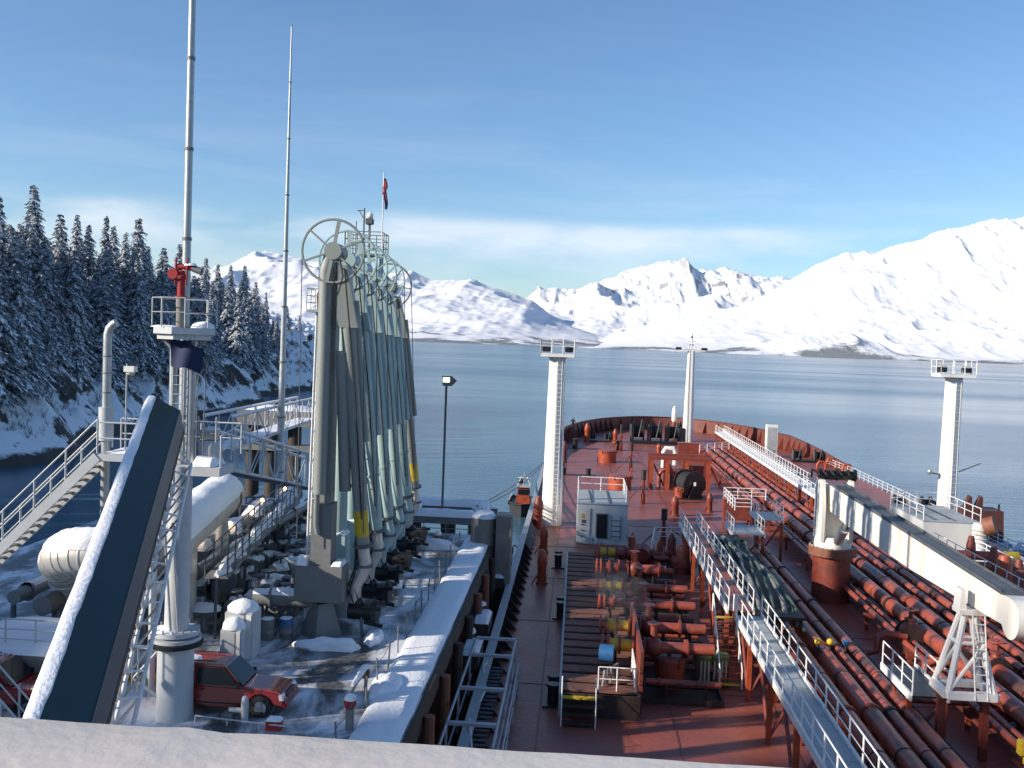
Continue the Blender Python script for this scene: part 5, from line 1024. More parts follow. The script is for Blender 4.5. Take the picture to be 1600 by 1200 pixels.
p = at(1548, 818, X=34.9); t = thing('vent_cowl', 'grey ribbed ventilator with a dark round mouth at the starboard deckhouse', 'ventilator', (34.6, 84, 0))
b = MB(); b.lathe((33.9, 84.6, 0), (0,0,1), [(.75,0),(.6,1.2),(.55,2.6),(.6,3.0),(.45,3.3)], 14); part(t, 'trunk', b, 'greyhouse'); b = MB(); b.cyl((34.2, 84.4, 3.0), (34.9, 84.0, 3.3), .75, n=16); part(t, 'mouth', b, 'rust')
for k in range(4): b = MB(); b.lathe((33.9, 84.6, 1.6+k*.35), (0,0,1), [(.56,0),(.66,.06),(.56,.12)], 14); part(t, 'rib', b, 'tank')

# ---- manifold on the port side
t = thing('drip_tray', 'long manifold drip tray with slatted grating on the port side', 'drip tray', (1.4, 60, 0))
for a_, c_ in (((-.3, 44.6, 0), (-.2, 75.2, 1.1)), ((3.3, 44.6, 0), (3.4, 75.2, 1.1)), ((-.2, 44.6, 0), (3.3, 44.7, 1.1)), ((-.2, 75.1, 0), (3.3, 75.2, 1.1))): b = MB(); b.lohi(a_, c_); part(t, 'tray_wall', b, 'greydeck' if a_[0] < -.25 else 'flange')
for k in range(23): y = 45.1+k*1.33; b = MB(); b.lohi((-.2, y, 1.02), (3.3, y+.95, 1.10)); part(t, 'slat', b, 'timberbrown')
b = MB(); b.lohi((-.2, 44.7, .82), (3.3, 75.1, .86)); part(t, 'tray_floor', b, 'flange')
t = thing('tray_steps', 'short yellow edged steps at the near end of the drip tray', 'steps', (.5, 44, 0))
for k in range(4): b = MB(); b.lohi((-.1, 43.4+k*.3, .1+k*.28), (1.35, 43.75+k*.3, .17+k*.28)); part(t, 'tread', b, 'yellow' if k == 3 else 'flange')
for x in (-.15, 1.38): rod(t, 'handrail', (x, 43.4, .9), (x, 44.5, 1.9), .03, 'rail'); rod(t, 'post', (x, 43.4, 0), (x, 43.4, .9), .03, 'rail')
t = thing('shade_pan', 'dark rimmed sheet standing in for deep shade under the manifold pipes', 'shade sheet', (6, 60, 0))
b = MB(); b.lohi((3.7, 47, .01), (7.45, 78.5, .05)); part(t, 'tray_floor', b, 'flange')  # near-black sheet puts the deep shade under the manifold into the deck colour
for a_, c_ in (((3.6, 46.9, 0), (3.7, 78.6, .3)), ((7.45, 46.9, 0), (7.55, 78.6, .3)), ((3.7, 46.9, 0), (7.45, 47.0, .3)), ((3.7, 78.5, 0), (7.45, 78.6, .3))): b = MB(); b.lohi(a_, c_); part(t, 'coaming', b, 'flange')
rdm = random.Random(21)
for k in range(14):  # extra low pipes, added to close off skylight between the manifold pipes
    y = 48+k*2.15; b = MB(); b.cyl((3.9, y, .55+.25*(k % 2)), (7.4, y, .55+.25*(k % 2)), .11+.07*(k % 3), n=10); solo('low_shade_pipe', b, 'pipe' if k % 3 else 'flange', 'low pipe added between the manifold pipes to deepen the shade', 'pipe', (3.9, y, .05), 'low pipes added for shade under the manifold')
def manifold(i, y, r_, label, col='red', band=True, x1=7.3, z=2.0, x0=1.7):
    t = thing('manifold_pipe', label, 'pipe', (x0, y, 0), 'manifold pipes crossing the port side')
    b = MB(); b.cyl((x0+1.5, y, z), (x1, y, z), r_*.86, n=16); part(t, 'pipe', b, 'pipe')
    b = MB(); b.cyl((x0+.3, y, z), (x0+1.5, y, z), r_, r_*.88, n=16); part(t, 'reducer', b, 'yellow' if band else col)
    for x, s_ in ((x0, 1.45), (x0+.28, 1.45), (x0+.85, 1.35), (x0+1.5, 1.5), (x0+2.1, 1.4), (x0+4.2, 1.35)): b = MB(); b.cyl((x, y, z), (x+.11, y, z), r_*s_, n=18); part(t, 'flange', b, 'orange' if x < x0+.5 else 'red')
    b = MB(); b.ell((x0+2.6, y, z), (1.0, r_*3.0, r_*3.0), 12, 8); b.cyl((x0+2.6, y, z), (x0+2.6, y, z+1.15), r_*.55, n=12); part(t, 'valve', b, 'red')
    b = MB(); b.cyl((x0+2.6, y, z+1.15), (x0+2.6, y, z+1.22), .34, n=14); part(t, 'handwheel', b, 'red')
    for x in (x0+.7, x0+3.4, x1-.8): rod(t, 'support', (x, y, 0), (x, y, z-r_*.8), .1, 'flange')
    rod(t, 'branch_pipe', (x0+3.0, y+.8, z-.4), (x1-.2, y+.8, z-.4), .12, 'pipe'); rod(t, 'drain', (x0+1.8, y-.25, z-.3), (x0+1.8, y-.25, .9), .06, 'flange')
    return t
manifold(0, 49.4, .33, 'nearest manifold pipe with a bright yellow reducer at its end'); manifold(1, 52.9, .33, 'second manifold pipe with a bright yellow reducer at its end')
manifold(2, 57.6, .30, 'manifold pipe in the middle of the tray without a yellow end', band=False); manifold(3, 61.6, .28, 'manifold pipe with a short yellow piece past the middle'); manifold(4, 66.6, .38, 'thick red manifold pipe near the far end of the tray', band=False, x1=6.4); manifold(5, 71.6, .36, 'farthest manifold pipe with a yellow reducer by the deckhouse', x1=6.0)
for i, (y, z, r_, x0, x1, lb) in enumerate([(47.2, 1.0, .14, 3.8, 7.4, 'thin nearest cross pipe under the catwalk ladder'),(55.2,1.2,.2,3.7,7.4,'cross pipe between the second and third manifold'),(59.4,1.5,.22,3.7,7.4,'long cross pipe just aft of the middle of the tray'),(63.8,1.0,.2,3.7,7.4,'low cross pipe past the middle of the tray')]):
    t = thing('cross_pipe', lb, 'pipe', (x0, y, 0), 'red pipes crossing the deck'); b = MB(); b.cyl((x0, y, z), (x1, y, z), r_, n=12); part(t, 'pipe', b, 'pipe')
    for x in np.arange(x0+.6, x1, 1.9): b = MB(); b.cyl((x, y, z), (x+.09, y, z), r_*1.5, n=12); part(t, 'flange', b, 'red'); rod(t, 'support', (x+.4, y, 0), (x+.4, y, z), .07, 'flange')
for i, (px, py, hh, r_, lb) in enumerate([(986,898,3.2,.32,'tallest red valve riser right of the grey deckhouse'),(995,895,2.2,.26,'shorter red valve riser beside the tallest one'),(1010,905,2.0,.55,'fat bent pipe with a hooded end beside the risers'),(1048,885,2.6,.42,'pointed red valve bonnet in the middle of the risers'),(1030,880,1.9,.3,'small red valve left of the pointed bonnet'),(1068,895,2.2,.62,'round capped red vessel at the right of the risers')]):
    p = at(px, py, z=0); t = thing('valve_riser', lb, 'valve', p, 'red valve risers behind the manifold')
    if i == 2: b = MB(); b.tube([p, p+Vector((0,0,1.2)), p+Vector((-.1,-.2,1.8)), p+Vector((-.35,-.7,2.2)), p+Vector((-.5,-1.3,2.0))], r_, 16); part(t, 'pipe', b, 'red')
    elif i == 5: b = MB(); b.lathe(p, (0,0,1), [(r_,0),(r_,hh*.8),(r_*.8,hh*.93),(.1,hh)], 18); part(t, 'vessel', b, 'red')
    else:
        b = MB(); b.lathe(p, (0,0,1), [(r_,0),(r_,hh*.35),(r_*1.35,hh*.37),(r_*1.35,hh*.45),(r_*.8,hh*.5),(r_*.8,hh*.82),(r_*.35,hh*.95),(r_*.2,hh)], 16); part(t, 'bonnet', b, 'red' if i % 2 else 'orange')
    b = MB(); b.cyl(p+Vector((0,0,.5)), p+Vector((0,0,.62)), r_*1.5, n=16); part(t, 'flange', b, 'red')
    b = MB(); b.cyl(p+Vector((-.9, 0, .8)), p+Vector((.9, 0, .8)), r_*.75, n=12); part(t, 'branch', b, 'pipe')
railing('white guard rail round the red valve risers', [at(1018, 868, z=1.2), at(1022, 845, z=1.2), at(1075, 845, z=1.2), at(1080, 868, z=1.2)], step=1.5, r=.04)
# steam
def steam(lb, c, d, dens):
    b = MB(); b.ell(c, d, 16, 10, jit=.35, sd=c[1]); m = bpy.data.materials.new('steam'); m.use_nodes = True; nt_ = m.node_tree; nt_.nodes.remove(nt_.nodes['Principled BSDF']); v = nt_.nodes.new('ShaderNodeVolumePrincipled'); v.inputs['Color'].default_value = (.9,.9,.92,1)
    n_ = nt_.nodes.new('ShaderNodeTexNoise'); n_.inputs['Scale'].default_value = 1.3; n_.inputs['Detail'].default_value = 4; g = nt_.nodes.new('ShaderNodeNewGeometry'); nt_.links.new(g.outputs['Position'], n_.inputs['Vector'])
    r_ = nt_.nodes.new('ShaderNodeMapRange'); r_.inputs[1].default_value = .48; r_.inputs[2].default_value = .72; r_.inputs[4].default_value = dens; nt_.links.new(n_.outputs[0], r_.inputs[0]); nt_.links.new(r_.outputs[0], v.inputs['Density']); nt_.links.new(v.outputs[0], nt_.nodes['Material Output'].inputs['Volume'])
    o = solo('steam', b, m, lb, 'steam', c); o['kind'] = 'stuff'
steam('wisp of white steam drifting over the nearer manifold pipes', (3.0, 53.5, 3.2), (3.0, 6.5, 2.8), .09)
steam('thin wisp of steam rising from the middle of the drip tray', (2.2, 60.5, 2.8), (2.6, 6.0, 2.4), .08)

# ---- small deck fittings
def at0(px, py): return at(px, py, z=0)
def bollards(lb, p, r_=.26, h=.95, gap=.75, m='black', ax=(0, 1)):
    t = thing('bollard_pair', lb, 'bollard', p, 'pairs of mooring bollards'); 
    for s_ in (-1, 1): q = p+Vector((ax[0]*gap*s_/2*1.6, ax[1]*gap*s_/2*1.6, 0)); b = MB(); b.lathe(q, (0,0,1), [(r_,0),(r_,h*.85),(r_*1.25,h*.88),(r_*1.25,h)], 14); part(t, 'bollard', b, m)
    b = MB(); b.lohi(p-Vector((.5+ax[0]*gap,.5+ax[1]*gap,0)), p+Vector((.5+ax[0]*gap,.5+ax[1]*gap,.08))); part(t, 'base', b, m)
bollards('nearest black bollard pair beside the near end of the drip tray', at0(864, 1092)); bollards('black bollard pair left of the middle of the drip tray', at0(876, 960)); bollards('black bollard pair beside the far end of the drip tray', at0(872, 883)); bollards('black bollard pair on the port foredeck', at0(931, 702), .4, 1.6, 4.2, 'black', (1, 0)); bollards('black bollard pair just aft of the port kingpost brackets', at0(900, 742), .3, .9, 2.0, 'black', (1, 0))
for i, (px, py, h, r_, m_, lb) in enumerate([(849,864,2.2,.42,'orange','red vent cone just aft of the port kingpost'),(846,912,2.4,.42,'orange','red vent cone beside the far end of the drip tray'),(840,826,3.0,.55,'red','tall red vent cone left of the port kingpost'),(881,722,3.0,.48,'red','red vent cone right of the port kingpost, far forward'),(917,690,3.2,.6,'orange','red vent cone below the crewman at the bow'),(961,692,2.4,.5,'orange','red vent cone left of the windlass'),(1052,688,4.0,.55,'red','red vent cone under a white cap left of the foremast'),(1108,800,2.0,.4,'red','red vent between the reel and the red locker'),(1054,806,2.0,.5,'red','stubby red valve in front of the black reel'),(1029,709,1.6,.45,'orange','short orange vent left of the white gooseneck')]):
    p = at0(px, py); t = thing('deck_vent', lb, 'vent', p, 'red vents and valves on the deck'); b = MB(); b.lathe(p, (0,0,1), [(r_,0),(r_,.15),(r_*.8,.18),(r_*.72,h*.55),(r_*.85,h*.6),(r_*.8,h*.8),(r_*.35,h)], 14); part(t, 'body', b, m_)
    b = MB(); b.beam(p+Vector((0,-.1,h*.45)), p+Vector((-r_*1.6,-.3,.02)), .09, .09); part(t, 'stay', b, m_)
    if i == 6: b = MB(); b.lathe(p+Vector((0,0,h*.85)), (0,0,1), [(.35,0),(.5,.4),(.45,2.2),(.15,2.9)], 12); part(t, 'cap', b, 'white')
for px, py, r_, h, lb in ((948,722,1.35,1.6,'far round tank hatch on the red foredeck'),(968,764,1.35,1.5,'round tank hatch just beyond the grey deckhouse roof'),(1062,778,.6,1.0,'small round hatch left of the black reel'),(1046,1072,.72,1.35,'nearest round tank hatch with a raised lever under the catwalk')):
    p = at0(px, py); t = thing('tank_hatch', lb, 'hatch', p, 'round red tank hatches'); b = MB(); b.cyl(p, p+Vector((0,0,h)), r_, n=22); part(t, 'coaming', b, 'orange'); b = MB(); b.lathe(p+Vector((0,0,h)), (0,0,1), [(r_*1.06,0),(r_*1.06,.1),(r_*.7,.22),(.05,.26)], 22); part(t, 'lid', b, 'deck')
    for k in range(6): a = k*math.pi/3; b = MB(); b.cyl(p+Vector((r_*1.05*math.cos(a), r_*1.05*math.sin(a), h-.3)), p+Vector((r_*1.05*math.cos(a), r_*1.05*math.sin(a), h+.2)), .06, n=6); part(t, 'dog', b, 'red')
    rod(t, 'lever', p+Vector((r_*.8,0,h)), p+Vector((r_*1.0,.1,h+1.0)), .09, 'orange')
for px, pb, pt_, lb in ((985,737,692,'stayed red pole forward of the grey deckhouse'),(1004,787,735,'stayed red pole right of the grey deckhouse'),(970,704,664,'stayed red pole near the bow mooring gear'),(1036,852,796,'red pole with dark head behind the valve risers')):
    p = at0(px, pb); h = (pb-pt_)/FPX*p.y; t = thing('stayed_pole', lb, 'pole', p, 'stayed red poles on the deck'); rod(t, 'pole', p, p+Vector((0,0,h)), .17, 'red'); b = MB(); b.cyl(p+Vector((0,0,h*.72)), p+Vector((0,0,h*1.02)), .26, n=10); part(t, 'head', b, 'flange'); b = MB(); b.cyl(p, p+Vector((0,0,h*.3)), .26, n=10); part(t, 'foot', b, 'red')
    for dx, dy in ((-2.1,-1.2),(2.9,-1.0),(.3,2.2)): rod(t, 'stay', p+Vector((0,0,h*.6)), p+Vector((dx,dy,.02)), .06, 'red')
# white gooseneck
p = at0(1045, 733); t = thing('gooseneck_vent', 'white upturned U vent beyond the red pipe gantry', 'vent', p); b = MB(); b.tube([p+Vector((-.8,0,0)), p+Vector((-.8,0,2.4)), p+Vector((-.55,0,2.9)), p+Vector((.55,0,2.9)), p+Vector((.8,0,2.4)), p+Vector((.8,0,.6))], .33, 12); part(t, 'pipe', b, 'white'); b = MB(); b.cyl(p+Vector((-.8,0,0)), p+Vector((-.8,0,.2)), .55, n=14); part(t, 'flange', b, 'red')
# pipe gantry
p = at0(1017, 764); q = at0(1106, 768); t = thing('pipe_gantry', 'red portal frame of pipes behind the black reel', 'gantry', p)
for k, u in enumerate((0, .28, .62, 1.0)):
    c = p.lerp(q, u); b = MB(); b.lohi((c.x-.2, c.y-.2, 0), (c.x+.2, c.y+.2, 3.6)); part(t, 'column', b, 'orange')
    b = MB(); b.lohi((c.x-.2, c.y+3.3, 0), (c.x+.2, c.y+3.7, 3.6)); part(t, 'column', b, 'red'); rod(t, 'brace', (c.x, c.y, 3.4), (c.x+1.6, c.y+1.5, .3), .11, 'red')
for dy, z in ((0, 3.75), (3.5, 3.75)): b = MB(); b.beam(p+Vector((-.3, dy, z)), q+Vector((.3, dy, z)), .4, .4); part(t, 'beam', b, 'red')
for k in range(3): b = MB(); c = p.lerp(q, .15+.25*k); b.tube([c+Vector((0,1.2,0)), c+Vector((0,1.2,1.6)), c+Vector((.3,1.2,2.1)), c+Vector((1.2,1.2,2.2)), c+Vector((1.5,1.2,1.8)), c+Vector((1.5,1.2,0))], .24, 12); part(t, 'pipe_loop', b, 'pipe')
for k in range(2): b = MB(); c = p.lerp(q, .7+.16*k); b.lohi((c.x-.5, c.y+.6, 1.0), (c.x+.5, c.y+1.4, 2.9)); part(t, 'panel', b, 'red')
# black reel
p = at0(1077, 779); t = thing('hose_reel', 'big black hose reel standing on the red deck', 'reel', p)
c0 = p+Vector((0, .6, 1.65)); dr = Vector((.5, -.86, 0)); b = MB(); b.cyl(c0-dr*.9, c0+dr*.9, 1.25, n=24); part(t, 'drum', b, 'blackrubber')
for s_ in (-1, 1): b = MB(); b.cyl(c0+dr*(s_*.9), c0+dr*(s_*1.02), 1.5, n=28); part(t, 'flange', b, 'black'); b = MB(); e = c0+dr*(s_*1.2); b.prism([e+Vector((-.9,-.5,-1.63)), e+Vector((.9,.5,-1.63)), e+Vector((.15,.1,.25)), e+Vector((-.15,-.1,.25))], dr*.08); part(t, 'stand', b, 'black')
b = MB(); b.lohi(p+Vector((-1.6,-1.0,0)), p+Vector((1.9,2.0,.1))); part(t, 'base', b, 'black'); b = MB(); b.lohi(c0+Vector((.35,-1.35,-.1)), c0+Vector((.6,-1.2,.3))); part(t, 'plate', b, 'white')
for px, py, w_, h_, lb in ((1152,822,2.7,2.5,'large red locker right of the black reel'),(1079,720,3.8,2.6,'red locker at the foot of the foremast')):
    p = at0(px, py); t = thing('deck_locker', lb, 'locker', p, 'red lockers on the deck'); b = MB(); b.lohi(p+Vector((-w_/2,0,.55)), p+Vector((w_/2,1.2,h_))); part(t, 'box', b, 'red', bevel=.04); b = MB(); b.lohi(p+Vector((-w_/2-.06,-.06,h_)), p+Vector((w_/2+.06,1.26,h_+.08))); part(t, 'lid', b, 'deck')
    for x in (-w_/2+.15, w_/2-.15): rod(t, 'leg', p+Vector((x,.2,0)), p+Vector((x,.2,.6)), .1, 'red'); rod(t, 'leg', p+Vector((x,1.0,0)), p+Vector((x,1.0,.6)), .1, 'red')
# windlass and mooring winches at the bow
def winch(lb, p, sc, n=3):
    t = thing('mooring_winch', lb, 'winch', p, 'black mooring winches on the foredeck'); b = MB(); b.lohi(p+Vector((-2.6*sc,-1.0*sc,0)), p+Vector((2.6*sc,1.0*sc,.35*sc))); part(t, 'bed', b, 'black')
    for k in range(n):
        x = (-1.8+3.6*k/max(1, n-1))*sc; b = MB(); b.cyl(p+Vector((x-.5*sc,0,1.2*sc)), p+Vector((x+.5*sc,0,1.2*sc)), .62*sc, n=18); part(t, 'drum', b, 'blackrubber')
        for s_ in (-.58, .5): b = MB(); b.cyl(p+Vector((x+s_*sc,0,1.2*sc)), p+Vector((x+(s_+.08)*sc,0,1.2*sc)), 1.05*sc, n=20); part(t, 'drum_flange', b, 'black')
        b = MB(); b.lohi(p+Vector((x-.85*sc,-.5*sc,.3*sc)), p+Vector((x-.7*sc,.5*sc,1.9*sc))); part(t, 'bearing', b, 'darkgrey')
        rod(t, 'brake_lever', p+Vector((x,-.8*sc,.6*sc)), p+Vector((x+.3*sc,-1.0*sc,2.5*sc)), .07*sc, 'darkgrey')
    b = MB(); b.lohi(p+Vector((2.2*sc,-.6*sc,.3*sc)), p+Vector((3.0*sc,.6*sc,1.7*sc))); part(t, 'gearbox', b, 'darkgrey', bevel=.08)
winch('big black windlass left of the foremast', at0(1024, 693), 1.7, 3); winch('smaller black winch below the crewman at the port bow', at0(938, 690), .75, 2); winch('black winch by the starboard bulwark above the catwalk', at0(1262, 722), .9, 2); winch('black winch behind the starboard deckhouse rail', at0(1425, 800), .8, 2)
# crewman looking over the bulwark
cp = Vector((-.55, 174.6, 2.0)); t = thing('person', 'person in dark workwear leaning over the port bow bulwark', 'person', cp)
bm_v = [(0,0,.88),(0,0,1.12),(-.02,.03,1.38),(-.02,.05,1.5),(-.02,.08,1.58),(-.12,.05,1.42),(-.36,.08,1.22),(-.5,.25,1.05),(.14,.05,1.42),(.34,.02,1.2),(.42,.2,1.02),(-.1,0,.84),(-.13,.03,.45),(-.14,-.02,.06),(-.14,.14,.03),(.1,0,.84),(.13,.03,.45),(.15,-.04,.06),(.15,.12,.03)]
ed = [(0,1),(1,2),(2,3),(3,4),(2,5),(5,6),(6,7),(2,8),(8,9),(9,10),(0,11),(11,12),(12,13),(13,14),(0,15),(15,16),(16,17),(17,18)]
rad = [.17,.18,.19,.08,.07,.11,.075,.055,.11,.075,.055,.12,.085,.06,.05,.12,.085,.06,.05]
me = bpy.data.meshes.new('body'); me.from_pydata([tuple(Vector(v)*1.08) for v in bm_v], ed, []); me.materials.append(M['cloth']); o = bpy.data.objects.new('body', me); COL.objects.link(o); o.parent = t
md = o.modifiers.new('skin', 'SKIN'); sv = me.skin_vertices[0].data
for i, r_ in enumerate(rad): sv[i].radius = (r_*1.3, r_*1.1)
sv[0].use_root = True; o.modifiers.new('sub', 'SUBSURF').levels = 1
b = MB(); b.ell(cp+Vector((-.02, .1, 1.83)), (.2, .23, .28), 12, 8); b.ell(cp+Vector((-.02,.22,1.82)), (.04,.05,.06), 6, 4); part(t, 'head', b, 'skin'); b = MB(); b.ell(cp+Vector((-.02,.09,1.87)), (.24,.26,.22), 12, 6, low=0); part(t, 'hat', b, 'cloth')
for x in (-.53, .45):
    b = MB(); k0 = cp+Vector((x,.29,1.1)); b.ell(k0, (.09,.12,.06), 8, 5)
    for f in range(5): b.tube([k0+Vector((-.035+.018*f,.04,0)), k0+Vector((-.04+.02*f,.11,-.01)), k0+Vector((-.04+.02*f,.13,-.05))], .011, 5)
    part(t, 'hand', b, 'skin')
b = MB(); b.lohi((-1.1, 173.9, 0), (.3, 175.1, 1.98)); solo('step_box', b, 'bulwarkbrown', 'low steel step against the bulwark under the crewman', 'step', (-.4, 174.5, 0))

# ---- fore and aft cargo pipes
def cargo(label, x, z, r_, y0, y1, grp, step=9.0, m_='pipe', bend=None):
    t = thing('cargo_pipe', label, 'pipe', (x, y0, 0), grp)
    segs = np.arange(y0, y1, step*2)
    for k, y in enumerate(segs):
        b = MB(); b.cyl((x, y, z), (x, min(y1, y+step*2), z), r_, n=16); part(t, 'pipe_length', b, m_)
    for y in np.arange(y0+2.1+x*.37 % 2, y1, step):
        b = MB(); b.lathe((x, y, z), (0,1,0), [(r_*1.02,-.12),(r_*1.22,-.11),(r_*1.22,-.02),(r_*1.1,-.015),(r_*1.1,.015),(r_*1.22,.02),(r_*1.22,.11),(r_*1.02,.12)], 16); part(t, 'flange', b, 'flange' if int(y) % 3 else 'red')
        b = MB(); b.lathe((x, y+step*.5, z), (0,1,0), [(r_*1.005,-.05),(r_*1.06,-.04),(r_*1.06,.04),(r_*1.005,.05)], 16); part(t, 'weld_band', b, 'flange')
    return t
GA, GB = 'cargo pipes left of the crane', 'cargo pipes right of the crane'
for x, z, r_, lb in ((12.0,1.55,.40,'leftmost thick cargo pipe beside the grey catwalk'),(13.15,1.55,.40,'second thick cargo pipe from the grey catwalk'),(14.1,1.5,.27,'first of the two thinner cargo pipes left of the crane'),(14.95,1.5,.29,'thinner cargo pipe nearest the crane on its left')): cargo(lb, x, z, r_, 22, 78, GA)
for x, z, r_, lb in ((18.6,1.2,.16,'thin outer pipe just right of the crane pedestal'),(19.1,1.2,.14,'very thin pipe second from the crane pedestal'),(20.0,1.5,.42,'left one of the two thick pipes right of the crane'),(21.4,1.5,.44,'right one of the two thick pipes right of the crane'),(22.9,1.4,.24,'thin pipe between the thick pair and the starboard catwalk'),(23.9,1.4,.26,'pipe running under the edge of the starboard catwalk'),(24.9,1.2,.22,'outermost pipe below the starboard catwalk')): cargo(lb, x, z, r_, 26, 160, GB, 11.0)
for x, z in ((11.2,.55),(12.5,.6),(13.7,.6),(14.6,.55),(15.7,.7),(16.3,.45)):  # dark filler pipes, added to block skylight in the gaps below
    b = MB(); b.cyl((x, 22, z), (x, 78, z), .17, n=8); solo('gap_shade_pipe', b, 'flange', 'dark pipe added low under the cargo pipes left of the crane to deepen the shade', 'pipe', (x, 22, 0), 'low pipes added for shade left of the crane')
for x, z in ((19.5,.5),(20.7,.55),(22.2,.55),(23.4,.5),(24.4,.5)):  # same added filler to keep skylight off the deck on this side
    b = MB(); b.cyl((x, 26, z), (x, 100, z), .2, n=8); solo('gap_shade_pipe', b, 'flange', 'dark pipe added low under the pipes right of the crane to deepen the shade', 'pipe', (x, 26, 0), 'low pipes added for shade right of the crane')
for k, y in enumerate(range(24, 78, 6)):
    t = thing('pipe_support', 'red portal support under the cargo pipes left of the crane', 'support', (13.5, y, 0), 'pipe supports left of the crane'); b = MB(); b.lohi((11.3, y-.12, .82), (15.6, y+.12, 1.1)); part(t, 'beam', b, 'red')
    for x in (11.5, 13.6, 15.4): b = MB(); b.lohi((x-.1, y-.1, 0), (x+.1, y+.1, .82)); part(t, 'leg', b, 'red')
for k, y in enumerate(range(30, 160, 8)):
    t = thing('pipe_support', 'red portal support under the pipes right of the crane', 'support', (21.5, y, 0), 'pipe supports right of the crane'); b = MB(); b.lohi((18.2, y-.12, .76), (25.4, y+.12, 1.02)); part(t, 'beam', b, 'red')
    for x in (18.4, 20.7, 22.6, 25.2): b = MB(); b.lohi((x-.1, y-.1, 0), (x+.1, y+.1, .76)); part(t, 'leg', b, 'red')
for i, (x, y, lb) in enumerate([(20.0,51.5,'valve group on the left thick pipe right of the crane'),(21.4,50.5,'valve group on the right thick pipe right of the crane'),(22.9,47,'valve group on the thin pipe behind the crane rest'),(19.0,56,'cluster of small valves on the thin pipes right of the crane')]):
    t = thing('pipe_valve', lb, 'valve', (x, y, 0), 'valves on the pipes right of the crane'); b = MB(); b.ell((x, y, 1.6), (1.3, 1.0, 1.3), 12, 8); part(t, 'body', b, 'red'); b = MB(); b.lathe((x, y, 2.0), (0,0,1), [(.3,0),(.22,.3),(.34,.34),(.34,.42),(.12,.5),(.1,1.0)], 12); part(t, 'bonnet', b, 'red'); b = MB(); b.cyl((x, y, 2.9), (x, y, 2.96), .42, n=16); part(t, 'handwheel', b, 'orange')
    b = MB(); b.tube([(x-.3, y-.4, 1.5), (x-1.4, y-.4, 1.6), (x-1.8, y-.4, 1.4), (x-1.9, y-.4, .6), (x-2.6, y-.4, .45)], .2, 12); part(t, 'branch', b, 'pipe')
    for s_ in (-.45, .45): b = MB(); b.cyl((x, y+s_-.06, 1.55), (x, y+s_+.06, 1.55), .68, n=16); part(t, 'flange', b, 'flange')
b = MB(); b.cyl((15.9, 46.8, 1.0), (20.0, 46.8, 1.0), .16, n=10); solo('cross_pipe', b, 'pipe', 'thin pipe crossing the dark deck below the crane jib', 'pipe', None, 'red pipes crossing the deck')

# ---- catwalks
def catwalk(label, x0, x1, y0, y1, z, step=1.7, deckm='greydeck', ends=(False, False), legs=True, rl=True, rr=True, lm='red'):
    t = thing('catwalk', label, 'catwalk', ((x0+x1)/2, y0, z), 'raised catwalks on the tanker deck')
    nP = max(1, int((y1-y0)/3.4))
    for k in range(nP):
        a_, c_ = y0+(y1-y0)*k/nP, y0+(y1-y0)*(k+1)/nP-.04; b = MB(); b.lohi((x0, a_, z-.07), (x1, c_, z)); part(t, 'grating_panel', b, deckm)
    for x in (x0-.05, x1+.05): b = MB(); b.lohi((x-.05, y0, z-.24), (x+.05, y1, z+.10)); part(t, 'edge_beam', b, 'rail' if lm == 'red' else 'greydeck')
    if rl: railing(None, [(x0, y0, z), (x0, y1, z)], parent=t, step=step, r=.034, rails=2)
    if rr: railing(None, [(x1, y0, z), (x1, y1, z)], parent=t, step=step, r=.034, rails=2)
    if legs:
        for y in np.arange(y0+.4, y1, 5.2):
            for x in (x0, x1): b = MB(); b.lohi((x-.11, y-.11, 0), (x+.11, y+.11, z-.24)); part(t, 'leg', b, 'orange')
            rod(t, 'brace', (x0, y, .2), (x0, y+2.4, z-.25), .08, 'red'); rod(t, 'brace', (x1, y, z-.3), (x0, y, .2), .08, 'red')
    return t
catwalk('near grey catwalk with white rails leading down to the bottom of the picture', 8.85, 10.15, 27, 52.5, 3.0)
catwalk('catwalk with white rails between the manifold and the pile of hoses', 8.6, 9.9, 53.6, 79.5, 3.0, deckm='deck')
catwalk('long white railed catwalk leading forward to the bow', 23.4, 24.8, 88, 168, 3.1, 1.6, deckm='rail')
catwalk('starboard catwalk with white rails under the crane jib', 25.8, 27.6, 30, 78, 2.5, deckm='tank')
catwalk('short cross platform beyond the hose pile with white rails', 12.3, 14.6, 76, 80, 3.0, 1.2)
catwalk('small railed platform left of the crane pedestal', 15.0, 16.9, 80.5, 84.5, 3.4, 1.2, deckm='tank')
catwalk('small white railed platform left of the crane rest', 14.9, 16.4, 43.2, 47.4, 2.4, 1.3, deckm='black')
railing('white rails on the pipe rack forward of the crane', [(16.4, 92, 2.2), (14.9, 92, 2.2), (14.9, 99, 2.2), (19, 99, 2.2)], step=1.5, r=.045)
railing('white rails round the pipe rack before the foremast', [at(1093, 707, z=2), at(1150, 700, z=2), at(1130, 680, z=2)], step=2.2, r=.06)
t = thing('deck_ladder', 'steep red ladder with yellow top and bottom steps beside the manifold', 'ladder', (8.2, 49.3, 0))
a_, c_ = Vector((8.2, 49.4, 0)), Vector((8.2, 52.9, 3.0))
for dx in (-.55, .55): b = MB(); b.beam(a_+Vector((dx,0,0)), c_+Vector((dx,0,0)), .09, .2); part(t, 'stringer', b, 'orange'); railing(None, [a_+Vector((dx,0,.05)), c_+Vector((dx,0,.05))], parent=t, step=1.4, r=.035, rails=1, h=.95)
for k in range(1, 14): p = a_.lerp(c_, k/14); b = MB(); b.lohi((p.x-.5, p.y-.14, p.z), (p.x+.5, p.y+.14, p.z+.045)); part(t, 'step', b, 'yellow' if k in (1, 13) else 'orange')
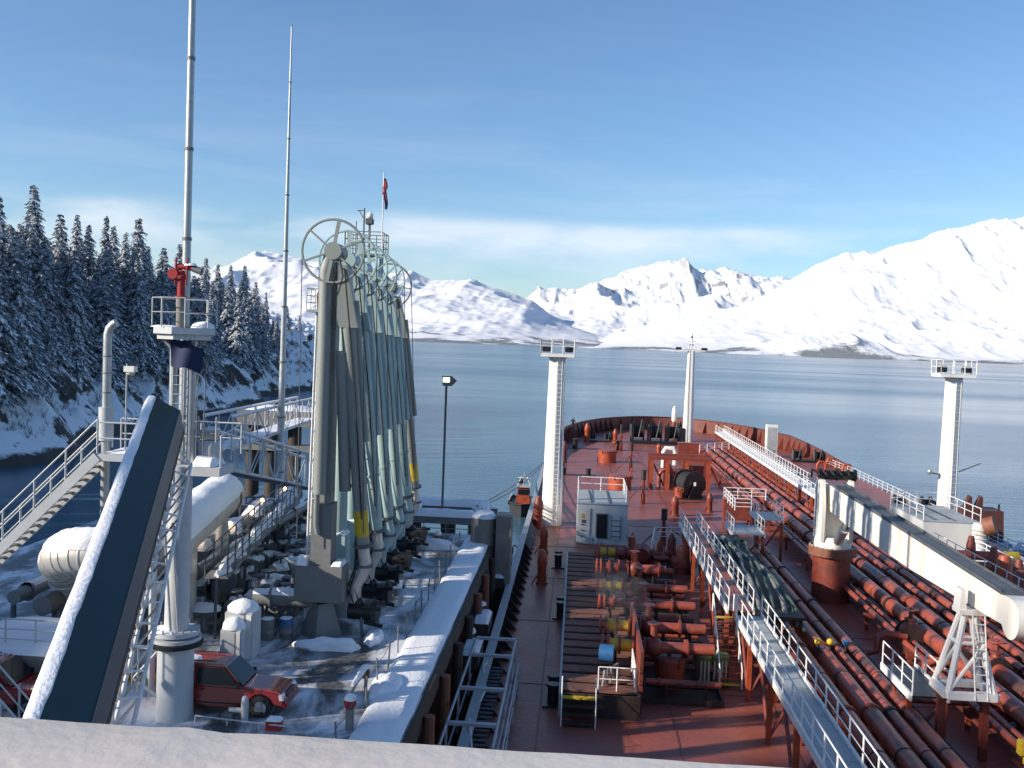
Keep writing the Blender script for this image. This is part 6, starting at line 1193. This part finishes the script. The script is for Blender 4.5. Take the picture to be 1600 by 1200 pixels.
# hoses lying over the catwalk end
rdh = random.Random(4)
for i in range(9):
    x = 10.2+.24*i; pts = [Vector((x+.35*math.sin(k*.6+i), 53+k*2.0+rdh.uniform(-.3, .3), 3.05+.35*math.sin(k*.9+i*.7)**2+(.25 if 2 < k < 7 else 0)-(.9 if k in (0, 11) else 0))) for k in range(12)]
    f2 = []
    for k in range(11): f2 += [pts[k].lerp(pts[k+1], j/4) for j in range(4)]
    for _ in range(3): f2 = [f2[0]]+[(f2[q-1]+f2[q]*2+f2[q+1])/4 for q in range(1, len(f2)-1)]+[f2[-1]]
    b = MB(); b.tube(f2, .09 if i % 3 else .12, 8); solo('hose', b, 'hosegreen' if i % 3 else 'galvdull', 'dull green and grey hose in the tangle draped along the catwalk', 'hose', None, 'tangled hoses beside the catwalk')
b = MB(); b.lohi((10.1, 53, 2.75), (12.6, 76, 2.9)); solo('hose_rack', b, 'flange', 'dark rack carrying the tangled hoses beside the catwalk', 'rack')
# olive drums under the catwalk
for i, px in enumerate((1098, 1125)):
    p = at0(px, 1072); t = thing('olive_tank', ['left olive drum with pale slats standing under the catwalk', 'right olive drum with pale slats standing under the catwalk'][i], 'drum', p, 'olive drums under the catwalk'); b = MB(); b.lathe(p+Vector((0,.6,0)), (0,0,1), [(.46,0),(.5,.1),(.5,1.4),(.42,1.5),(.05,1.52)], 18); part(t, 'drum', b, 'green')
    for k in range(4): b = MB(); x = p.x-.3+.19*k; b.lohi((x-.04, p.y+.02, .15), (x+.04, p.y+.06, 1.25)); part(t, 'slat', b, 'tank')
p = at0(975, 1092); t = thing('deck_hydrant', 'red and yellow fire hydrant at the near end of the manifold', 'hydrant', p); b = MB(); b.lathe(p, (0,0,1), [(.12,0),(.1,.5),(.2,.55),(.2,.75),(.08,.95)], 12); part(t, 'body', b, 'orange'); b = MB(); b.cyl(p+Vector((-.5,0,.6)), p+Vector((.5,0,.6)), .1, n=10); part(t, 'outlet', b, 'yellow')
for px, py, m_, lb in ((1278, 1002, 'yellow', 'round yellow valve wheel cover beside the near catwalk rail'),(1297, 1003, 'yellow', 'second round yellow cover on the cargo pipes'),(1322, 1004, 'bluebarrel', 'small blue cover right of the two yellow ones')):
    p = at(px, py, z=2.3); t = thing('valve_cover', lb, 'valve', p, 'coloured covers on the cargo pipes'); b = MB(); b.cyl(p-Vector((0,0,.8)), p, .07, n=8); part(t, 'spindle', b, 'flange'); b = MB(); b.ell(p, (.36,.36,.36), 12, 8); part(t, 'cover', b, m_)
p = at0(945, 1040); t = thing('hose_handling_gear', 'jumble of pale rails, blue drum and hoses beside the nearest manifold', 'gear', (2.2, 46.5, 1.1))
railing(None, [(1.5, 45.2, 1.1), (3.2, 45.2, 1.1), (3.2, 48.2, 1.1)], parent=t, step=.8, r=.03, rails=2); b = MB(); b.cyl((1.6, 48.3, 1.9), (2.3, 48.2, 1.9), .42, n=16); part(t, 'blue_drum', b, 'bluebarrel')
for k in range(5): b = MB(); b.tube([(1.7+.2*k, 45.6+.3*k, 1.15), (1.8+.15*k, 46.2, 1.7+.1*k), (2.3, 46.8+.2*k, 1.5), (2.8, 47.2, 1.2)], .05, 6); part(t, 'hose', b, 'darkgrey' if k % 2 else 'galv')
b = MB(); b.lohi((3.4, 45.5, 0), (3.55, 54.5, 2.9)); part(t, 'splash_plate', b, 'red')

# ---- accommodation ladder frame by the port rail
t = thing('accommodation_ladder', 'pale tubular frame of the accommodation ladder by the port rail', 'ladder', (-4, 45, 0))
xa, xb = -4.6, -2.6
for x in (xa, xb):
    rod(t, 'side_tube', (x, 36, 1.9), (x, 49.5, 1.9), .06, 'guardgrey'); rod(t, 'side_tube', (x, 36, .7), (x, 49.5, .7), .05, 'guardgrey')
    for y in (49.5, 46.5, 42, 38): rod(t, 'upright', (x, y, 0), (x, y, 1.9), .055, 'guardgrey')
for y in (49.5, 46.8, 42.2, 38.2): b = MB(); b.lohi((xa, y-.12, 1.86), (xb, y+.12, 1.98)); part(t, 'cross_plate', b, 'guardgrey')
for k in range(24): y = 37+k*.5; rod(t, 'tread', (xa+.4, y, .75), (xb-.5, y, .75), .07, 'darkgrey')
b = MB(); b.tube([(xa+.8+.2*math.sin(k), 36.5+k, 1.0+.2*math.cos(k*1.7)) for k in range(13)], .05, 6); part(t, 'rope', b, 'whitecloth')
railing('pale rail on the deck side of the accommodation ladder', [(-2.3, 47, 0), (-2.3, 36, 0)], m='guardgrey', h=1.5, step=3.6, rails=2, r=.045)

# ---- deck crane
cx, cy = 17.9, 69.0
t = thing('deck_crane', 'white hydraulic deck crane with rust streaked jib stowed toward the camera', 'crane', (cx, cy, 0))
b = MB(); b.cyl((cx, cy, 0), (cx, cy, 3.2), 1.25, n=28); part(t, 'pedestal', b, 'red'); b = MB(); b.cyl((cx, cy, 3.2), (cx, cy, 3.75), 1.62, n=28); part(t, 'slew_ring', b, 'rust')
for k in range(24): a = k*2*math.pi/24; b = MB(); b.cyl((cx+1.5*math.cos(a), cy+1.5*math.sin(a), 3.74), (cx+1.5*math.cos(a), cy+1.5*math.sin(a), 3.86), .06, n=6); part(t, 'bolt', b, 'tank')
b = MB(); b.lathe((cx, cy, 3.75), (0,0,1), [(1.25,0),(1.2,.5),(1.1,.7)], 20); part(t, 'turret_base', b, 'jib')
for s_ in (-1, 1): b = MB(); b.prism([(cx+s_*.95-.12, cy-1.0, 4.2), (cx+s_*.95-.12, cy+1.1, 4.2), (cx+s_*.95-.12, cy+1.2, 7.6), (cx+s_*.95-.12, cy+.5, 8.35), (cx+s_*.95-.12, cy-.6, 8.35), (cx+s_*.95-.12, cy-1.1, 6.6)], (.24, 0, 0)); part(t, 'side_plate', b, 'jib')
b = MB(); b.lohi((cx-.83, cy+.2, 4.2), (cx+.83, cy+1.0, 7.9)); part(t, 'tower', b, 'jib')
ladder(t, (cx-1.12, cy+.3, 3.9), (cx-1.12, cy+.3, 8.2), .5, 'rail', .04, .4, (0, 1, 0))
J0, J1 = Vector((cx, cy-.3, 7.45)), Vector((17.35, 39.0, 7.25)); jd = (J1-J0).normalized(); 
b = MB(); sec = [(0, .5, 1.25), (.18, .5, 1.38), (.6, .47, 1.2), (1.0, .40, .72)]; vs = []
for u, hw, hh in sec:
    p = J0.lerp(J1, u); vs += [p+Vector((-hw,0,-hh+.12)), p+Vector((hw,0,-hh+.12)), p+Vector((hw,0,.55)), p+Vector((-hw,0,.55))]
fs = [(3,2,1,0), (12,13,14,15)]
for i in range(3):
    for j in range(4): fs.append((i*4+j, i*4+(j+1) % 4, i*4+4+(j+1) % 4, i*4+4+j))
b.add(vs, fs); part(t, 'jib', b, 'jib', smooth=False)
b = MB(); b.beam(J0+Vector((0,-.5,.60)), J1+Vector((0,.6,.60)), 1.0, .05); part(t, 'jib_top_plate', b, 'darkgrey', label='dark grey plate along the top of the jib')  # thin dark grey sheet over the top of the white jib
for s_ in (-1, 1): b = MB(); b.beam(J0+Vector((s_*.5,-.5,.68)), J1+Vector((s_*.42,.8,.62)), .05, .18); part(t, 'wire_guide', b, 'darkgrey')
b = MB(); b.lathe(J1+Vector((-.55, -.3, -.15)), (1,0,0), [(.2,0),(.78,.02),(.78,1.0),(.2,1.02)], 24); part(t, 'tip_sheave', b, 'jib')
c0, c1 = Vector((cx, cy-1.3, 4.35)), J0.lerp(J1, .13)+Vector((0,0,-1.2))
b = MB(); b.cyl(c0, c0.lerp(c1, .62), .32, n=16); part(t, 'cylinder', b, 'jib'); b = MB(); b.cyl(c0.lerp(c1, .6), c1, .2, n=12); part(t, 'piston', b, 'galv')
b = MB(); b.cyl((cx-1.1, cy+.3, 8.6), (cx+1.4, cy+.3, 8.6), .32, n=16); part(t, 'hoist_winch', b, 'black')
for x in (-1.0, .1, 1.3): b = MB(); b.cyl((cx+x, cy+.3, 8.65), (cx+x+.1, cy+.3, 8.65), .42, n=18); part(t, 'winch_flange', b, 'black')
for k in range(5): b = MB(); b.tube([(cx-1.5+.5*k, cy+.6, 8.4), (cx-1.6+.6*k, cy+.1, 9.0), (cx-1.2+.5*k, cy-.5, 8.7)], .07, 6); part(t, 'hose', b, 'blackrubber')
rod(t, 'hoist_wire', J1+Vector((.1,-.7,-.4)), J1+Vector((.1,-.75,-4.6)), .03, 'darkgrey')
b = MB(); b.lohi(J1+Vector((-.16,-.95,-5.2)), J1+Vector((.36,-.6,-4.6))); part(t, 'hook_block', b, 'yellow', bevel=.05); b = MB(); b.tube([J1+Vector((.1,-.78,-5.2)), J1+Vector((.1,-.78,-5.5)), J1+Vector((.3,-.78,-5.7)), J1+Vector((.1,-.78,-5.9)), J1+Vector((-.1,-.78,-5.7))], .06, 8); part(t, 'hook', b, 'yellow')
# crane rest
rx, ry, rzb, rzt = 16.8, 42.6, 3.0, 6.38
t = thing('crane_rest', 'white A-frame crane rest with ladder holding the jib end', 'frame', (rx, ry, 0))
for sx_, sy_ in ((-1,-1),(1,-1),(1,1),(-1,1)): rod(t, 'leg', (rx+sx_*.95, ry+sy_*.8, rzb), (rx+sx_*.2, ry+sy_*.2, rzt), .14, 'white')
for sx_, sy_, ex, ey in ((-1,-1,1,-1),(1,-1,1,1),(1,1,-1,1),(-1,1,-1,-1)):
    b = MB(); b.beam((rx+sx_*1.0, ry+sy_*.85, rzb), (rx+ex*1.0, ry+ey*.85, rzb), .28, .3); part(t, 'base_beam', b, 'white'); rod(t, 'brace', (rx+sx_*.95, ry+sy_*.8, rzb+.1), (rx+ex*.55, ry+ey*.5, rzb+2.1), .085, 'white')
    rod(t, 'cross_tie', (rx+sx_*.52, ry+sy_*.46, rzb+2.1), (rx+ex*.52, ry+ey*.46, rzb+2.1), .085, 'white')
b = MB(); b.lohi((rx-.5, ry-.45, rzt-.1), (rx+1.1, ry+.45, rzt+.1)); part(t, 'cradle', b, 'white'); b = MB(); b.prism([(rx-.5, ry-.35, rzt+.1), (rx-.2, ry-.35, rzt+.1), (rx-.3, ry-.35, rzt+.95), (rx-.45, ry-.35, rzt+.95)], (0,.7,0)); part(t, 'cradle_horn', b, 'white')
ladder(t, (rx+.35, ry-1.0, rzb-.1), (rx+.25, ry-.5, rzt-.1), .5, 'rail', .035, .33)
for sx_ in (-1, 1): b = MB(); b.lohi((rx+sx_*.9-.15, ry-.15, 0), (rx+sx_*.9+.15, ry+.15, rzb-.15)); part(t, 'post', b, 'red')
b = MB(); b.lohi((rx-1.1, ry-.5, rzb-.3), (rx+1.1, ry+.5, rzb-.16)); part(t, 'stool', b, 'red')

# ---- right hand edge: starboard manifold gear
for i, (px, py, m_, lb) in enumerate([(1565, 955, 'orange', 'orange vent post near the right picture edge'),(1590, 985, 'red', 'red vent post cut by the right picture edge')]):
    p = at0(px, py); t = thing('deck_vent', lb, 'vent', p, 'red vents and valves on the deck'); b = MB(); b.lathe(p, (0,0,1), [(.5,0),(.5,.3),(.38,.35),(.38,2.3),(.5,2.4),(.5,3.4),(.3,3.8)], 14); part(t, 'body', b, m_); b = MB(); b.cyl(p+Vector((-1.0,0,.9)), p+Vector((1.0,0,.9)), .35, n=12); part(t, 'branch', b, 'red')
railing('white rail between the starboard deckhouse and the right picture edge', [(29.4, 84.5, .9), (29.4, 60, .9)], step=1.8, r=.045)
railing('white rail beside the starboard manifold at the right picture edge', [(33.2, 83, 1.0), (33.2, 62, 1.0)], step=1.8, r=.045)
t = thing('starboard_manifold', 'dark starboard manifold pipes with yellow fittings near the right edge', 'pipes', (32, 72, 0))
for k in range(5): y = 62+k*4.2; b = MB(); b.cyl((26.5, y, 1.7), (34.5, y, 1.7), .36, n=14); part(t, 'pipe', b, 'pipe'); b = MB(); b.cyl((33.6, y, 1.7), (34.6, y, 1.7), .42, n=14); part(t, 'reducer', b, 'yellow'); b = MB(); b.lathe((31, y, 1.7), (0,0,1), [(.4,0),(.35,.8),(.2,1.5)], 12); part(t, 'valve', b, 'red')
b = MB(); b.lohi((33.4, 60, .02), (37, 84, .9)); solo('starboard_tray', b, 'greydeck', 'grey starboard drip tray below the deckhouse', 'drip tray')
for px, py, lb in ((1283, 735, 'red fairlead arch nearest the starboard bow winch'), (1298, 730, 'second red fairlead arch on the starboard foredeck'), (1323, 740, 'pink red fairlead by the starboard rail')):
    p = at0(px, py); t = thing('fairlead', lb, 'fairlead', p, 'red fairleads on the starboard foredeck'); b = MB(); b.tube([p+Vector((-.6,0,0)), p+Vector((-.6,0,.8)), p+Vector((-.35,0,1.25)), p+Vector((.35,0,1.25)), p+Vector((.6,0,.8)), p+Vector((.6,0,0))], .2, 10); part(t, 'arch', b, 'orange'); b = MB(); b.lohi(p+Vector((-1.3,-.4,0)), p+Vector((1.3,.4,.15))); part(t, 'base', b, 'red')
p = at0(1205, 715); t = thing('white_housing', 'tall white box ventilator beyond the white catwalk', 'ventilator', (p.x, p.y, 0)); b = MB(); b.lohi((p.x-.9, p.y, 0), (p.x+.9, p.y+1.2, 5.2)); part(t, 'box', b, 'white', bevel=.05); b = MB(); b.lohi((p.x-.7, p.y-.03, .5), (p.x+.7, p.y-.004, 4.8)); part(t, 'grille', b, 'guardgrey')
# lamp on the starboard kingpost
t = thing('signal_lamp', 'small lamp and crossarm on the side of the starboard kingpost', 'lamp', (35.0, 98, 5.6)); rod(t, 'bracket', (35.5, 98.3, 5.6), (34.3, 98, 5.8), .06, 'darkgrey'); b = MB(); b.ell((34.3, 98, 5.9), (.6,.6,.6), 10, 6); part(t, 'lamp', b, 'galv'); rod(t, 'arm', (37.0, 98, 6.0), (39.0, 98, 6.9), .06, 'darkgrey')

# ---- boats alongside
def tug(label, p, rz, sc, housec, roofc, hullc='hullred'):
    t = thing('tug_boat', label, 'boat', p, 'tugs alongside the tanker'); ca_, sa_ = math.cos(rz), math.sin(rz)
    def T(x, y, z): return p+Vector((x*ca_-y*sa_, x*sa_+y*ca_, z))*sc
    out_ = [(-1.7,-5.5),(-1.95,-2),(-1.95,2),(-1.6,4),(-.9,5.4),(0,6),(.9,5.4),(1.6,4),(1.95,2),(1.95,-2),(1.7,-5.5)]
    n = len(out_); b = MB(); b.add([T(x*.85, y*.93, -.5) for x, y in out_]+[T(x, y, 1.2+(.5 if y > 3 else 0)) for x, y in out_], [(i, (i+1) % n, n+(i+1) % n, n+i) for i in range(n)]+[tuple(range(n-1,-1,-1))]); part(t, 'hull', b, hullc)
    b = MB(); b.add([T(x*.95, y*.97, 1.0) for x, y in out_], [tuple(range(n))]); part(t, 'deck', b, 'darkgrey')
    b = MB(); b.tube([T(x*1.03, y*1.02, 1.2+(.5 if y > 3 else 0)) for x, y in out_], .14*sc, 8); part(t, 'fender', b, 'blackrubber')
    def bx(x0, x1, y0, y1, z0, z1, nm, m_, tp=1.0):
        q = [(x0,y0),(x1,y0),(x1,y1),(x0,y1)]; cxx, cyy = (x0+x1)/2, (y0+y1)/2; b = MB(); b.add([T(x, y, z0) for x, y in q]+[T(cxx+(x-cxx)*tp, cyy+(y-cyy)*tp, z1) for x, y in q], [(0,3,2,1),(4,5,6,7),(0,1,5,4),(1,2,6,5),(2,3,7,6),(3,0,4,7)]); return part(t, nm, b, m_)
    return t, T, bx
p = at(822, 800, z=SEA); t, T, bx = tug('small tug with orange wheelhouse at the port bow', Vector((-7.6, 152, SEA)), math.pi, 1.1, 'orange', 'darkgrey')
bx(-1.0, 1.0, -.8, 2.0, 1.0, 2.0, 'deckhouse', 'orange', .95); bx(-.85, .85, .2, 1.9, 2.0, 3.5, 'wheelhouse', 'orange', .92); bx(-1.0, 1.0, 0, 2.1, 3.5, 3.65, 'roof', 'guardgrey'); bx(-.7, .7, 1.86, 1.95, 2.5, 3.2, 'window', 'glass'); bx(-.9, -.8, .5, 1.6, 2.5, 3.2, 'window', 'glass')
for x in (-.9, .9): rod(t, 'mast_leg', T(x, .3, 3.6), T(x*.4, .3, 4.8), .06, 'white')
rod(t, 'mast', T(0, .3, 3.6), T(0, .3, 5.4), .08, 'galv'); rod(t, 'crossarm', T(-.9, .3, 4.6), T(.9, .3, 4.6), .06, 'white'); b = MB(); b.ell(T(.5, -.2, 4.1), (.8, .8, .9), 10, 6); part(t, 'radar_dome', b, 'black')
for s_ in (-1, 1): b = MB(); b.tube([T(s_*1.97, y, 1.55+(.45 if y > 3 else 0)) for y in (-5, -2, 1, 3.5)], .07, 6); part(t, 'rail', b, 'white')
p = at(1540, 800, X=48); t, T, bx = tug('big tug with rust red funnels and blue roof at the starboard side', Vector((46.3, 116, SEA)), 0.0, 1.28, 'rust', 'blue')
bx(-1.6, 1.7, -1.6, 1.2, 1.0, 3.6, 'deckhouse', 'white'); bx(-1.9, 1.9, -1.0, 1.6, 3.6, 6.9, 'funnel_block', 'tugbrown', .93); bx(-.6, 2.1, -2.3, -.9, 3.9, 4.3, 'blue_roof', 'blue'); bx(-.4, 1.9, -2.2, -1.0, 2.6, 3.9, 'aft_house', 'white')
for k in range(2): b = MB(); x = -1.0+.95*k; b.prism([T(x-.45, -.2, 6.85), T(x+.3, -.2, 6.85), T(x+.28, -.2, 7.9), T(x+.1, -.2, 8.1)], T(0,.6,0)-T(0,0,0)); part(t, 'fin', b, 'tugbrown')
rod(t, 'mast', T(1.7, 0, 6.8), T(1.7, 0, 7.4), .12, 'black'); bx(.2, 1.5, -2.25, -2.21, 2.9, 3.5, 'window', 'glass'); rod(t, 'davit', T(-.3, -2.0, 4.0), T(-.3, -2.0, 6.0), .1, 'galv')
b = MB(); b.prism([(45.5, 96, SEA-.5), (49.5, 96, SEA-.5), (50, 104, SEA-.5), (47.5, 108, SEA-.5), (45, 104, SEA-.5)], (0, 0, 7.2));  solo('barge', b, 'blue', 'blue and white craft at the right edge behind the rails', 'boat')
# mooring lines
def line(lb, a, c, sag, r_=.045):
    a, c = Vector(a), Vector(c); b = MB(); b.tube([a.lerp(c, k/16)-Vector((0,0,sag*4*(k/16)*(1-k/16))) for k in range(17)], r_, 6); solo('mooring_line', b, 'darkgrey', lb, 'rope', a, 'mooring lines from the port bow')
line('upper dark mooring line from the port bow to the jetty end', (-3.9, 137, .9), (-7.0, 71.5, JZ+1.4), .5); line('lower dark mooring line from the port bow to the jetty end', (-3.9, 135, .9), (-7.4, 71, JZ+1.2), .9); line('short line from the concrete pillar to the ship side', (-6.4, 69, JZ+1.2), (-4.1, 78, .6), .2)
